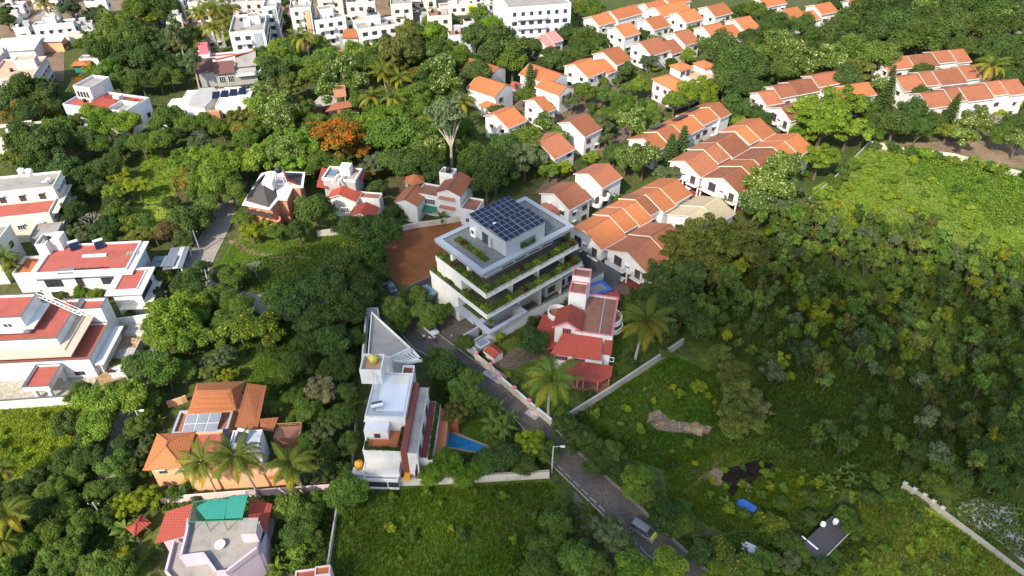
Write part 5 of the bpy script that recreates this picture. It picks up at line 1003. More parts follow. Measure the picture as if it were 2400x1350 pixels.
b = B('shed', 'long grey sheet roofed shed with brown end wall in the upper left town', 'shed', *z1(150,380), 4.4, 3); x1, y1 = b.L(*z1(610,335), 4.4); b.box('wall', PEACH, 0.2, x1-0.2, 0.2, y1-0.2, 0, 4.0); b.P('roof', MB().slab([(-0.4, -0.5, 4.1), (x1+0.4, -0.5, 4.1), (x1+0.4, y1+0.3, 5.0), (-0.4, y1+0.3, 5.0)], 0.12), SHEET); [b.win('E', 1+i*1.8, x1-0.2, 1.2, 1.0, 1.0, BFRAME, 1) for i in range(3)]
b = B('shed', 'white sheet roofed shed at the left edge of the town', 'shed', *z1(-60,470), 4.6, 10); b.box('wall', WHITE, 0.2, 13, 0.2, 9.5, 0, 4.2); b.P('roof', MB().slab([(-0.4, -0.5, 4.3), (13.4, -0.5, 4.3), (13.4, 9.8, 5.4), (-0.4, 9.8, 5.4)], 0.12), TANKW)
b = flat('pinkish house with terracotta roof terrace and white stair room at the left edge', z1(-120,745), z1(430,520), 7.6, 14, PINKW, TAN, lm='pink terrace house', head=(0.5, 0.45, 6.0, 4.0, 3.0), floors=2); b.box('sunshade', WHITE, b.x1, b.x1+0.8, 0.5, b.y1-0.5, 5.6, 5.75); b.box('sunshade', WHITE, b.x1, b.x1+0.8, 0.5, b.y1-0.5, 2.6, 2.75)
flat('pale pink house with small square windows cut by the left edge', z1(-160,600), z1(60,445), 8.5, 14, PINKW, TAN)
q = B('hut', 'small hut with orange tiled roof right of the pink terrace house', 'hut', *z1(740,590), 3.2, 5, None, 'orange roofed hut'); q.box('wall', TEAL, -2.4, 2.2, 0, 3.2, 0, 2.6); q.hip(TILE_OY, -2.6, 2.4, -0.3, 3.2, 2.7, 0.35)
q.block(WHITE, WEATHER, -1.5, 5.0, 3.4, 7.0, 0, 3.2, 0.3)
b = flat('white house with a red pitched roof island and boxy parapets in the woodland', z1(580,965), z1(1385,905), 6.4, -16, WHITE, REDTER, lm='white house with red roof island', floors=1, nw=2, shade=False)
b.block(WHITE, WEATHER, 0.5, 6.5, b.y1*0.5, b.y1+3, 5.7, 9.0, 0.9); [b.win('S', 1.6+i*1.1, b.y1*0.5, 6.6, 0.55, 1.6, DKMET, 0) for i in range(4)]
b.hip(TILE_OY if False else TILE_R, b.x1*0.32, b.x1*0.85, b.y1*0.1, b.y1*0.85, 6.0, 0.25, 0.2); b.block(WHITE, WEATHER, b.x1*0.82, b.x1+2.2, -2.0, b.y1*0.4, 0, 6.6, 1.4, 0.25)
b = B('house', 'sprawling white house with four rooftop solar panels and a brick wall', 'house', *z1(1465,1100), 5.2, 6, None, 'white house with four solar panels')
pl = [b.L(*z1(*p), 5.2) for p in ((1465,1100),(1870,1110),(1910,1000),(2020,930),(1800,900),(1600,920))]; b.prism('wall', WHITE, [(p[0]*0.98, p[1]*0.98) for p in pl], 0, 4.9); b.prism('roof_slab', CREAM, pl, 4.903, 5.2)
pl = [b.L(*z1(*p), 6.6) for p in ((1750,980),(1900,1000),(2040,860),(1990,810),(1860,820),(1770,900))]; b.prism('roof_slab', GREYC, pl, 6.3, 6.6); b.prism('wall', CREAM, [(p[0]*0.97+0.4, p[1]*0.97+0.3) for p in pl], 4.9, 6.29)
x0, x1, y0, y1 = b.bb(7.0, z1(2000,990), z1(2370,800)); b.block(WHITE, CREAM, x0, x1, y0, y1, 0, 6.7, 0.3); b.box('brick_wall', BRICKC, x0-2.5, x0+1.2, y0-1.6, y0-0.03, 0, 6.0); b.block(WHITE, CREAM, b.L(*z1(1750,830), 6)[0], x0-0.1, y1-4.0, y1+1.0, 0, 5.8, 0.3)
for i in range(4): u, v = b.L(*z1(2010+i*82, 890-i*12), 7.2); b.P('solar_panel', MB().slab([(u-1.1, v-1.2, 6.9), (u+1.1, v-1.2, 6.9), (u+1.1, v+1.2, 8.0), (u-1.1, v+1.2, 8.0)], 0.08), SOLAR)
b.winrow('S', x0+1.5, x1-0.5, y0, 1.2, 4, w=1.5, h=3.2, fr=BFRAME, mull=1); b.tank(x1-2, y1-1, 6.8, 0.6, 1.1); b.tank(x1-3.4, y1-1, 6.8, 0.6, 1.1)
b = flat('modern white house with moss covered roof and open pergola frame at the left edge', z1(-110,1290), z1(560,1105), 6.5, 16, WHITE, SCRUBG, lm='moss roofed modern house', floors=1, nw=2)
for i in range(5): b.box('pergola_beam', WHITE, b.x1*0.45+i*1.1, b.x1*0.45+i*1.1+0.25, 0.3, b.y1*0.5, 6.6, 6.9)
flat('grey roofed house corner behind the moss roofed house', (-60,318), (20,290), 5.5, 12, WHITE, WEATHER)
# dark maroon house
b = B('house', 'dark maroon shingled house with a grey stone roof in the upper woodland', 'house', *z1(1985,640), 6.5, 14, None, 'maroon shingled house')
b.box('wall', GREYC, 0, 13, 0.5, 9.5, 0, 4.6); b.P('roof', MB().slab([(-0.4, -0.4, 4.8), (6.4, -0.4, 4.8), (6.4, 4.2, 7.2), (-0.4, 4.2, 7.2)], 0.15), TILE_MR); b.P('roof', MB().slab([(-5.5, 1.0, 5.2), (-0.5, 1.0, 5.2), (-0.5, 7.0, 7.6), (-5.5, 7.0, 7.6)], 0.15), TILE_MR); b.box('wall', GREYC, -5.2, -0.02, 1.4, 6.8, 0, 5.0)
b.P('roof', MB().slab([(6.6, 3.0, 5.2), (13.4, 3.0, 5.2), (13.4, 9.6, 7.6), (6.6, 9.6, 7.6)], 0.15), WEATHER); b.P('roof', MB().slab([(1.0, 4.4, 7.6), (13.4, 9.8, 7.8), (13.4, 11.2, 7.4), (0.0, 6.2, 7.4)], 0.12), TILE_R); b.P('roof', MB().slab([(-5.5, 7.2, 7.6), (0, 7.2, 7.6), (0, 10.5, 6.0), (-5.5, 10.5, 6.0)], 0.15), TILE_MR)
b.winrow('S', 0.5, 6, 0.5, 1.2, 2, w=1.8, h=2.2, fr=WFRAME, mull=2); b.rail(6.5, 14.5, -0.8, 2.8, 3.6, 0.8, WFRAME, 'SE'); b.box('balcony_slab', WHITE, 6.5, 14.6, -0.9, 2.9, 3.4, 3.58)
b.block(WHITE, REDTER, -6.5, -2.0, 12.0, 16.5, 0, 6.5, 0.6); b.block(PINKTR, REDTER, -5.2, -2.2, 13.5, 16.3, 6.57, 9.2, 0.5); b.block(WHITE, REDTER, -1.9, 9.0, 12.2, 15.5, 0, 5.4, 0.6)
# apartment blocks
def apart(label, fl, br, z, hd, wall_=WHITE, col=None, tank=None, head=(0.4,0.4,4,3.5,2.8), deck=WEATHER, lm=None):
    b = flat(label, fl, br, z, hd, wall_, deck, 'apartment_block', 'building', lm, 0.9, max(2, round(z/3.2)), head, tank, shade=False)
    n = max(2, round(z/3.2))
    for k in range(1, n): b.box('balcony', wall_, 0.5+b.x1*0.1, b.x1*0.6, -1.1, -0.03, k*(z-0.9)/n-0.15, k*(z-0.9)/n+0.75)
    if col: b.box('accent_pier', col, b.x1*0.68, b.x1*0.9, -0.25, -0.03, 0, z-0.9)
    return b
apart('blue and white apartment block with balconies left of the palms', z1(2130,300), z1(2480,120), 13, 12, WHITE, BLGREY, head=(0.5,0.5,4,4,2.6), lm='blue and white apartment block')
apart('white apartment block with tan pier at the top left of centre', z2(310,75), z2(520,-60), 15, 10, WHITE, PEACH, tank=((0.7,0.4,TANKW),), lm='white apartment block with tan pier')
apart('white and grey balconied apartment block at the top edge', z2(60,60), z2(210,-60), 15, 10, WHITE, GREYC)
apart('white flat roofed house with stained terrace right of the tan pier block', z2(540,190), z2(800,110), 10, 24, WHITE, None, head=(0.25,0.55,5,4,3.2), lm='stained terrace house')
apart('small white house front below the stained terrace house', z2(530,295), z2(700,255), 6, 24, WHITE, None, head=None)
apart('pale pink apartment block at the top edge of the picture', z2(835,20), z2(1110,-30), 11, 6, PINKW, None, tank=((0.1,0.2,TANKK),(0.25,0.2,TANKK)))
apart('cream flat roofed building with motorcycles on its roof', z2(820,190), z2(1010,130), 7, 6, CREAM, None, head=None, deck=TAN)
apart('white stepped apartment house with black roof tanks', z2(950,270), z2(1270,150), 9.5, 22, WHITE, None, tank=((0.4,0.8,TANKK,12.4),(0.5,0.8,TANKK,12.4)), head=(0.3,0.55,5,4,3.0), lm='white house with black tanks')
apart('bluish white small house in front of the stepped apartment house', z2(770,345), z2(910,330), 6.0, 8, BLGREY, None, head=None)
q = B('roof_canopy', 'bright orange tiled roof between two white town houses', 'roof', *z2(790,330), 7.0, 4); q.P('roof', MB().slab([(0, -0.2, 6.2), (6.0, -0.6, 6.2), (6.0, 3.0, 8.2), (1.2, 3.2, 8.2)], 0.15), TILE_O); q.box('wall', WHITE, 0.6, 5.8, 0.2, 3.0, 0, 6.1)
q = B('pavilion', 'brown hipped roof pavilion left of the brick roof terrace', 'pavilion', *z2(640,470), 4.6, 10, None, 'brown hipped pavilion'); q.hip(TILE_BY, -3.0, 3.0, -2.2, 2.2, 4.2, 0.5); [q.box('post', BRICKC, u-0.2, u+0.2, v-0.2, v+0.2, 0, 4.1) for u in (-2.8, 2.8) for v in (-2.0, 2.0)]; q.block(BRICKC, STAINRED, 3.4, 12, -3, 1.5, 0, 3.4, 0.5)
q = B('pavilion', 'brown gabled pavilion roof right of the brick roof terrace', 'pavilion', *z2(985,470), 4.8, 40, None, 'brown gabled pavilion'); q.gable(BRICKC, TILE_B, -3.2, 3.2, 0, 3.0, 3.0, 5.2)
apart('white town house with brown roof terrace and orange tank right of the tall tree', z2(1610,150), z2(1790,70), 13, 12, WHITE, None, tank=((0.2,0.8,TANKK,14.5),), deck=STAINRED, head=(0.55,0.5,3.5,3,2.6), lm='white town house with brown terrace')
apart('small white house with brown terrace and black tanks beside the vacant grass', z2(1800,330), z2(1990,225), 8, 14, WHITE, None, tank=((0.85,1.0,TANKK,9.5),(0.95,1.0,TANKK,9.5)), deck=STAINRED, head=(0.75,0.75,3.5,3,2.4), lm='small white house with black tanks')
apart('tall white apartment tower with grey window bands at the top edge', (1192,18), (1290,-50), 17, 12, WHITE, None, head=None, lm='tall white apartment tower')
apart('long yellow apartment building along the top edge', z2(1790,40), z2(2050,0), 7, 8, CREAM, TANKO, head=None)
apart('long grey building with parking deck along the top edge', z2(2050,45), z2(2380,10), 5, 8, GREYC, None, head=None)
apart('white house with red sign band at the top edge', z1(1480,5), z1(1730,-60), 9, 8, WHITE, REDTER, head=None); apart('white terraced house at the top edge left of the palms', z1(1740,20), z1(1960,-40), 8, 8, WHITE, None, head=None)
apart('white house with brown roof at the top edge right of the palms', z1(2150,20), z1(2480,-50), 9, 8, PINKW, None, head=None); apart('pale yellow house tower beside the palms', z1(1545,210), z1(1640,180), 6.5, 8, CREAM, None, head=None)
apart('white house between the upper left trees', z1(780,15), z1(1010,-40), 8, 12, WHITE, None, head=None); apart('white house in the upper left corner', z1(0,60), z1(240,10), 5, 12, WHITE, None, head=None)
apart('white house behind the long yellow building', z2(1250,40), z2(1440,-60), 8, 8, CREAM, None, head=None)
for i, (lab, p0, p1, zz, hd, wm) in enumerate((('white flats half out of frame above the palm trees', (500,-25), (560,-70), 9, 10, WHITE), ('cream flats half out of frame left of the pink block', (740,-20), (800,-70), 13, 10, CREAM), ('white flats half out of frame above the vacant grass', (930,-22), (1010,-60), 8, 10, WHITE), ('pink flats half out of frame above the street', (60,-30), (160,-70), 9, 10, PINKW), ('white flats half out of frame above the tall tower', (1090,-30), (1180,-70), 10, 10, WHITE))): apart(lab, p0, p1, zz, hd, wm, None, head=None)
flat('small white house by the street in the upper left corner', z1(60,150), z1(190,120), 5.0, 10, WHITE, TAN); flat('low white yard house left of the lattice fronted house', z1(120,260), z1(290,215), 4.5, 12, WHITE, WEATHER); flat('small cream house behind the lattice fronted house', z1(420,120), z1(560,85), 5.0, 14, CREAM, ORTER)
flat('white house with stained roof behind the beige window row house', z1(690,225), z1(860,185), 5.5, 18, WHITE, TAN); flat('small pale house between the palms and the blue apartment block', z1(1590,150), z1(1690,125), 5.5, 10, WHITE, WEATHER); flat('small grey house above the maroon shingled house', z1(1900,330), z1(2080,290), 5.0, 14, GREYC, WEATHER)
flat('narrow white house beside the street under the long yellow building', z2(1530,170), z2(1600,140), 7.0, 10, WHITE, STAINRED); flat('small white house left of the tall white tower', z2(2090,120), z2(2180,95), 5.0, 10, WHITE, TAN)
# brick house with water tower, upper centre
b = B('house', 'brick house with sloping tiled roof and a raised water tower in the woodland', 'house', *z2(480,1010), 5.0, 14, None, 'brick house with water tower')
b.P('roof', MB().slab([(*b.L(*z2(*p), z), z) for p, z in (((480,1010),4.6),((760,960),5.6),((720,890),6.6),((600,885),6.6))], 0.2), WEATHER)
b.P('roof', MB().slab([(*b.L(*z2(*p), z), z) for p, z in (((640,1040),4.6),((1000,970),5.0),((980,910),6.2),((720,960),6.0))], 0.2), TILE_B)
b.P('roof', MB().slab([(*b.L(*z2(*p), z), z) for p, z in (((820,1110),3.6),((900,1120),3.6),((960,1045),4.2),((890,1040),4.2))], 0.18), WEATHER); x0,x1,y0,y1 = b.bb(4.6, z2(500,1000), z2(980,930)); b.box('wall', BRICKC, x0+0.5, x1-1, y0+0.8, y1-0.5, 0, 4.4)
u, v = b.L(*z2(790,930), 6); 
for k in ((-1.3,-1.2),(1.3,-1.2),(1.3,1.2),(-1.3,1.2)): b.box('tower_leg', WEATHER, u+k[0]-0.2, u+k[0]+0.2, v+k[1]-0.2, v+k[1]+0.2, 4.5, 7.6)
b.block(BRICKC, STAINRED, u-1.8, u+1.8, v-1.6, v+1.6, 7.6, 9.6, 0.4); b.winrow('S', x0+3, x1-2, y0+0.8, 1.2, 4, w=1.4, h=1.8, fr=BFRAME, mull=1)
q = B('house', 'pinkish roofed outbuilding in the woodland left of the brick house', 'house', *z2(400,640), 4.0, 60); q.gable(BRICKC, TILE_B, 0, 8, 0, 2.2, 2.2, 4.4)
# ---------------------------------------------------------------- vegetation prototypes
import numpy as np
rg = np.random.default_rng(11)
def leaf_mesh(name, P, N, S, T, mats, mi=None, core=None):
    """many small bent leaf-clump faces: positions, normals, sizes, tones"""
    n = len(P); up = rg.normal(size=(n, 3)); N = N/np.linalg.norm(N, axis=1, keepdims=True)
    t = np.cross(N, up); t /= np.linalg.norm(t, axis=1, keepdims=True); b = np.cross(N, t)
    asp = rg.uniform(0.55, 1.0, (n, 1)); S = S[:, None]
    V = np.empty((n, 4, 3)); V[:, 0] = P - t*S*0.5; V[:, 1] = P - b*S*0.5*asp - N*S*0.12; V[:, 2] = P + t*S*0.5; V[:, 3] = P + b*S*0.5*asp - N*S*0.12
    V = V.reshape(-1, 3); F = np.arange(n*4).reshape(n, 4)
    m = np.zeros(n, int) if mi is None else mi
    if core is not None:
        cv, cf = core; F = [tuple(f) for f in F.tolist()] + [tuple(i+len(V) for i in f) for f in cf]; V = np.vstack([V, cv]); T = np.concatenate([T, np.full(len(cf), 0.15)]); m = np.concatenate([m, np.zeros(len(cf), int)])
        F = F
    else: F = F.tolist()
    me = bpy.data.meshes.new(name); me.from_pydata(V.tolist(), [], F)
    for k in mats: me.materials.append(k)
    me.polygons.foreach_set('material_index', m.astype(np.int32))
    a = me.attributes.new('tone', 'FLOAT', 'FACE'); a.data.foreach_set('value', np.clip(T, 0, 1).astype(np.float32)); me.update(); return me
def sph(n):
    v = rg.normal(size=(n, 3)); return v/np.linalg.norm(v, axis=1, keepdims=True)
def ico(c, r, sub=1):
    bm = bmesh.new(); bmesh.ops.create_icosphere(bm, subdivisions=sub, radius=1.0)
    v = [(c[0]+p.co.x*r[0], c[1]+p.co.y*r[1], c[2]+p.co.z*r[2]) for p in bm.verts]; f = [tuple(x.index for x in q.verts) for q in bm.faces]; bm.free(); return v, f
def crown(name, R_, Hc, zc, nl, lr, nleaf, leaf, flat=1.0, flower=None, ffrac=0.0, gap=0.0):
    """crown of lobes on an ellipsoid, uneven outline, leaves on the lobes"""
    C = []; ax = rg.uniform(0.86, 1.16)
    for i in range(nl):
        d = sph(1)[0]; 
        if d[2] < -0.35: d[2] *= -0.6
        k = rg.uniform(0.5, 0.92) if i > nl*0.25 else rg.uniform(0.1, 0.5)
        C.append((d[0]*R_*k*ax, d[1]*R_*k/ax, zc+d[2]*Hc*0.5*k*1.15, lr*R_*rg.uniform(0.65, 1.15)*(1.28-0.5*k), rg.uniform(-0.25, 0.25)))
    w = np.array([c[3]**2 for c in C]); w /= w.sum(); idx = rg.choice(nl, nleaf, p=w); C = np.array(C)
    d = sph(nleaf); d[:, 2] = np.where(d[:, 2] < -0.3, -d[:, 2]*0.7, d[:, 2]); d /= np.linalg.norm(d, axis=1, keepdims=True)
    rr = C[idx, 3]*rg.uniform(0.72, 1.08, nleaf)**1.0
    P = C[idx, :3] + d*rr[:, None]*np.array([1, 1, flat]); N = d + rg.normal(size=(nleaf, 3))*0.55 + np.array([0, 0, 0.35])
    T = 0.5 + C[idx, 4] + rg.normal(size=nleaf)*0.16; mi = np.zeros(nleaf, int)
    if flower: mi[(rg.random(nleaf) < ffrac) & (d[:, 2] > -0.05)] = 1
    cv, cf = [], []
    for c in C:
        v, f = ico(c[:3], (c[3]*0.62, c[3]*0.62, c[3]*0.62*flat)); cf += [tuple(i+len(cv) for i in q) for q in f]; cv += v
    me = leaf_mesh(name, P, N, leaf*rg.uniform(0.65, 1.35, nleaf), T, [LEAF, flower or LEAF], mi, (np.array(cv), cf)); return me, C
def trunk(name, C, zb, r, mat, h0=None):
    m = MB(); top = Vector((rg.normal()*0.2, rg.normal()*0.2, zb)); m.tube((0, 0, -0.1), tuple(top*0.55), r*1.25, r, 7); m.tube(tuple(top*0.55), tuple(top), r, r*0.8, 7)
    for c in sorted(C.tolist(), key=lambda c: c[2])[:: max(1, len(C)//7)]:
        e = Vector(c[:3]); mid = top.lerp(e, 0.5)+Vector((0, 0, 0.3)); m.tube(tuple(top), tuple(mid), r*0.6, r*0.4, 5); m.tube(tuple(mid), tuple(e), r*0.4, r*0.15, 5)
    return m.mesh(name, mat)
PROTO = {}
def proto(kind, n, R_, Hc, zc, nl, lr, nleaf, leaf, tr=0.28, bark=None, **k):
    L_ = []
    for i in range(n):
        c, C = crown('crown', R_, Hc, zc, nl, lr, nleaf, leaf, **k); L_.append((c, trunk('trunk', C, max(0.8, zc-Hc*0.42), tr, bark or BARK)))
    PROTO[kind] = (L_, R_, zc, zc+Hc*0.5)
proto('broad', 4, 4.0, 5.6, 4.6, 34, 0.36, 8200, 0.33)
proto('spread', 3, 4.6, 4.0, 4.9, 36, 0.32, 8200, 0.33, flat=0.7)
proto('feather', 3, 4.0, 5.2, 4.8, 52, 0.23, 8600, 0.30, flat=0.75)
proto('speckled', 2, 3.6, 6.4, 5.2, 30, 0.34, 6800, 0.32, flower=FLW, ffrac=0.13)
proto('orange_bloom', 2, 4.2, 4.8, 4.6, 34, 0.33, 8000, 0.31, flat=0.8, flower=FLO, ffrac=0.62)
proto('orange_tips', 2, 4.0, 4.8, 4.4, 28, 0.36, 5200, 0.38, flower=FLO, ffrac=0.16)
proto('yellow_bloom', 2, 3.6, 4.4, 3.8, 24, 0.38, 4600, 0.34, flower=FLY, ffrac=0.10)
proto('gum', 2, 3.2, 9.0, 8.2, 30, 0.30, 4200, 0.36, 0.24, BARKW, gap=0.3)
proto('sapling', 4, 1.6, 4.4, 3.0, 12, 0.42, 900, 0.36, 0.09)
proto('thicket', 4, 2.1, 3.6, 2.2, 12, 0.42, 1300, 0.36, 0.10)
proto('shrub', 3, 1.4, 2.2, 1.1, 9, 0.48, 900, 0.28, 0.08)
proto('column', 1, 0.9, 3.4, 1.9, 10, 0.60, 900, 0.22, 0.08)
def conifer():
    P, N, T = [], [], []; H_ = 9.0
    for k in range(15):
        z = 0.9+k*(H_-0.9)/15; r = 2.3*(1-z/H_)**0.85+0.15; nb = 13
        for j in range(nb):
            a = 2*math.pi*(j+0.5*(k%2))/nb+rg.normal()*0.08
            for t in np.linspace(0.15, 1.0, 9):
                for s_ in range(2): P.append((math.cos(a)*r*t+rg.normal()*0.07, math.sin(a)*r*t+rg.normal()*0.07, z-0.28*t*r+0.25*t*t*r+rg.normal()*0.05)); N.append((rg.normal()*0.4, rg.normal()*0.4, 1)); T.append(0.35+0.3*t+rg.normal()*0.1)
    c = leaf_mesh('crown', np.array(P), np.array(N), np.full(len(P), 0.34), np.array(T), [LEAF, LEAF]); return [(c, MB().tube((0,0,-0.1), (0,0,8.7), 0.2, 0.03, 6).mesh('trunk', BARK))]
PROTO['conifer'] = (conifer(), 2.3, 4.2, 9.0)
def bare():
    m = MB()
    def rec(p, d, l, r, k):
        e = p+d*l; m.tube(tuple(p), tuple(e), r, r*0.65, 5)
        if k == 0: return
        for _ in range(3): rec(e, (d+Vector((rg.normal(), rg.normal(), rg.normal()*0.5+0.15))*0.55).normalized(), l*0.72, r*0.62, k-1)
    rec(Vector((0,0,-0.1)), Vector((0,0,1)), 1.8, 0.16, 5); return [(None, m.mesh('trunk', BARKW))]
PROTO['bare'] = (bare(), 3.0, 3.6, 6.0)
# palms
def frond(L_, droop, wl, n):
    m = MB(); pts = []; p = Vector((0.1, 0, 0)); a = 0.75
    for i in range(9): pts.append(p.copy()); p = p+Vector((math.cos(a), 0, math.sin(a)))*L_/8; a -= droop/8
    for i in range(8): m.tube(tuple(pts[i]), tuple(pts[i+1]), 0.05*(1-i/9)+0.012, 0.05*(1-(i+1)/9)+0.012, 3)
    for i in range(n):
        t = 0.12+0.88*i/(n-1); f = t*8; k = min(7, int(f)); q = pts[k].lerp(pts[k+1], f-k); d = (pts[k+1]-pts[k]).normalized(); l = wl*math.sin(math.pi*min(1, 0.18+0.8*t))*(1.0 if t < 0.9 else 0.7)
        for s_ in (-1, 1):
            o = (Vector((0, s_, 0))*0.85+d*0.5+Vector((0, 0, -0.35+0.08*rg.normal()))).normalized()*l; w = d*0.055
            m.add([tuple(q-w), tuple(q+w), tuple(q+o*0.6+w*0.8+Vector((0,0,-0.02))), tuple(q+o+Vector((0,0,-0.22*l))), tuple(q+o*0.6-w*0.8)], [(0, 1, 2, 4), (4, 2, 3)])
    me = m.mesh('frond', LEAF); a_ = me.attributes.new('tone', 'FLOAT', 'FACE'); a_.data.foreach_set('value', np.clip(rg.normal(0.5, 0.13, len(me.polygons)), 0, 1).astype(np.float32)); return me
FR_COCO = [frond(4.6, 1.7, 0.95, 34), frond(4.4, 2.3, 0.9, 34), frond(4.3, 1.1, 0.9, 34)]
FR_ARE = [frond(2.4, 1.7, 0.55, 18), frond(2.2, 2.2, 0.5, 18)]
def banana_leaf():
    m = MB(); pts = []; p = Vector((0.05,0,0)); a = 1.15
    for i in range(7): pts.append(p.copy()); p = p+Vector((math.cos(a),0,math.sin(a)))*0.36; a -= 0.26
    ws = [0.05,0.22,0.33,0.36,0.33,0.24,0.03]; v = []
    for q, w in zip(pts, ws): v += [tuple(q+Vector((0,-w,0.08))), tuple(q), tuple(q+Vector((0,w,0.08)))]
    m.add(v, [(3*i+j, 3*i+j+1, 3*i+j+4, 3*i+j+3) for i in range(6) for j in (0, 1)]); me = m.mesh('leaf_blade', LEAF); at = me.attributes.new('tone','FLOAT','FACE'); at.data.foreach_set('value', np.full(len(me.polygons), 0.6, np.float32)); return me
FR_BAN = [banana_leaf()]
def palm_trunk(h, r, bend):
    m = MB(); p = Vector((0,0,-0.1)); 
    for i in range(6): q = Vector((bend*((i+1)/6)**2, 0, h*(i+1)/6)); m.tube(tuple(p), tuple(q), r*(1.3-0.5*i/6), r*(1.3-0.5*(i+1)/6), 7); p = q
    return m.mesh('trunk', BARKW)
TR_COCO = palm_trunk(8.0, 0.16, 0.8); TR_ARE = palm_trunk(2.6, 0.08, 0.1); TR_BAN = palm_trunk(1.1, 0.13, 0.05)
NUT = MB().lathe([(0.05,-0.3),(0.2,-0.2),(0.24,0),(0.18,0.2),(0.04,0.28)], 0, 0, 8).mesh('coconut', TANKO)

# ---------------------------------------------------------------- footprints, so that trunks stand beside walls
bpy.context.view_layer.update()
FOOT = []
for o in list(sc.objects):
    if o.type == 'EMPTY' and o.get('category') in ('house', 'building', 'shed', 'hut', 'pavilion', 'carport', 'pool'):
        inv = o.matrix_world.inverted(); bx = []
        for ch in o.children:
            if ch.type == 'MESH' and ('wall' in ch.name or 'wing' in ch.name or 'block' in ch.name or 'water' in ch.name or 'storey' in ch.name) and ch.dimensions.x > 1.0:
                c = [Vector(k) for k in ch.bound_box]; bx.append((min(k.x for k in c), max(k.x for k in c), min(k.y for k in c), max(k.y for k in c)))
        if bx: FOOT.append((inv, bx, Vector(o.location).xy))
LANES = [G(*p) for p in laneA+laneB+laneC]
def _seg(p, a, b):
    d = b-a; t = max(0, min(1, (p-a).dot(d)/max(1e-6, d.dot(d)))); return (p-a-d*t).length
LSEG = [(G(*l[i]), G(*l[i+1])) for l in (laneA, laneB, laneC) for i in range(len(l)-1)]
_bk = {}
def blocked(p, mg=0.6, lane=3.0):
    k = (round(p.x*1.25), round(p.y*1.25), mg, lane)
    if k not in _bk: _bk[k] = _blocked(p, mg, lane)
    return _bk[k]
def _blocked(p, mg=0.6, lane=3.0):
    for inv, bx, c in FOOT:
        if (p-c).length > 60: continue
        q = inv @ Vector((p.x, p.y, 0))
        for x0, x1, y0, y1 in bx:
            if x0-mg < q.x < x1+mg and y0-mg < q.y < y1+mg: return True
    return any(_seg(p, a, b) < lane for a, b in LSEG)
def free_spot(p, mg=0.7, lane=3.0):
    if not blocked(p, mg, lane): return p
    for r in (0.8, 1.6, 2.4, 3.4, 4.5, 6.0):
        for k in range(12):
            q = p+Vector((math.cos(k*math.pi/6+1.6), math.sin(k*math.pi/6+1.6)))*r
            if not blocked(q, mg, lane): return q
    return None
COLR = {'D': (0.070, 0.114, 0.025), 'M': (0.106, 0.166, 0.026), 'B': (0.148, 0.225, 0.024), 'O': (0.132, 0.150, 0.030), 'Y': (0.21, 0.255, 0.018), 'G': (0.100, 0.132, 0.054), 'T': (0.21, 0.19, 0.09), 'R': (0.16, 0.11, 0.045)}
KIND = {  # code: (prototype, colour, words)
 'D': ('broad', 'D', 'dark green rounded tree'), 'd': ('spread', 'D', 'dark green spreading tree'), 'M': ('broad', 'M', 'mid green rounded tree'), 'm': ('spread', 'M', 'mid green spreading tree'),
 'B': ('broad', 'B', 'bright green rounded tree'), 'b': ('feather', 'B', 'bright green feathery tree'), 'O': ('feather', 'O', 'olive green layered tree'), 'Y': ('feather', 'Y', 'yellow green tree'),
 'G': ('feather', 'G', 'grey green fine leaved tree'), 'P': ('speckled', 'M', 'pale speckled tree'), 'F': ('orange_bloom', 'M', 'orange flowering tree'), 'f': ('orange_tips', 'O', 'green tree with orange tips'),
 'C': ('yellow_bloom', 'M', 'yellow flowering tree'), 'E': ('gum', 'G', 'tall pale trunked tree'), 'K': ('conifer', 'D', 'pointed conifer'), 'X': ('bare', 'G', 'leafless branching tree'),
 'S': ('shrub', 'B', 'small bright shrub'), 's': ('shrub', 'D', 'small dark shrub'), 'L': ('column', 'Y', 'clipped lime green column shrub'), 'T': ('feather', 'T', 'tan flowering tree'), 'R': ('broad', 'R', 'rust coloured tree'), 'y': ('shrub', 'Y', 'small yellow green shrub'),
 'W': ('coco', 'Y', 'coconut palm'), 'A': ('areca', 'B', 'small feather palm'), 'N': ('banana', 'B', 'banana plant')}
TREES = []
def colour(c, k=0.18): 
    v = rnd.uniform(1-k, 1+k); return (c[0]*v*rnd.uniform(0.9, 1.12), c[1]*v, c[2]*v*rnd.uniform(0.85, 1.15), 1)
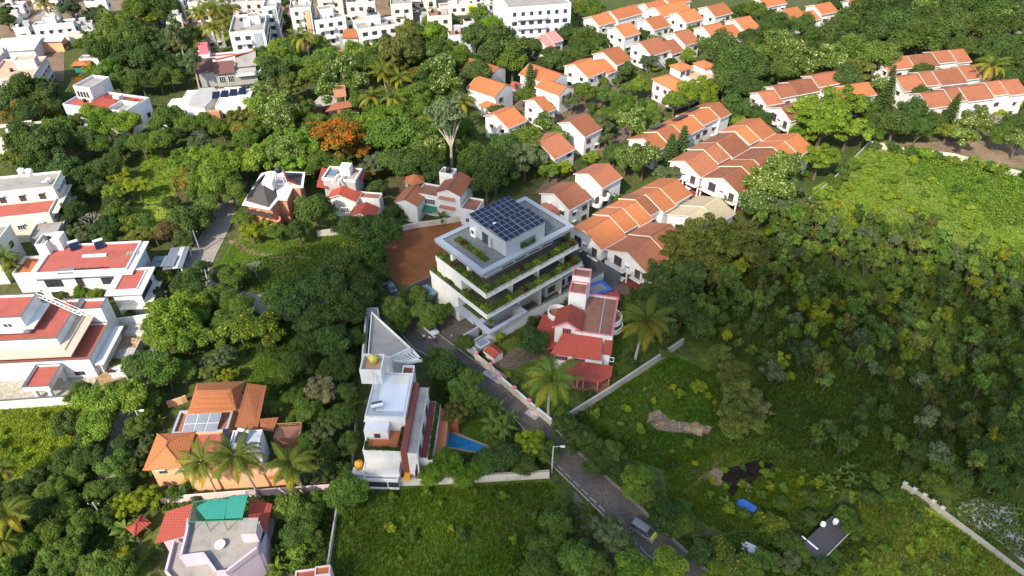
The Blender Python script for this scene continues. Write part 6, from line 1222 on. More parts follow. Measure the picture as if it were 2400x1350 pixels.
def plant(x, y, s, code, rz=None, sz=None):
    kind, cl, words = KIND[code]; rz = rnd.uniform(0, 6.28) if rz is None else rz
    nm = {'coco': 'coconut_palm', 'areca': 'feather_palm', 'banana': 'banana_plant', 'shrub': 'shrub', 'column': 'column_shrub', 'conifer': 'conifer', 'broad': 'broad_tree', 'spread': 'spreading_tree', 'feather': 'feathery_tree', 'speckled': 'speckled_tree', 'orange_bloom': 'flowering_tree', 'orange_tips': 'flowering_tree', 'yellow_bloom': 'flowering_tree', 'gum': 'gum_tree', 'bare': 'leafless_tree'}.get(kind, 'tree')
    nm = {'D': 'dark_broadleaf_tree', 'B': 'bright_broadleaf_tree', 'M': 'broadleaf_tree', 'O': 'olive_tree', 'G': 'grey_leaved_tree', 'b': 'feathery_tree', 'Y': 'yellow_leaved_tree', 'T': 'tan_flowering_tree'}.get(code, nm)
    root = link(nm, None, None, (x, y, 0), rz); root.scale = (s, s, s*(sz or rnd.uniform(0.9, 1.12))); root['category'] = 'palm' if kind in ('coco', 'areca') else ('shrub' if kind in ('shrub', 'column') else ('plant' if kind == 'banana' else 'tree'))
    col = colour(COLR[cl])
    if kind in ('coco', 'areca', 'banana'):
        fr, tr, n, zt, bx = {'coco': (FR_COCO, TR_COCO, 18, 8.0, 0.8), 'areca': (FR_ARE, TR_ARE, 10, 2.6, 0.1), 'banana': (FR_BAN, TR_BAN, 8, 1.1, 0.05)}[kind]
        link('trunk', tr, root)
        base = colour((0.11, 0.145, 0.02) if kind == 'coco' else COLR['M'])
        for i in range(n):
            o = link('frond' if kind != 'banana' else 'leaf_blade', fr[i % len(fr)], root, (bx, 0, zt)); tilt = (i/n)*1.25-0.55
            o.rotation_euler = (rnd.uniform(-0.2, 0.2), tilt+rnd.uniform(-0.12, 0.12), i*2.39996+rnd.uniform(-0.15, 0.15))
            yl = max(0, tilt)*1.6 if kind == 'coco' else 0; o.color = (base[0]*(1+yl*1.6), base[1]*(1+yl*0.75), base[2], 1)
        if kind == 'coco':
            root.rotation_euler = (rnd.uniform(-0.09, 0.09), rnd.uniform(-0.09, 0.09), rz)
            for i in range(rnd.randint(2, 4)): o = link('frond', fr[1], root, (bx, 0, zt-0.1)); o.rotation_euler = (rnd.uniform(-0.3, 0.3), rnd.uniform(0.75, 1.1), rnd.uniform(0, 6.28)); o.scale = (0.85,)*3; o.color = (0.26, 0.17, 0.06, 1)
            for i in range(5): link('coconut', NUT, root, (bx+0.3*math.cos(i*1.3), 0.3*math.sin(i*1.3), zt-0.35))
    else:
        c, t = rnd.choice(PROTO[kind][0]); link('trunk', t, root)
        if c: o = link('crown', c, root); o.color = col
    return root
def tree(px, py, r, code, mg=0.7, lane=1.9):
    kind = KIND[code][0]; R_, zc = {'coco': (2.9, 7.6), 'areca': (2.1, 3.0), 'banana': (1.3, 1.6)}.get(kind) or PROTO[kind][1:3]
    s = 1.0
    if r > 17 and kind not in ('coco', 'areca', 'banana', 'conifer', 'bare', 'orange_bloom'): r *= 1.16
    for _ in range(3): s = r*mpp(px, py, zc*s)/R_
    p = free_spot(G(px, py, zc*s), mg, lane)
    if p is None: return None
    o = plant(p.x, p.y, s, code); TREES.append((o, px, py, code)); return o
TL = """105 5 22 W;15 28 18 D;165 25 28 G;270 45 26 W;215 38 24 G;325 28 32 M;300 45 18 Y;360 12 34 M;345 48 24 Y;395 20 28 D;470 40 24 W;510 30 26 W;540 18 24 W;500 66 26 W;562 92 24 W;530 48 22 W;490 20 22 W;
270 88 38 M;320 100 40 D;370 95 34 D;240 122 30 D;300 140 36 D;350 150 38 D;392 152 30 D;432 108 32 O;418 88 25 E;448 140 26 E;400 182 25 M;330 192 30 D;252 172 30 M;282 200 25 M;212 165 14 y;372 190 26 D;460 170 20 D;
60 215 44 D;110 222 36 D;20 238 36 D;70 256 30 f;186 190 18 F;122 252 25 D;18 190 18 R;30 270 20 f;10 300 20 f;136 264 15 Y;245 285 38 B;298 290 34 B;222 272 24 B;
60 332 42 D;112 350 44 D;160 335 36 D;38 370 28 C;90 395 34 D;200 330 32 D;150 402 38 D;190 432 34 D;238 342 24 M;300 340 26 D;334 340 28 M;370 330 34 M;402 322 28 D;440 302 28 M;480 292 28 M;520 302 26 M;288 352 18 D;270 370 22 D;245 405 34 D;228 442 28 D;265 480 22 D;
168 462 22 B;150 448 18 B;282 415 26 Y;320 436 28 Y;425 372 20 B;468 402 30 M;482 372 36 b;522 392 40 B;562 382 34 b;502 432 40 B;542 442 34 M;472 442 34 M;492 482 28 M;440 522 38 D;480 522 26 D;420 502 22 M;402 478 20 D;
270 502 28 M;210 512 34 X;285 498 18 C;305 530 26 C;250 532 28 D;322 552 26 O;362 547 26 O;395 545 32 R;432 562 24 D;462 505 28 D;342 522 22 M;200 562 22 G;240 572 28 D;180 545 22 G;
20 612 28 W;42 628 20 W;56 645 18 M;160 686 15 O;190 690 18 B;222 692 18 B;246 685 13 s;310 722 15 B;130 690 12 s;200 672 14 s;90 660 14 M;
375 622 18 M;386 652 20 O;376 692 18 G;420 655 9 L;410 690 8 y;365 640 12 s;400 752 54 B;442 712 38 B;385 802 38 B;432 792 40 B;462 742 28 B;390 882 40 M;432 872 28 M;352 720 20 B;360 770 22 b;
500 692 28 M;545 668 32 M;470 640 24 D;560 640 18 f;596 626 26 X;540 702 28 M;510 792 30 C;560 772 38 C;612 772 34 C;642 792 24 C;630 745 24 C;520 752 28 M;525 842 26 G;490 872 22 O;535 882 20 Y;480 852 18 G;505 900 16 M;460 850 16 M;
712 680 34 D;810 600 26 D;835 590 34 C;866 602 38 D;880 542 42 D;660 702 38 M;700 722 44 D;760 682 48 D;740 752 44 D;800 642 44 D;862 662 40 D;800 732 48 D;850 712 36 D;720 802 34 D;780 802 44 D;832 792 26 D;892 642 26 D;750 915 36 T;670 882 28 B;642 902 22 M;800 862 38 D;700 862 34 D;722 962 32 M;800 982 32 D;760 1012 32 G;812 922 26 D;690 930 24 M;770 870 30 M;820 1040 26 D;745 970 22 M;
925 730 30 M;955 748 28 M;935 765 20 M;990 728 28 M;980 700 26 M;1006 752 26 M;1028 738 22 M;1044 728 20 M;952 705 24 D;1090 802 22 D;918 700 20 D;
590 542 26 Y;622 532 24 Y;572 512 28 m;740 492 46 D;700 542 28 D;682 470 20 D;900 542 42 D;882 442 24 D;925 500 20 D;970 502 14 s;1035 508 14 N;955 510 10 s;650 545 22 M;575 470 20 M;640 520 16 D;
650 122 28 B;680 152 28 M;640 162 36 D;680 202 34 O;650 252 42 P;620 212 28 P;700 262 34 O;660 292 34 P;620 272 34 O;600 302 28 M;570 312 28 f;560 282 28 O;740 152 34 M;772 162 36 M;740 182 38 B;800 172 36 P;780 212 34 P;832 202 32 P;862 142 32 D;940 122 58 O;960 82 34 O;920 162 38 O;1020 122 34 D;985 92 28 D;1030 162 36 P;1042 202 36 P;1000 192 28 D;980 232 34 M;960 217 24 Y;920 232 28 W;872 220 30 W;905 180 26 W;950 180 26 W;720 92 28 W;690 62 24 D;640 72 24 D;600 90 20 D;615 130 24 M;840 240 26 M;880 262 30 M;
795 322 64 F;752 302 36 F;838 350 34 F;705 342 42 b;672 322 36 b;742 382 34 M;642 352 38 b;602 382 38 B;692 382 38 b;722 352 36 b;880 292 42 b;922 272 42 b;902 332 42 M;942 332 50 M;982 332 46 M;942 382 46 D;992 382 46 D;882 382 32 G;862 402 24 f;1002 292 36 b;1052 292 46 E;1042 252 28 M;1082 312 36 M;1080 242 28 W;1100 352 28 M;1120 382 40 D;1160 402 50 D;1182 372 42 D;1230 372 42 G;1140 432 40 D;1182 342 36 D;1090 402 26 D;1230 332 36 M;1262 352 32 M;1290 332 26 P;1020 420 30 D;800 400 28 M;780 380 26 f;745 280 8 y;700 285 20 D;
1180 122 50 D;1120 95 34 D;1200 152 36 M;1142 172 34 D;1190 72 28 B;1222 58 22 B;1260 112 22 D;1300 52 24 M;1350 20 24 C;1390 30 28 M;1330 82 28 D;1370 92 32 D;1400 112 26 D;1350 132 28 D;1300 152 28 D;1330 50 16 f;1245 190 22 K;1080 130 24 B;1060 140 20 B;
1410 182 14 B;1340 242 20 G;1450 202 18 A;1475 200 14 A;1420 222 22 M;1460 252 26 M;1400 292 32 G;1422 272 22 M;1480 290 34 P;1440 362 26 D;1510 370 36 P;1570 362 28 K;1598 345 26 K;1620 222 32 B;1652 202 32 Y;1582 242 26 B;1662 242 22 B;1530 262 18 B;1500 252 18 M;1480 230 14 A;1380 165 8 s;1325 225 10 s;1310 250 12 s;1495 120 14 A;1520 70 14 A;1545 60 14 A;1590 55 12 A;1670 40 14 A;1488 55 8 K;1250 255 14 B;1200 330 14 s;1215 265 8 s;1320 390 20 Y;1395 420 18 M;1445 460 20 A;1310 320 20 M;1560 280 16 A;1635 322 16 A;1520 240 16 A;1350 300 12 y;
1680 122 42 D;1722 152 46 D;1762 172 38 D;1702 192 36 D;1742 212 32 D;1722 252 34 D;1750 122 32 O;1800 130 34 M;1790 62 22 D;1735 30 24 D;1780 210 28 D;1820 100 30 P;1850 130 34 P;1830 170 34 D;1930 90 40 D;1980 60 38 D;2040 80 40 D;2100 60 40 D;2160 90 44 D;2220 70 44 D;2290 60 44 D;2340 110 40 D;1890 160 34 P;1940 140 38 P;2000 130 42 M;2060 140 40 M;2010 170 34 O;1980 190 36 D;2120 100 36 M;2180 40 34 D;2250 20 40 D;2320 20 40 D;2380 30 34 D;2390 160 34 D;2350 200 30 D;2380 240 26 y;1900 110 30 D;2030 30 34 D;2090 20 34 D;2400 100 30 D;
1930 290 58 b;1962 242 52 b;1902 262 48 b;1992 302 42 b;1922 372 40 b;1880 320 34 b;2020 260 34 M;2040 310 24 M;2080 222 28 K;2085 190 20 K;2102 290 42 D;2132 270 34 D;2190 282 26 D;2232 262 22 K;2280 290 32 P;2330 280 26 X;2312 152 32 W;2390 332 28 P;2260 320 28 P;2340 320 28 M;2150 310 28 D;2060 290 30 D;2380 290 28 D;2220 310 22 C;
1800 432 48 P;1832 402 38 P;1770 482 38 P;1750 450 26 D;1705 470 20 A;1690 480 22 A;1860 440 26 G;1840 480 30 G;
1600 572 56 O;1652 562 56 O;1702 582 52 O;1560 592 42 O;1642 612 42 O;1740 562 42 O;1540 642 36 D;1560 682 40 D;1520 702 32 D;1620 650 36 D;1690 630 34 O;1770 600 34 O;
1500 765 52 W;1290 890 55 W;1250 802 32 D;1240 765 14 s;1172 792 11 L;1190 760 10 s;1215 785 14 s;1168 740 10 M;1245 750 10 M;1560 772 26 D;1545 722 32 D;1600 732 36 D;1640 762 32 D;1582 692 36 D;1190 880 10 y;1210 895 12 s;1225 905 8 S;1345 760 5 S;1520 800 14 S;1480 850 18 s;1440 890 16 s;1380 930 14 s;1330 960 12 s;1560 830 16 M;1140 850 8 s;
1050 872 42 D;1082 922 36 M;1030 852 32 D;1100 902 32 M;1070 972 32 O;1130 942 34 M;1150 982 36 A;1182 1002 36 A;1162 952 30 A;1195 975 26 A;1130 1010 26 A;1240 1042 36 Y;1272 1062 28 M;1190 1072 40 D;1142 1082 36 D;1050 1098 40 B;1012 1112 30 B;1098 1114 30 B;820 1152 42 M;800 1172 36 M;1230 1090 30 D;1020 990 14 M;
1330 1002 36 D;1372 1042 36 D;1402 1082 32 D;1432 1062 30 M;1490 1132 38 B;1512 1162 34 M;1562 1212 40 D;1600 1232 36 M;1450 1110 26 D;1540 1180 26 D;1350 1050 22 D;1415 1110 20 D;1600 1190 24 M;1300 1035 20 D;
1280 1282 40 M;1302 1232 36 M;1352 1312 42 M;1262 1332 36 M;1430 1242 38 G;1452 1272 34 G;1482 1332 40 B;1562 1322 42 B;1520 1350 36 B;1640 1300 30 D;1310 1190 22 M;1400 1320 30 M;1690 1290 28 C;1868 1285 28 M;1990 1235 26 M;1925 1330 24 D;1955 1300 18 M;1895 1215 20 D;1720 1320 34 C;1760 1330 30 M;1680 1340 30 B;1810 1230 30 C;1840 1270 26 D;1795 1310 26 M;1850 1320 28 G;
1740 925 44 O;1720 872 36 O;1772 952 32 T;1720 982 38 O;1760 990 34 O;1660 850 24 M;1690 830 26 O;1640 905 18 Y;1720 1010 26 M;1660 930 10 y;
250 952 52 B;292 922 46 B;232 1002 42 B;322 1002 30 M;340 970 22 M;360 940 24 M;345 1030 18 G;375 985 16 A;330 1060 24 G;280 1040 26 D;200 1040 28 M;260 1090 34 M;215 1070 30 D;180 1110 30 M;300 1100 28 D;130 1150 32 M;230 1150 32 M;290 1140 26 D;160 1190 32 M;100 1200 34 D;60 1190 30 M;200 1230 32 M;130 1250 34 M;250 1210 28 D;170 1290 34 M;70 1280 36 M;120 1320 34 M;220 1330 36 M;30 1330 34 D;180 1340 28 M;300 1260 14 N;270 1230 20 A;290 1240 22 N;340 1165 32 Y;292 1182 28 Y;282 1305 26 Y;20 1100 24 W;30 1215 42 W;10 1290 30 W;80 1120 24 D;40 1150 26 D;320 1200 14 S;360 1190 12 S;
490 1082 46 W;580 1087 52 W;690 1082 50 W;430 1150 20 s;460 1165 14 G;400 1160 18 M;350 1110 18 s;680 1192 40 M;722 1222 34 M;690 1252 34 D;700 1302 28 S;650 1332 18 N;640 1290 14 N;730 1270 24 M;740 1180 26 M;760 1300 12 s;370 1290 16 s;350 1320 16 s;620 1350 14 N;600 960 10 s;640 960 18 M;680 1000 24 s;720 1040 24 M;770 1060 24 D;760 1110 22 D;800 1100 20 s;700 1130 18 s;
1700 1180 14 N;1750 1145 10 N;1965 1110 12 N;1935 1125 14 N;1990 1100 14 N;1995 1130 14 N;1950 1150 12 N;2020 1120 12 N;1880 1110 12 N;2380 1052 46 D;2352 1002 40 D;2302 1062 36 D;2200 1082 32 M;2150 1062 28 D;2250 1120 28 D;2330 1130 30 D;2400 1120 30 D;2180 1130 24 M;2060 1130 24 M;2080 1165 22 M;2040 1170 18 M;1900 1170 20 D;1980 1210 24 M;1830 1180 18 M;2130 1100 22 D;2270 1010 30 D;2400 950 36 D"""
for t in TL.replace('\n', '').split(';'):
    if t.strip(): a = t.split(); tree(float(a[0]), float(a[1]), float(a[2]), a[3])
def inside(p, poly):
    c = False; n = len(poly); j = n-1
    for i in range(n):
        if (poly[i][1] > p[1]) != (poly[j][1] > p[1]) and p[0] < (poly[j][0]-poly[i][0])*(p[1]-poly[i][1])/(poly[j][1]-poly[i][1])+poly[i][0]: c = not c
        j = i
    return c
def fill(poly_px, n, sp=0.0, seed=1, mg=0.5, lane=3.0, avoid=True):
    rr = random.Random(seed); poly = [tuple(G(*p)) for p in poly_px]; xs = [p[0] for p in poly]; ys = [p[1] for p in poly]; out = []; tries = 0
    while len(out) < n and tries < n*60:
        tries += 1; p = (rr.uniform(min(xs), max(xs)), rr.uniform(min(ys), max(ys)))
        if not inside(p, poly): continue
        if sp and any((p[0]-q[0])**2+(p[1]-q[1])**2 < sp*sp for q in out[-400:]): continue
        if avoid and blocked(Vector(p), mg, lane): continue
        out.append(p)
    return out
# fill the gaps of the woods and plant the villa gardens
CLEAR = [[tuple(G(*q)) for q in c] for c in ([(535,540),(690,545),(820,545),(830,640),(740,690),(640,720),(520,730),(490,650)], [(300,350),(430,345),(440,430),(420,500),(420,545),(320,530),(300,470)], [(510,780),(700,770),(720,880),(690,960),(540,900),(480,880)], [(890,540),(1110,500),(1110,600),(1010,690),(890,660)], [(960,760),(1060,770),(1080,860),(990,850)], [(590,680),(660,690),(660,750),(590,750)], [(340,200),(610,180),(610,320),(370,320)], [(140,190),(360,190),(360,310),(150,310)], [(690,190),(880,190),(880,300),(690,300)], [(480,470),(560,470),(540,600),(440,690),(410,680)])]
def more(poly, n, codes, sp, r, seed):
    have = [Vector(o.location).xy for o, *_ in TREES]; got = 0; rr = random.Random(seed)
    for p in fill(poly, n*8, 0, seed, 1.2, 2.2):
        if got >= n: break
        v = Vector(p)
        if any((v-h).length < sp for h in have) or any(inside(p, c) for c in CLEAR): continue
        have.append(v); got += 1; code = rr.choice(codes); R_ = PROTO[KIND[code][0]][1]; s = rr.uniform(*r)/R_
        o = plant(p[0], p[1], s, code); zc = PROTO[KIND[code][0]][2]*s; px, py = PX(p[0], p[1], zc); TREES.append((o, px, py, code))
more([(225,100),(400,60),(470,130),(460,230),(600,190),(720,120),(860,130),(1000,60),(1200,50),(1420,70),(1400,140),(1210,170),(1080,230),(1110,420),(900,420),(560,420),(470,540),(300,560),(170,540),(160,430),(0,400),(0,180),(180,210)], 95, 'DDDMMmdbBPOfG', 4.4, (3.2, 5.4), 71)
more([(505,640),(690,580),(900,560),(910,680),(850,760),(830,1130),(720,1130),(700,900),(640,840),(480,830),(380,930),(330,960),(400,780),(470,690)], 26, 'DDDMMdC', 4.0, (3.0, 4.6), 72)
more([(1700,60),(2450,-30),(2450,330),(2250,320),(2040,320),(1860,310),(1760,250),(1690,200)], 70, 'DDDMMdP', 4.6, (3.4, 5.6), 73)
more([(215,940),(330,960),(340,1090),(300,1180),(330,1350),(250,1440),(-60,1440),(-60,1150),(60,1120),(170,1050)], 26, 'MMDBmG', 3.6, (2.4, 3.8), 74)
more([(1190,160),(1700,60),(1800,230),(1900,330),(1900,470),(1740,520),(1500,420),(1300,470),(1110,300)], 50, 'DMBMPGbD', 4.2, (2.2, 3.8), 75)
more([(0,0),(560,-20),(600,110),(240,80),(0,120)], 10, 'DMDG', 5.0, (2.6, 4.0), 76)
more([(600,0),(1200,-20),(1190,60),(1000,70),(700,120)], 7, 'DMDG', 5.0, (2.4, 3.8), 77)
for b_, wr, xe in ROWS:
    c, k = math.cos(b_.hd), math.sin(b_.hd); x = 0.5
    while x < xe:
        for side in ((-(wr+rnd.uniform(1.4, 2.6))), ):
            wx, wy = b_.o.x+x*c-side*k, b_.o.y+x*k+side*c; v = Vector((wx, wy))
            if not blocked(v, 0.9, 2.0) and rnd.random() < 0.75:
                code = rnd.choice('sSsyMDAs'); kk = KIND[code][0]; R_ = 2.1 if kk == 'areca' else PROTO[kk][1]; s = rnd.uniform(1.1, 2.0)/R_; o = plant(wx, wy, s, code); TREES.append((o, *PX(wx, wy, 1.5), code))
        x += rnd.uniform(2.4, 4.2)
for p in fill([(1905,450),(1960,415),(2030,350),(2140,368),(2230,380),(2450,425),(2450,640),(2200,575),(2020,535),(1895,520)], 60, 3.0, 78):
    code = rnd.choice('SSsSyS'); o = plant(p[0], p[1], rnd.uniform(0.7, 1.3), code, None, 0.7); TREES.append((o, *PX(p[0], p[1], 1.0), code))
for i in range(46):
    t = rnd.random(); q0, q1 = ((2036,342), (2420,424)) if rnd.random() < 0.65 else ((1893,478), (2036,342)); v = G(q0[0]+(q1[0]-q0[0])*t, q0[1]+(q1[1]-q0[1])*t)+Vector((rnd.uniform(-1.2, 2.0), -rnd.uniform(0.8, 2.2)))
    code = rnd.choice('SSsSsM'); R_ = PROTO[KIND[code][0]][1]; o = plant(v.x, v.y, rnd.uniform(1.1, 2.1)/R_, code); TREES.append((o, *PX(v.x, v.y, 1.2), code))
for poly, n, sd in (([(800,1170),(1270,1140),(1320,1190),(1280,1340),(800,1340)], 16, 81), ([(1320,1000),(1560,850),(1720,960),(1560,1090),(1400,1040)], 22, 82), ([(1560,1080),(1880,1090),(1950,1180),(1700,1240)], 22, 83), ([(2020,1180),(2230,1240),(2380,1350),(1990,1350)], 16, 84), ([(0,980),(180,960),(140,1070),(0,1120)], 12, 85)):
    for v in fill(poly, n, 2.0, sd): code = rnd.choice('sSSy'); o = plant(v[0], v[1], rnd.uniform(0.3, 0.8), code); TREES.append((o, *PX(v[0], v[1], 0.8), code))
# labels: each tree is told from the others by its look and the nearest landmark
ORD = ['', 'second ', 'third ', 'fourth ', 'fifth ', 'sixth ', 'seventh ', 'eighth ', 'ninth ', 'tenth ', 'eleventh ', 'twelfth ', 'thirteenth ', 'fourteenth ', 'fifteenth ']
LAND += [('bare red soil plot', 960, 600), ('grass plot by the lane', 620, 600), ('sunny clearing in the wood', 370, 420), ('bottom meadow', 1000, 1250), ('sunny scrub field', 2200, 480), ('burnt patch', 1755, 1110), ('rubble heap', 2320, 1200), ('dirt heap in the meadow', 1590, 995), ('pale wall of the scrub field', 2200, 355), ('wooded upper right corner', 2250, 60), ('lane junction', 480, 690), ('shaded grass clearing', 600, 850), ('parked van', 1505, 1245), ('lower left corner', 40, 1330), ('brown car court', 1850, 60), ('three coconut palms', 590, 1080), ('brick paved villa drive', 1210, 840), ('dense dark grove', 780, 720), ('orange flowering tree', 795, 310), ('tallest olive tree', 940, 110)]
cells = {}
for o, px, py, code in TREES:
    lm = min(LAND, key=lambda l: (l[1]-px)**2+(l[2]-py)**2); dx, dy = px-lm[1], py-lm[2]
    rel = ('left of' if dx < 0 else 'right of') if abs(dx) > abs(dy)*1.1 else ('behind' if dy < 0 else 'in front of')
    cells.setdefault((KIND[code][2], rel, lm[0]), []).append((math.hypot(dx, dy), o))
for (w, rel, lm), L_ in cells.items():
    L_.sort(key=lambda t: t[0])
    for i, (d, o) in enumerate(L_):
        o['label'] = f'{w} {rel} the {lm}' if len(L_) == 1 else f'{ORD[min(i, 14)]}closest {w} {rel} the {lm}'
        o['group'] = {'palm': 'palms of the quarter', 'shrub': 'garden shrubs', 'plant': 'banana plants'}.get(o['category'], 'trees of the wooded quarter')
# ---------------------------------------------------------------- scrub thicket, undergrowth, grass
NOGRASS = [[tuple(G(*q)) for q in c] for c in ([(1700,1098),(1745,1088),(1790,1070),(1815,1075),(1810,1095),(1770,1125),(1745,1130),(1715,1165),(1705,1150),(1715,1135),(1690,1125)], [(1520,970),(1545,960),(1570,985),(1640,995),(1670,1000),(1660,1018),(1590,1015),(1545,1010),(1515,990)], [(1655,1110),(1680,1095),(1700,1110),(1690,1140),(1665,1135)], [(1880,1055),(1925,1060),(1930,1080),(1885,1080)])]
THICK = [(1590,740),(1650,660),(1770,530),(1900,500),(2020,525),(2200,570),(2440,645),(2500,900),(2460,1130),(2330,1150),(2230,1150),(2130,1110),(1990,1080),(1880,1050),(1800,1010),(1790,930),(1740,850),(1650,800)]
k = 0
for p in fill(THICK, 380, 2.2, 5):
    px, py = PX(p[0], p[1], 0)
    code = rnd.choice('ttsssogss' if rnd.random() < 0.9 else 'y')
    if py > 890 and px < 2120 and rnd.random() < 0.6: continue
    cl = {'t': 'D', 'o': 'O', 's': 'M', 'y': 'Y', 'g': 'G'}[code]
    kind = rnd.choice(('sapling', 'sapling', 'thicket')); c, t = rnd.choice(PROTO[kind][0]); s = rnd.uniform(0.65, 1.25)
    root = link('sapling', None, None, (p[0], p[1], 0), rnd.uniform(0, 6.28)); root.scale = (s*rnd.uniform(0.8, 1.1), s, s*rnd.uniform(1.0, 1.5)); tag(root, ('dark green','olive','mid green','yellow green','grey green')['DOMYG'.index(cl)]+(' slender' if kind == 'sapling' else ' bushy')+' sapling '+('at the near edge' if py > 1000 else 'at the far edge' if py < 640 else 'in the left part' if px < 1850 else 'in the right part' if px > 2200 else 'in the middle')+' of the scrub thicket', 'tree', 'saplings of the scrub thicket')
    link('trunk', t, root); o = link('crown', c, root); cc = COLR[cl]; f = 0.8 if cl in 'OY' else 1.0; o.color = colour(tuple(v*f for v in cc), 0.25)
def ground_cover(name, poly, n, size, h, col, seed, tones=(0.5, 0.2), up=0.6, avoid=True, lane=3.2, clump=0.0):
    pts = fill(poly, n, 0, seed, 0.2, lane, avoid); pts = np.array(pts); n = len(pts)
    f = np.sin(pts[:, 0]*0.9+np.sin(pts[:, 1]*0.7)*1.5)*np.cos(pts[:, 1]*0.8+np.sin(pts[:, 0]*0.5))
    z = rg.uniform(0.02, 1, n)*h*(0.65+0.35*f); P = np.column_stack([pts, z]); N = rg.normal(size=(n, 3)); N[:, 2] = np.abs(N[:, 2])+up
    me = leaf_mesh(name, P, N, size*rg.uniform(0.6, 1.4, n), tones[0]+0.2*f+rg.normal(size=n)*tones[1], [LEAF, LEAF]); o = link(name, me); o.color = (*col, 1); return o
def blades(name, poly, n, h, col, seed, w=0.10, lane=3.2, tone=0.5):
    pts = np.array([q for q in fill(poly, n, 0, seed, 0.1, lane) if not any(inside(q, c) for c in NOGRASS)]); n = len(pts); a = rg.uniform(0, 6.28, n); hh = h*rg.uniform(0.5, 1.5, n); lean = rg.normal(size=(n, 2))*0.35*hh[:, None]
    V = np.empty((n, 3, 3)); V[:, 0, 0] = pts[:, 0]-np.cos(a)*w; V[:, 0, 1] = pts[:, 1]-np.sin(a)*w; V[:, 1, 0] = pts[:, 0]+np.cos(a)*w; V[:, 1, 1] = pts[:, 1]+np.sin(a)*w; V[:, :2, 2] = 0.0
    V[:, 2, :2] = pts+lean; V[:, 2, 2] = hh
    me = bpy.data.meshes.new(name); me.from_pydata(V.reshape(-1, 3).tolist(), [], np.arange(n*3).reshape(n, 3).tolist()); me.materials.append(LEAF)
    f = np.sin(pts[:, 0]*0.35+np.sin(pts[:, 1]*0.3)*2)*np.cos(pts[:, 1]*0.4)+0.7*np.sin(pts[:, 0]*0.9+2*np.sin(pts[:, 1]*0.55))*np.sin(pts[:, 1]*1.1+1)
    at = me.attributes.new('tone', 'FLOAT', 'FACE'); at.data.foreach_set('value', np.clip(tone+0.2*f+rg.normal(size=n)*0.18, 0, 1).astype(np.float32)); o = link(name, me); o.color = (*col, 1); return o
def stuff(o, label, cat='undergrowth'): return tag(o, label, cat, None, 'stuff')
stuff(ground_cover('undergrowth', THICK, 52000, 0.32, 2.0, (0.080, 0.125, 0.022), 21), 'low tangled undergrowth between the saplings of the thicket')
FIELD = [(1905,450),(1960,415),(2030,350),(2140,368),(2230,380),(2450,425),(2450,660),(2200,580),(2020,535),(1895,520)]
stuff(ground_cover('scrub', FIELD, 34000, 0.34, 1.7, (0.145, 0.225, 0.026), 22), 'sunlit waist high scrub covering the upper right field')
FIELDB = [(2120,366),(2230,378),(2450,425),(2450,575),(2380,525),(2330,540),(2290,480),(2230,490),(2210,430),(2150,425)]
stuff(ground_cover('creeper', FIELDB, 12000, 0.42, 2.1, (0.11, 0.19, 0.022), 23), 'dark leafy creeper over the right part of the scrub field')
for i, (poly, n, col, lab) in enumerate((
    ([(225,100),(400,60),(470,130),(460,230),(600,190),(720,120),(860,130),(1000,60),(1200,50),(1420,70),(1400,140),(1210,170),(1080,230),(1110,420),(900,420),(560,420),(470,540),(300,560),(170,540),(160,430),(0,400),(0,180),(180,210)], 26000, (0.060, 0.100, 0.018), 'dense undergrowth below the trees of the upper wood'),
    ([(505,640),(690,580),(900,560),(910,680),(850,760),(830,1130),(720,1130),(700,900),(640,840),(480,830),(380,930),(330,960),(400,780),(470,690)], 15000, (0.050, 0.085, 0.016), 'dense undergrowth below the dark grove by the lane'),
    ([(215,940),(330,960),(340,1090),(300,1180),(330,1350),(250,1440),(-60,1440),(-60,1150),(60,1120),(170,1050)], 12000, (0.075, 0.120, 0.018), 'dense undergrowth below the lower left trees'),
    ([(1700,60),(2450,-30),(2450,330),(2250,320),(2040,320),(1860,310),(1760,250),(1690,200)], 12000, (0.060, 0.100, 0.018), 'dense undergrowth below the upper right wood'),
    ([(1310,1010),(1380,1060),(1480,1150),(1600,1260),(1700,1260),(1850,1210),(1980,1200),(1960,1330),(1900,1440),(1680,1440),(1480,1240),(1300,1060)], 11000, (0.070, 0.115, 0.016), 'rough weeds along the right verge of the road'),
    ([(1190,1320),(1300,1180),(1400,1180),(1420,1290),(1540,1370),(1500,1440),(1200,1440)], 5000, (0.070, 0.115, 0.016), 'rough weeds along the left verge of the road'),
    ([(1010,840),(1110,850),(1290,1040),(1280,1110),(1000,1120),(1000,1060),(1170,1060),(1160,960),(1010,960)], 5000, (0.070, 0.115, 0.016), 'low planting in the pool garden'),
    ([(1470,650),(1560,590),(1780,540),(1650,680),(1600,790),(1540,800),(1480,720)], 6000, (0.060, 0.095, 0.016), 'undergrowth below the olive trees beside the villas'),
    ([(1190,160),(1700,60),(1800,230),(1900,330),(1900,470),(1740,520),(1500,420),(1300,470),(1110,300)], 9000, (0.085, 0.135, 0.018), 'garden planting between the villas'),
    ([(1850,1200),(2010,1180),(2030,1290),(1960,1350),(1860,1340)], 3500, (0.060, 0.095, 0.016), 'weeds crowding the tin roofed shack'),
    ([(2230,1170),(2330,1150),(2420,1190),(2420,1320),(2330,1280),(2230,1215)], 2200, (0.09, 0.14, 0.02), 'weeds growing through the rubble heap'),
    ([(1680,1000),(1800,990),(2130,1090),(2220,1190),(2110,1190),(1880,1110),(1730,1070)], 6500, (0.070, 0.115, 0.014), 'weeds along the edge between the thicket and the meadow'),
    ([(380,1170),(780,1150),(770,1340),(640,1350),(650,1200),(370,1200)], 3500, (0.085, 0.135, 0.018), 'garden planting round the lilac house'),
    )): stuff(ground_cover('undergrowth', poly, n, 0.45, 0.8, col, 40+i), lab)
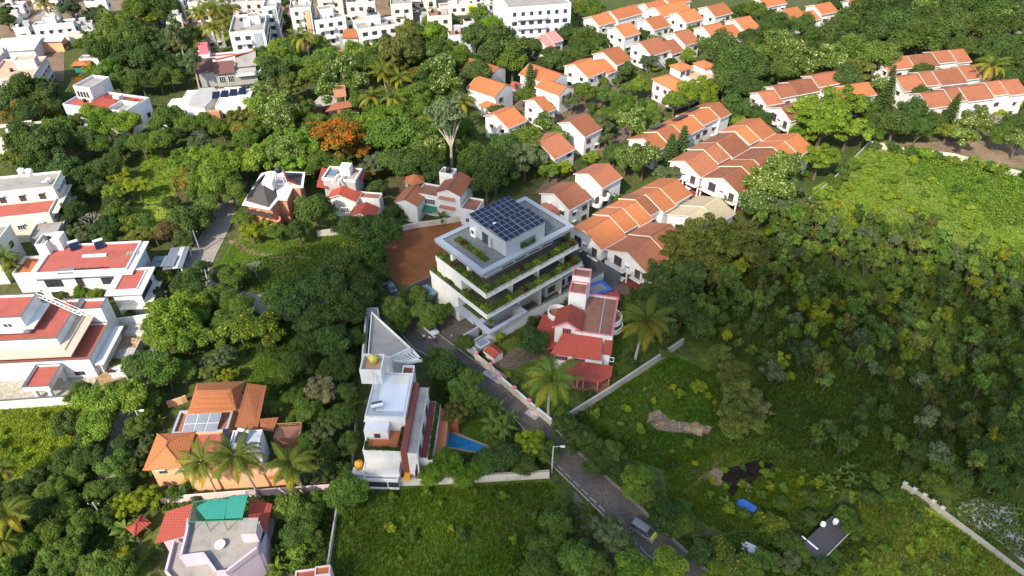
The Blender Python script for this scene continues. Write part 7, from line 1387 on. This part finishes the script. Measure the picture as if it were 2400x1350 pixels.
for i, (poly, n, h, col, lab) in enumerate((
    ([(795,1155),(1000,1145),(1285,1130),(1330,1180),(1290,1350),(1270,1440),(770,1440),(780,1330)], 26000, 0.42, (0.085, 0.155, 0.009), 'tall grass of the bottom meadow'),
    ([(1305,1000),(1420,925),(1580,835),(1690,880),(1750,960),(1730,1040),(1560,1105),(1400,1050)], 22000, 0.36, (0.062, 0.13, 0.009), 'dark grass of the meadow beside the villa wall'),
    (THICK, 45000, 0.95, (0.105, 0.160, 0.022), 'tall rough grass growing through the thicket'),
    ([(1760,900),(1900,860),(2100,880),(2150,1000),(2100,1100),(1880,1050),(1780,1020)], 15000, 0.6, (0.10, 0.145, 0.018), 'long grass among the sparse saplings at the near side of the thicket'),
    ([(1550,1070),(1750,1035),(1890,1090),(1990,1120),(1950,1200),(1850,1225),(1700,1250),(1570,1190)], 15000, 0.42, (0.11, 0.165, 0.010), 'tall grass round the burnt patch'),
    ([(2000,1160),(2110,1160),(2260,1250),(2420,1370),(2420,1440),(1950,1440),(1960,1330),(2000,1260)], 18000, 0.40, (0.14, 0.185, 0.02), 'yellowish grass of the bottom right meadow'),
    ([(-60,965),(205,948),(180,1010),(150,1075),(60,1115),(-60,1145)], 12000, 0.42, (0.26, 0.32, 0.03), 'sunny grass below the white boundary wall'),
    ([(548,565),(690,565),(780,550),(895,565),(900,640),(830,685),(600,685),(525,675),(510,640)], 14000, 0.30, (0.12, 0.20, 0.018), 'grass of the plot crossed by the footpath'),
    ([(330,350),(420,358),(425,420),(400,465),(350,475),(305,465),(330,410)], 5000, 0.35, (0.20, 0.30, 0.02), 'sunny grass of the clearing in the wood'),
    ([(520,795),(690,785),(715,880),(640,950),(540,895),(485,885)], 8000, 0.25, (0.10, 0.16, 0.016), 'shaded grass of the clearing above the orange tiled house'),
    ([(1120,830),(1290,760),(1460,690),(1590,785),(1300,975)], 9000, 0.22, (0.10, 0.16, 0.018), 'garden grass round the red roofed villa'),
    ([(985,45),(1060,25),(1200,15),(1330,12),(1330,42),(1240,56),(1110,58)], 5000, 0.4, (0.20, 0.29, 0.02), 'grass of the vacant plot at the top edge'),
    )): stuff(blades('grass', poly, n, h, col, 60+i), lab, 'grass')
# ---------------------------------------------------------------- planting on the terraces and hedges
def strip_plants(bld, x0, x1, y0, y1, z, n, h, name='planting', size=0.26, mats=True, col=(0.10, 0.145, 0.025)):
    P = np.column_stack([rg.uniform(x0, x1, n), rg.uniform(y0, y1, n), rg.uniform(0, 1, n)]); L_ = P[:, 0] if x1-x0 > y1-y0 else P[:, 1]
    f = np.sin(L_*1.3)+0.6*np.sin(L_*3.1+1.0)+0.5*np.sin(L_*0.55+2); P[:, 2] = z+P[:, 2]*h*(0.75+0.3*np.clip(f, -1.2, 1.5)); N = rg.normal(size=(n, 3)); N[:, 2] = np.abs(N[:, 2])+0.3
    mi = np.zeros(n, int)
    if mats: g = np.sin(L_*0.9+1.7)+0.5*np.sin(L_*2.3); mi[(g < -1.0) & (rg.random(n) < 0.7)] = 1; mi[(g > 0.95) & (rg.random(n) < 0.6)] = 2
    me = leaf_mesh(name, P, N, size*rg.uniform(0.6, 1.5, n), 0.5+rg.normal(size=n)*0.2, [LEAF, FLR, LIMEL], mi); o = link(name, me, bld.root); o.color = (*col, 1); o['kind'] = 'stuff'; return o
for (rc, zt) in PLANT_BANDS:
    a, b_, c, d = rc; strip_plants(mb, a+0.2, b_-0.2, c+0.1, c+1.5, zt-0.15, 9000, 0.95, size=0.3); strip_plants(mb, a+0.1, a+1.5, c+1.0, d-0.2, zt-0.15, 6000, 0.95, size=0.3)
    strip_plants(mb, a+0.0, b_-0.2, c-0.12, c+0.3, zt-0.35, 900, 0.35, 'trailing_plants', 0.2); strip_plants(mb, b_-3.0, b_-0.1, c+0.8, c+3.4, zt-0.5, 900, 1.6)
a, b_, c, d = T3; strip_plants(mb, a+2.6, a+4.0, c+2.6, d-3.0, ZR-0.05, 2400, 0.8, 'roof_planting'); strip_plants(mb, pa+3.7, pb-2.7, pc-0.3, pc-0.07, ZR+0.3, 900, 1.1, 'wall_planting', 0.24, False, (0.06, 0.13, 0.016))
strip_plants(mb, x1*0+T1[0]+10.0, T1[1]+2.0, T1[2]-3.6, T1[2]-1.3, 0.1, 2600, 1.8, 'garden_planting', 0.34, False, (0.035, 0.07, 0.016)); strip_plants(mb, lx0+1.0, lx0+2.2, T1[2]+1.0, T1[3]-10.0, ZP-0.1, 900, 0.4, 'canopy_planting')
for hd_ in (HEDGE1, HEDGE2, HEDGE3, HEDGE4): q, a, b_, c, d, z = hd_; strip_plants(q, a, b_, c, d, z, int(260*max(b_-a, d-c)), 0.5, 'hedge', 0.2, False, (0.055, 0.09, 0.015))
# ---------------------------------------------------------------- the cloud whose shadow lies over the middle and right of the quarter
SHADE = [(720,1900),(735,1350),(705,1080),(650,900),(625,760),(640,650),(740,560),(880,480),(1040,400),(1180,390),(1300,450),(1420,540),(1560,560),(1700,545),(1880,570),(2080,620),(2450,690),(3000,760),(3600,1100),(3600,1900)]
sh = [G(p[0], min(p[1], 1560)) for p in SHADE]; off = SUN_DIR*(950.0/SUN_DIR.z)
rc = random.Random(3); cm = MB(); xs = [p.x for p in sh]; ys = [p.y for p in sh]; area = (max(xs)-min(xs))*(max(ys)-min(ys)); polyw = [tuple(p) for p in sh]
iv, if_ = ico((0, 0, 0), (1, 1, 1), 1)
for _ in range(int(area*2.0/50.0)):
    p = (rc.uniform(min(xs), max(xs)), rc.uniform(min(ys), max(ys)))
    if not inside(p, polyw): continue
    e = min(_seg(Vector(p), sh[i], sh[(i+1)%len(sh)]) for i in range(len(sh)))
    if rc.random() > min(1.0, 0.25+e/22.0): continue
    r = rc.uniform(2.8, 5.2); dz = rc.uniform(-12, 12); c = Vector((p[0], p[1], 0))+off+SUN_DIR*dz
    cm.add([(c.x+v[0]*r, c.y+v[1]*r, c.z+v[2]*r*0.8) for v in iv], if_)
CLOUDM, _n, _l, _p = newmat('cloud_white'); _p.inputs['Base Color'].default_value = (0.9, 0.9, 0.92, 1); _p.inputs['Roughness'].default_value = 1.0
tag(link('sky_cloud', cm.mesh('sky_cloud', CLOUDM, True)), kind='structure')
# ---------------------------------------------------------------- people
SKIN = plain('skin', (0.22, 0.11, 0.07), 0.6); HAIR = plain('hair', (0.015, 0.012, 0.01), 0.6)
def person(px, py, face, label, shirt, legs, stride=0.25, arm=0.2):
    J = {'pel': (0,0,0.92), 'bel': (0,0,1.10), 'che': (0,-0.02,1.32), 'nec': (0,-0.02,1.46), 'hea': (0,-0.03,1.58), 'top': (0,-0.02,1.69)}
    Rr = {'pel': 0.15, 'bel': 0.14, 'che': 0.165, 'nec': 0.06, 'hea': 0.098, 'top': 0.075}; E_ = [('pel','bel'),('bel','che'),('che','nec'),('nec','hea'),('hea','top')]
    for s_, t in ((-1, 'l'), (1, 'r')):
        k = s_*stride
        for nme, co, r in ((t+'hip', (s_*0.1, 0, 0.88), 0.10), (t+'kne', (s_*0.11, -k*0.5-0.03, 0.48), 0.062), (t+'ank', (s_*0.11, -k+0.03, 0.09), 0.045), (t+'toe', (s_*0.12, -k-0.14, 0.04), 0.04), (t+'sho', (s_*0.19, -0.01, 1.40), 0.065), (t+'elb', (s_*0.25, 0.03+k*arm, 1.14), 0.045), (t+'wri', (s_*0.25, -0.08+k*arm*1.6, 0.92), 0.033), (t+'han', (s_*0.25, -0.11+k*arm*1.8, 0.83), 0.038)): J[nme] = co; Rr[nme] = r
        E_ += [('pel', t+'hip'), (t+'hip', t+'kne'), (t+'kne', t+'ank'), (t+'ank', t+'toe'), ('che', t+'sho'), (t+'sho', t+'elb'), (t+'elb', t+'wri'), (t+'wri', t+'han')]
    keys = list(J); me = bpy.data.meshes.new('body'); me.from_pydata([J[k] for k in keys], [(keys.index(a), keys.index(b)) for a, b in E_], [])
    o = bpy.data.objects.new('body_skeleton', me); COL.objects.link(o); o.modifiers.new('skin', 'SKIN'); sv = me.skin_vertices[0].data
    for i, k in enumerate(keys): sv[i].radius = (Rr[k], Rr[k]*(0.75 if k in ('bel', 'che', 'pel') else 1)); sv[i].use_root = (k == 'pel')
    o.modifiers.new('sub', 'SUBSURF').levels = 1
    dg = bpy.context.evaluated_depsgraph_get(); nm_ = bpy.data.meshes.new_from_object(o.evaluated_get(dg)); bpy.data.objects.remove(o)
    nm_.materials.clear(); [nm_.materials.append(m) for m in (SKIN, shirt, legs, HAIR)]
    for f in nm_.polygons:
        c = f.center; f.use_smooth = True
        f.material_index = 3 if (c.z > 1.60 or (c.z > 1.52 and c.y > 0.0)) else (0 if c.z > 1.42 and abs(c.x) < 0.13 else (2 if c.z < 0.96 and abs(c.x) < 0.2 else (1 if c.z > 1.08 or abs(c.x) < 0.2 else 0)))
    p = G(px, py); root = link('person', None, None, (p.x, p.y, 0.035), R(face)); tag(root, label, 'person', 'people on the lane'); link('body', nm_, root); return root
def cloth(n, c): return plain(n, c, 0.85, 0, 0.1)
NAVY, WSH, PKSH, BLSH, GRY = cloth('navy_cloth', (0.02, 0.025, 0.06)), cloth('white_cloth', (0.72, 0.72, 0.72)), cloth('pink_cloth', (0.55, 0.2, 0.25)), cloth('blue_cloth', (0.05, 0.07, 0.22)), cloth('grey_cloth', (0.12, 0.12, 0.12))
person(995, 797, 20, 'person in white shirt walking behind the others on the lane', WSH, NAVY)
person(1013, 803, 200, 'person in pink top walking in the middle of the lane group', PKSH, GRY)
person(1019, 800, 190, 'person in white shirt at the back of the lane group', WSH, GRY)
person(1023, 806, 220, 'person in blue shirt walking at the front of the lane group', BLSH, NAVY)
person(1008, 801, 170, 'person in white top on the left of the lane group', WSH, BLSH)
person(1059, 796, 90, 'person in white standing near the gate of the terraced grey building', WSH, GRY, 0.05)
person(1232, 712, 180, 'person in dark clothes and white shirt in the paved court', WSH, NAVY, 0.15)
# ---------------------------------------------------------------- vehicles
def car(px, py, hd, label, paint, L_=4.0, Wd=1.7, Hh=1.5, van=False, hood=None, z=0.04, name=None):
    p = G(px, py, 0.7); root = link(name or ('van' if van else 'car'), None, None, (p.x, p.y, z), R(hd)); tag(root, label, 'van' if van else 'car', 'vehicles')
    h = L_/2; w = Wd/2; bl = 0.55*Hh
    m = MB(); prof = [(-h, 0.28), (-h, bl*0.95), (-h+0.1, bl), (h-(0.55 if van else 0.95), bl), (h-0.08, bl*(0.86 if van else 0.82)), (h, bl*0.6), (h, 0.28)]
    n = len(prof); vs = [(x, -w*(0.97 if k in (0, n-1) else 1), zz) for k, (x, zz) in enumerate(prof)]+[(x, w*(0.97 if k in (0, n-1) else 1), zz) for k, (x, zz) in enumerate(prof)]
    m.add(vs, [tuple(range(n-1, -1, -1)), tuple(range(n, 2*n))]+[(i, i+1, n+i+1, n+i) for i in range(n-1)]+[(n-1, 0, n, 2*n-1)]); bo = link('body', m.mesh('body', paint), root)
    r0, r1, t0, t1 = (-h+0.05, h-0.45, -h+0.25, h-1.15) if van else (-h+0.45, h-1.1, -h+0.95, h-1.75)
    g = MB(); wb, wt = w*0.96, w*0.8; lo = [(r0,-wb,bl+0.003),(r1,-wb,bl+0.003),(r1,wb,bl+0.003),(r0,wb,bl+0.003)]; hi = [(t0,-wt,Hh-0.06),(t1,-wt,Hh-0.06),(t1,wt,Hh-0.06),(t0,wt,Hh-0.06)]
    g.add(lo+hi, [(0,1,5,4),(1,2,6,5),(2,3,7,6),(3,0,4,7)]); link('window_glass', g.mesh('window_glass', GLASS), root)
    link('roof', MB().add(hi+[(t0+0.1,-wt*0.85,Hh),(t1-0.1,-wt*0.85,Hh),(t1-0.1,wt*0.85,Hh),(t0+0.1,wt*0.85,Hh)], [(0,1,5,4),(1,2,6,5),(2,3,7,6),(3,0,4,7),(4,5,6,7)]).mesh('roof', paint), root)
    pl = MB()
    for s_ in (-1, 1):
        for (a, b_) in ((r0, t0), (r1, t1), ((r0+r1)/2-0.15, (t0+t1)/2), (r0*0.45+r1*0.1-0.2, t0*0.45+t1*0.1)): pl.tube((a, s_*(wb+0.005), bl), (b_, s_*(wt+0.005), Hh-0.05), 0.045, None, 4)
    link('pillar', pl.mesh('pillar', paint), root)
    if hood: link('hood', MB().add([(h-0.5,-w*0.98,bl+0.012),(h-0.06,-w*0.95,bl*0.86+0.02),(h-0.06,w*0.95,bl*0.86+0.02),(h-0.5,w*0.98,bl+0.012)], [(0,1,2,3)]).mesh('hood', hood), root); link('bumper', MB().box(h-0.02, h+0.1, -w, w, 0.3, bl*0.8).mesh('bumper', hood), root)
    for sx in (-0.62, 0.66):
        for sy in (-1, 1):
            t = link('wheel', None, root, (h*sx, sy*(w-0.08), 0.30)); link('tyre', MB().tube((0,-0.1,0),(0,0.1,0),0.31,None,14).mesh('tyre', TYRE), t); link('rim', MB().tube((0,sy*0.102,0),(0,sy*0.115,0),0.18,None,10).mesh('rim', ALU), t)
    for sy in (-1, 1): link('headlight', MB().box(h-0.03, h+0.03, sy*w*0.72-0.18, sy*w*0.72+0.18, bl*0.62, bl*0.8).mesh('headlight', LAMP), root)
    return root
car(1507, 1243, -40, 'grey van with yellow green bonnet driving down the road at the bottom', CARG, 4.1, 1.65, 1.85, True, CARY)
car(1008, 770, -50, 'white car parked under the trees behind the lane walkers', CARW)
u = vR.root; car(1464, 645, 225, 'white car parked below the shaded brown roofed villa', CARW, 3.8)
car(1617, 437, 222, 'white car in the carport of the mossy villa row', CARW, 3.8)
car(973, 17, 5, 'dark car parked at the top edge beside the street', CARG); car(970, 26, 5, 'white car parked at the top edge beside the street', CARW)
car(1408, 464, 222, 'dark car parked behind the terraced grey building', CARG, 3.6) if False else None
car(190, 36, 20, 'small blue grey car between the upper left trees', CARG); car(915, 672, 120, 'dark car under the trees at the gate of the terraced grey building', CARG)
# ---------------------------------------------------------------- poles and wires
POLEM = plain('concrete_pole', (0.45, 0.43, 0.40), 0.85)
TOPS = []
def pole(b0, top, label, lamp=False):
    p = G(*b0); z = 3.0
    while z < 14 and PX(p.x, p.y, z)[1] > top[1]: z += 0.1
    root = link('street_lamp' if lamp else 'utility_pole', None, None, (p.x, p.y, 0)); tag(root, label, 'lamp post' if lamp else 'pole')
    t = G(*top, z)-p; t = t if t.length < 2.5 else t*(2.5/t.length); link('shaft', MB().tube((0,0,-0.1), (t.x, t.y, z), 0.15, 0.09, 8).mesh('shaft', POLEM), root)
    if lamp:
        a = link('arm', MB().tube((t.x, t.y, z-0.1), (t.x+1.3, t.y-0.4, z+0.5), 0.05, None, 6).mesh('arm', ALU), root); link('lamp_head', MB().box(t.x+1.1, t.x+1.8, t.y-0.6, t.y-0.3, z+0.44, z+0.58).mesh('lamp_head', TANKW), a)
    else: link('cross_arm', MB().box(t.x-0.9, t.x+0.9, t.y-0.06, t.y+0.06, z-0.5, z-0.38).mesh('cross_arm', DKMET), root); [link('insulator', MB().tube((t.x+u, t.y, z-0.37), (t.x+u, t.y, z-0.15), 0.05).mesh('insulator', TANKW), root) for u in (-0.8, 0, 0.8)]
    TOPS.append(Vector((p.x+t.x, p.y+t.y, z-0.2))); return root
pole((470,592), (452,540), 'concrete pole on the left verge beside the carport'); pole((496,694), (480,632), 'concrete pole at the lane junction right of the tree row'); pole((250,1226), (217,1178), 'pale pole leaning among the lower left trees'); pole((343,1012), (317,962), 'pole with lamp left of the orange tiled house', True); pole((1293,1108), (1297,1046), 'street lamp at the corner of the road and the cream wall', True); pole((413,350), (405,325), 'thin pole in the sunny clearing of the wood'); pole((1600,395+0), (1604,350), 'slim lamp between the villa conifers', True)
def wire(a, b_, label):
    m = MB(); 
    for k in (-0.7, 0.0, 0.7):
        pv = None
        for i in range(9):
            t = i/8; q = a.lerp(b_, t)+Vector((k, 0, -1.2*math.sin(math.pi*t)*0.6))
            if pv is not None: m.tube(tuple(pv), tuple(q), 0.022, None, 3)
            pv = q
    o = link('power_line', m.mesh('power_line', DKMET)); tag(o, label, 'wires', None)
e = G(660, 650, 6); wire(TOPS[0], TOPS[1], 'power line between the two lane poles'); wire(TOPS[1], Vector((e.x, e.y, 6)), 'power line crossing the grass plot to the dark grove')
# ---------------------------------------------------------------- heaps, rubble, slabs, small litter
STONE = plain('broken_stone', (0.40, 0.37, 0.33), 0.9, 0, 0.5, 0.7); SAND = ground_mat('sand_heap', [(0.40, 0.37, 0.33), (0.52, 0.49, 0.45)], 0.5, 3); WBAG = plain('white_sacking', (0.75, 0.75, 0.76), 0.8, 0, 0.12)
def heap(px, py, r, h, mat, label, name='heap', cat='heap'):
    p = G(px, py); bm = bmesh.new(); bmesh.ops.create_icosphere(bm, subdivisions=3, radius=1.0); rr = random.Random(int(px)); ph = [rr.uniform(0, 6) for _ in range(4)]
    for v in bm.verts:
        k = 1+0.16*math.sin(v.co.x*4+ph[0])+0.14*math.sin(v.co.y*5+ph[1])+0.05*math.sin(v.co.x*13+v.co.y*11+ph[2]); v.co.x *= r*k; v.co.y *= r*k*0.85; v.co.z = max(-0.05, v.co.z)*h*k
    me = bpy.data.meshes.new(name); bm.to_mesh(me); bm.free(); me.materials.append(mat); tag(link(name, me, None, (p.x, p.y, 0.03)), label, cat)
heap(323, 775, 2.4, 0.6, SAND, 'grey gravel heap beside the white house with red terraces'); heap(296, 830, 2.2, 0.5, SAND, 'grey sand heap in the middle of the side yard'); heap(285, 872, 2.0, 0.9, WBAG, 'white sheeted heap at the lower end of the side yard'); heap(318, 800, 1.0, 0.7, ORDIRT, 'low brown weed mound in the side yard'); heap(275, 850, 1.2, 0.6, SCRUBG, 'weedy mound near the white sheeted heap')
heap(1548, 988, 1.3, 0.5, DIRT, 'brown rubble mound left in the dark meadow'); heap(1630, 1005, 1.8, 0.4, ORDIRT, 'reddish earth mound right in the dark meadow'); heap(1745, 1118, 1.6, 0.5, ASHM, 'black burnt heap in the lower right meadow')
def scatter_stones(poly, n, s, mat, label, seed, name='rubble'):
    m = MB(); rr = random.Random(seed)
    for p in fill(poly, n, 0, seed, 0.1, 2.0, False):
        k = s*rr.uniform(0.4, 1.5); a = rr.uniform(0, 6.28); c, d = math.cos(a)*k, math.sin(a)*k; z = k*rr.uniform(0.4, 1.0)
        m.add([(p[0]+c, p[1]+d, 0), (p[0]-d, p[1]+c, 0), (p[0]-c, p[1]-d, 0), (p[0]+d, p[1]-c, 0), (p[0]+rr.uniform(-k, k)*0.4, p[1]+rr.uniform(-k, k)*0.4, z)], [(0,1,4),(1,2,4),(2,3,4),(3,0,4)])
    stuff(link(name, m.mesh(name, mat)), label, 'rubble')
scatter_stones([(2245,1185),(2300,1168),(2380,1190),(2390,1245),(2420,1310),(2400,1316),(2330,1260),(2245,1210)], 3800, 0.16, STONE, 'pale broken stones of the rubble heap at the right edge', 5)
scatter_stones([(1520,970),(1560,965),(1580,985),(1665,1000),(1650,1015),(1540,1008)], 170, 0.12, STONE, 'litter and stones on the earth heaps of the dark meadow', 6)
scatter_stones([(262,800),(285,750),(360,752),(345,790),(305,875),(240,900)], 500, 0.12, STONE, 'scattered building stones in the side yard', 7)
for (pa_, hd, w, d, label) in (((1160,880), -42, 4.4, 2.6, 'grey drain slab with a pink diamond before the villa gate'), ((1250,970), -42, 2.6, 2.0, 'small pink drain slab before the lane corner')):
    p = G(*pa_); root = link('drain_slab', None, None, (p.x, p.y, 0), R(hd)); tag(root, label, 'slab'); link('slab', MB().box(-w/2, w/2, -d/2, d/2, 0.0, 0.16).mesh('slab', GREYC), root); link('slab_edge', MB().box(-w/2+0.2, w/2-0.2, -d/2+0.2, -d/2+0.3, 0.161, 0.168).box(-w/2+0.2, w/2-0.2, d/2-0.3, d/2-0.2, 0.161, 0.168).mesh('slab_edge', PINKW), root); link('diamond_inlay', MB().prism([(-0.9,0),(0,-0.7),(0.9,0),(0,0.7)], 0.161, 0.17).mesh('diamond_inlay', PINKW), root)
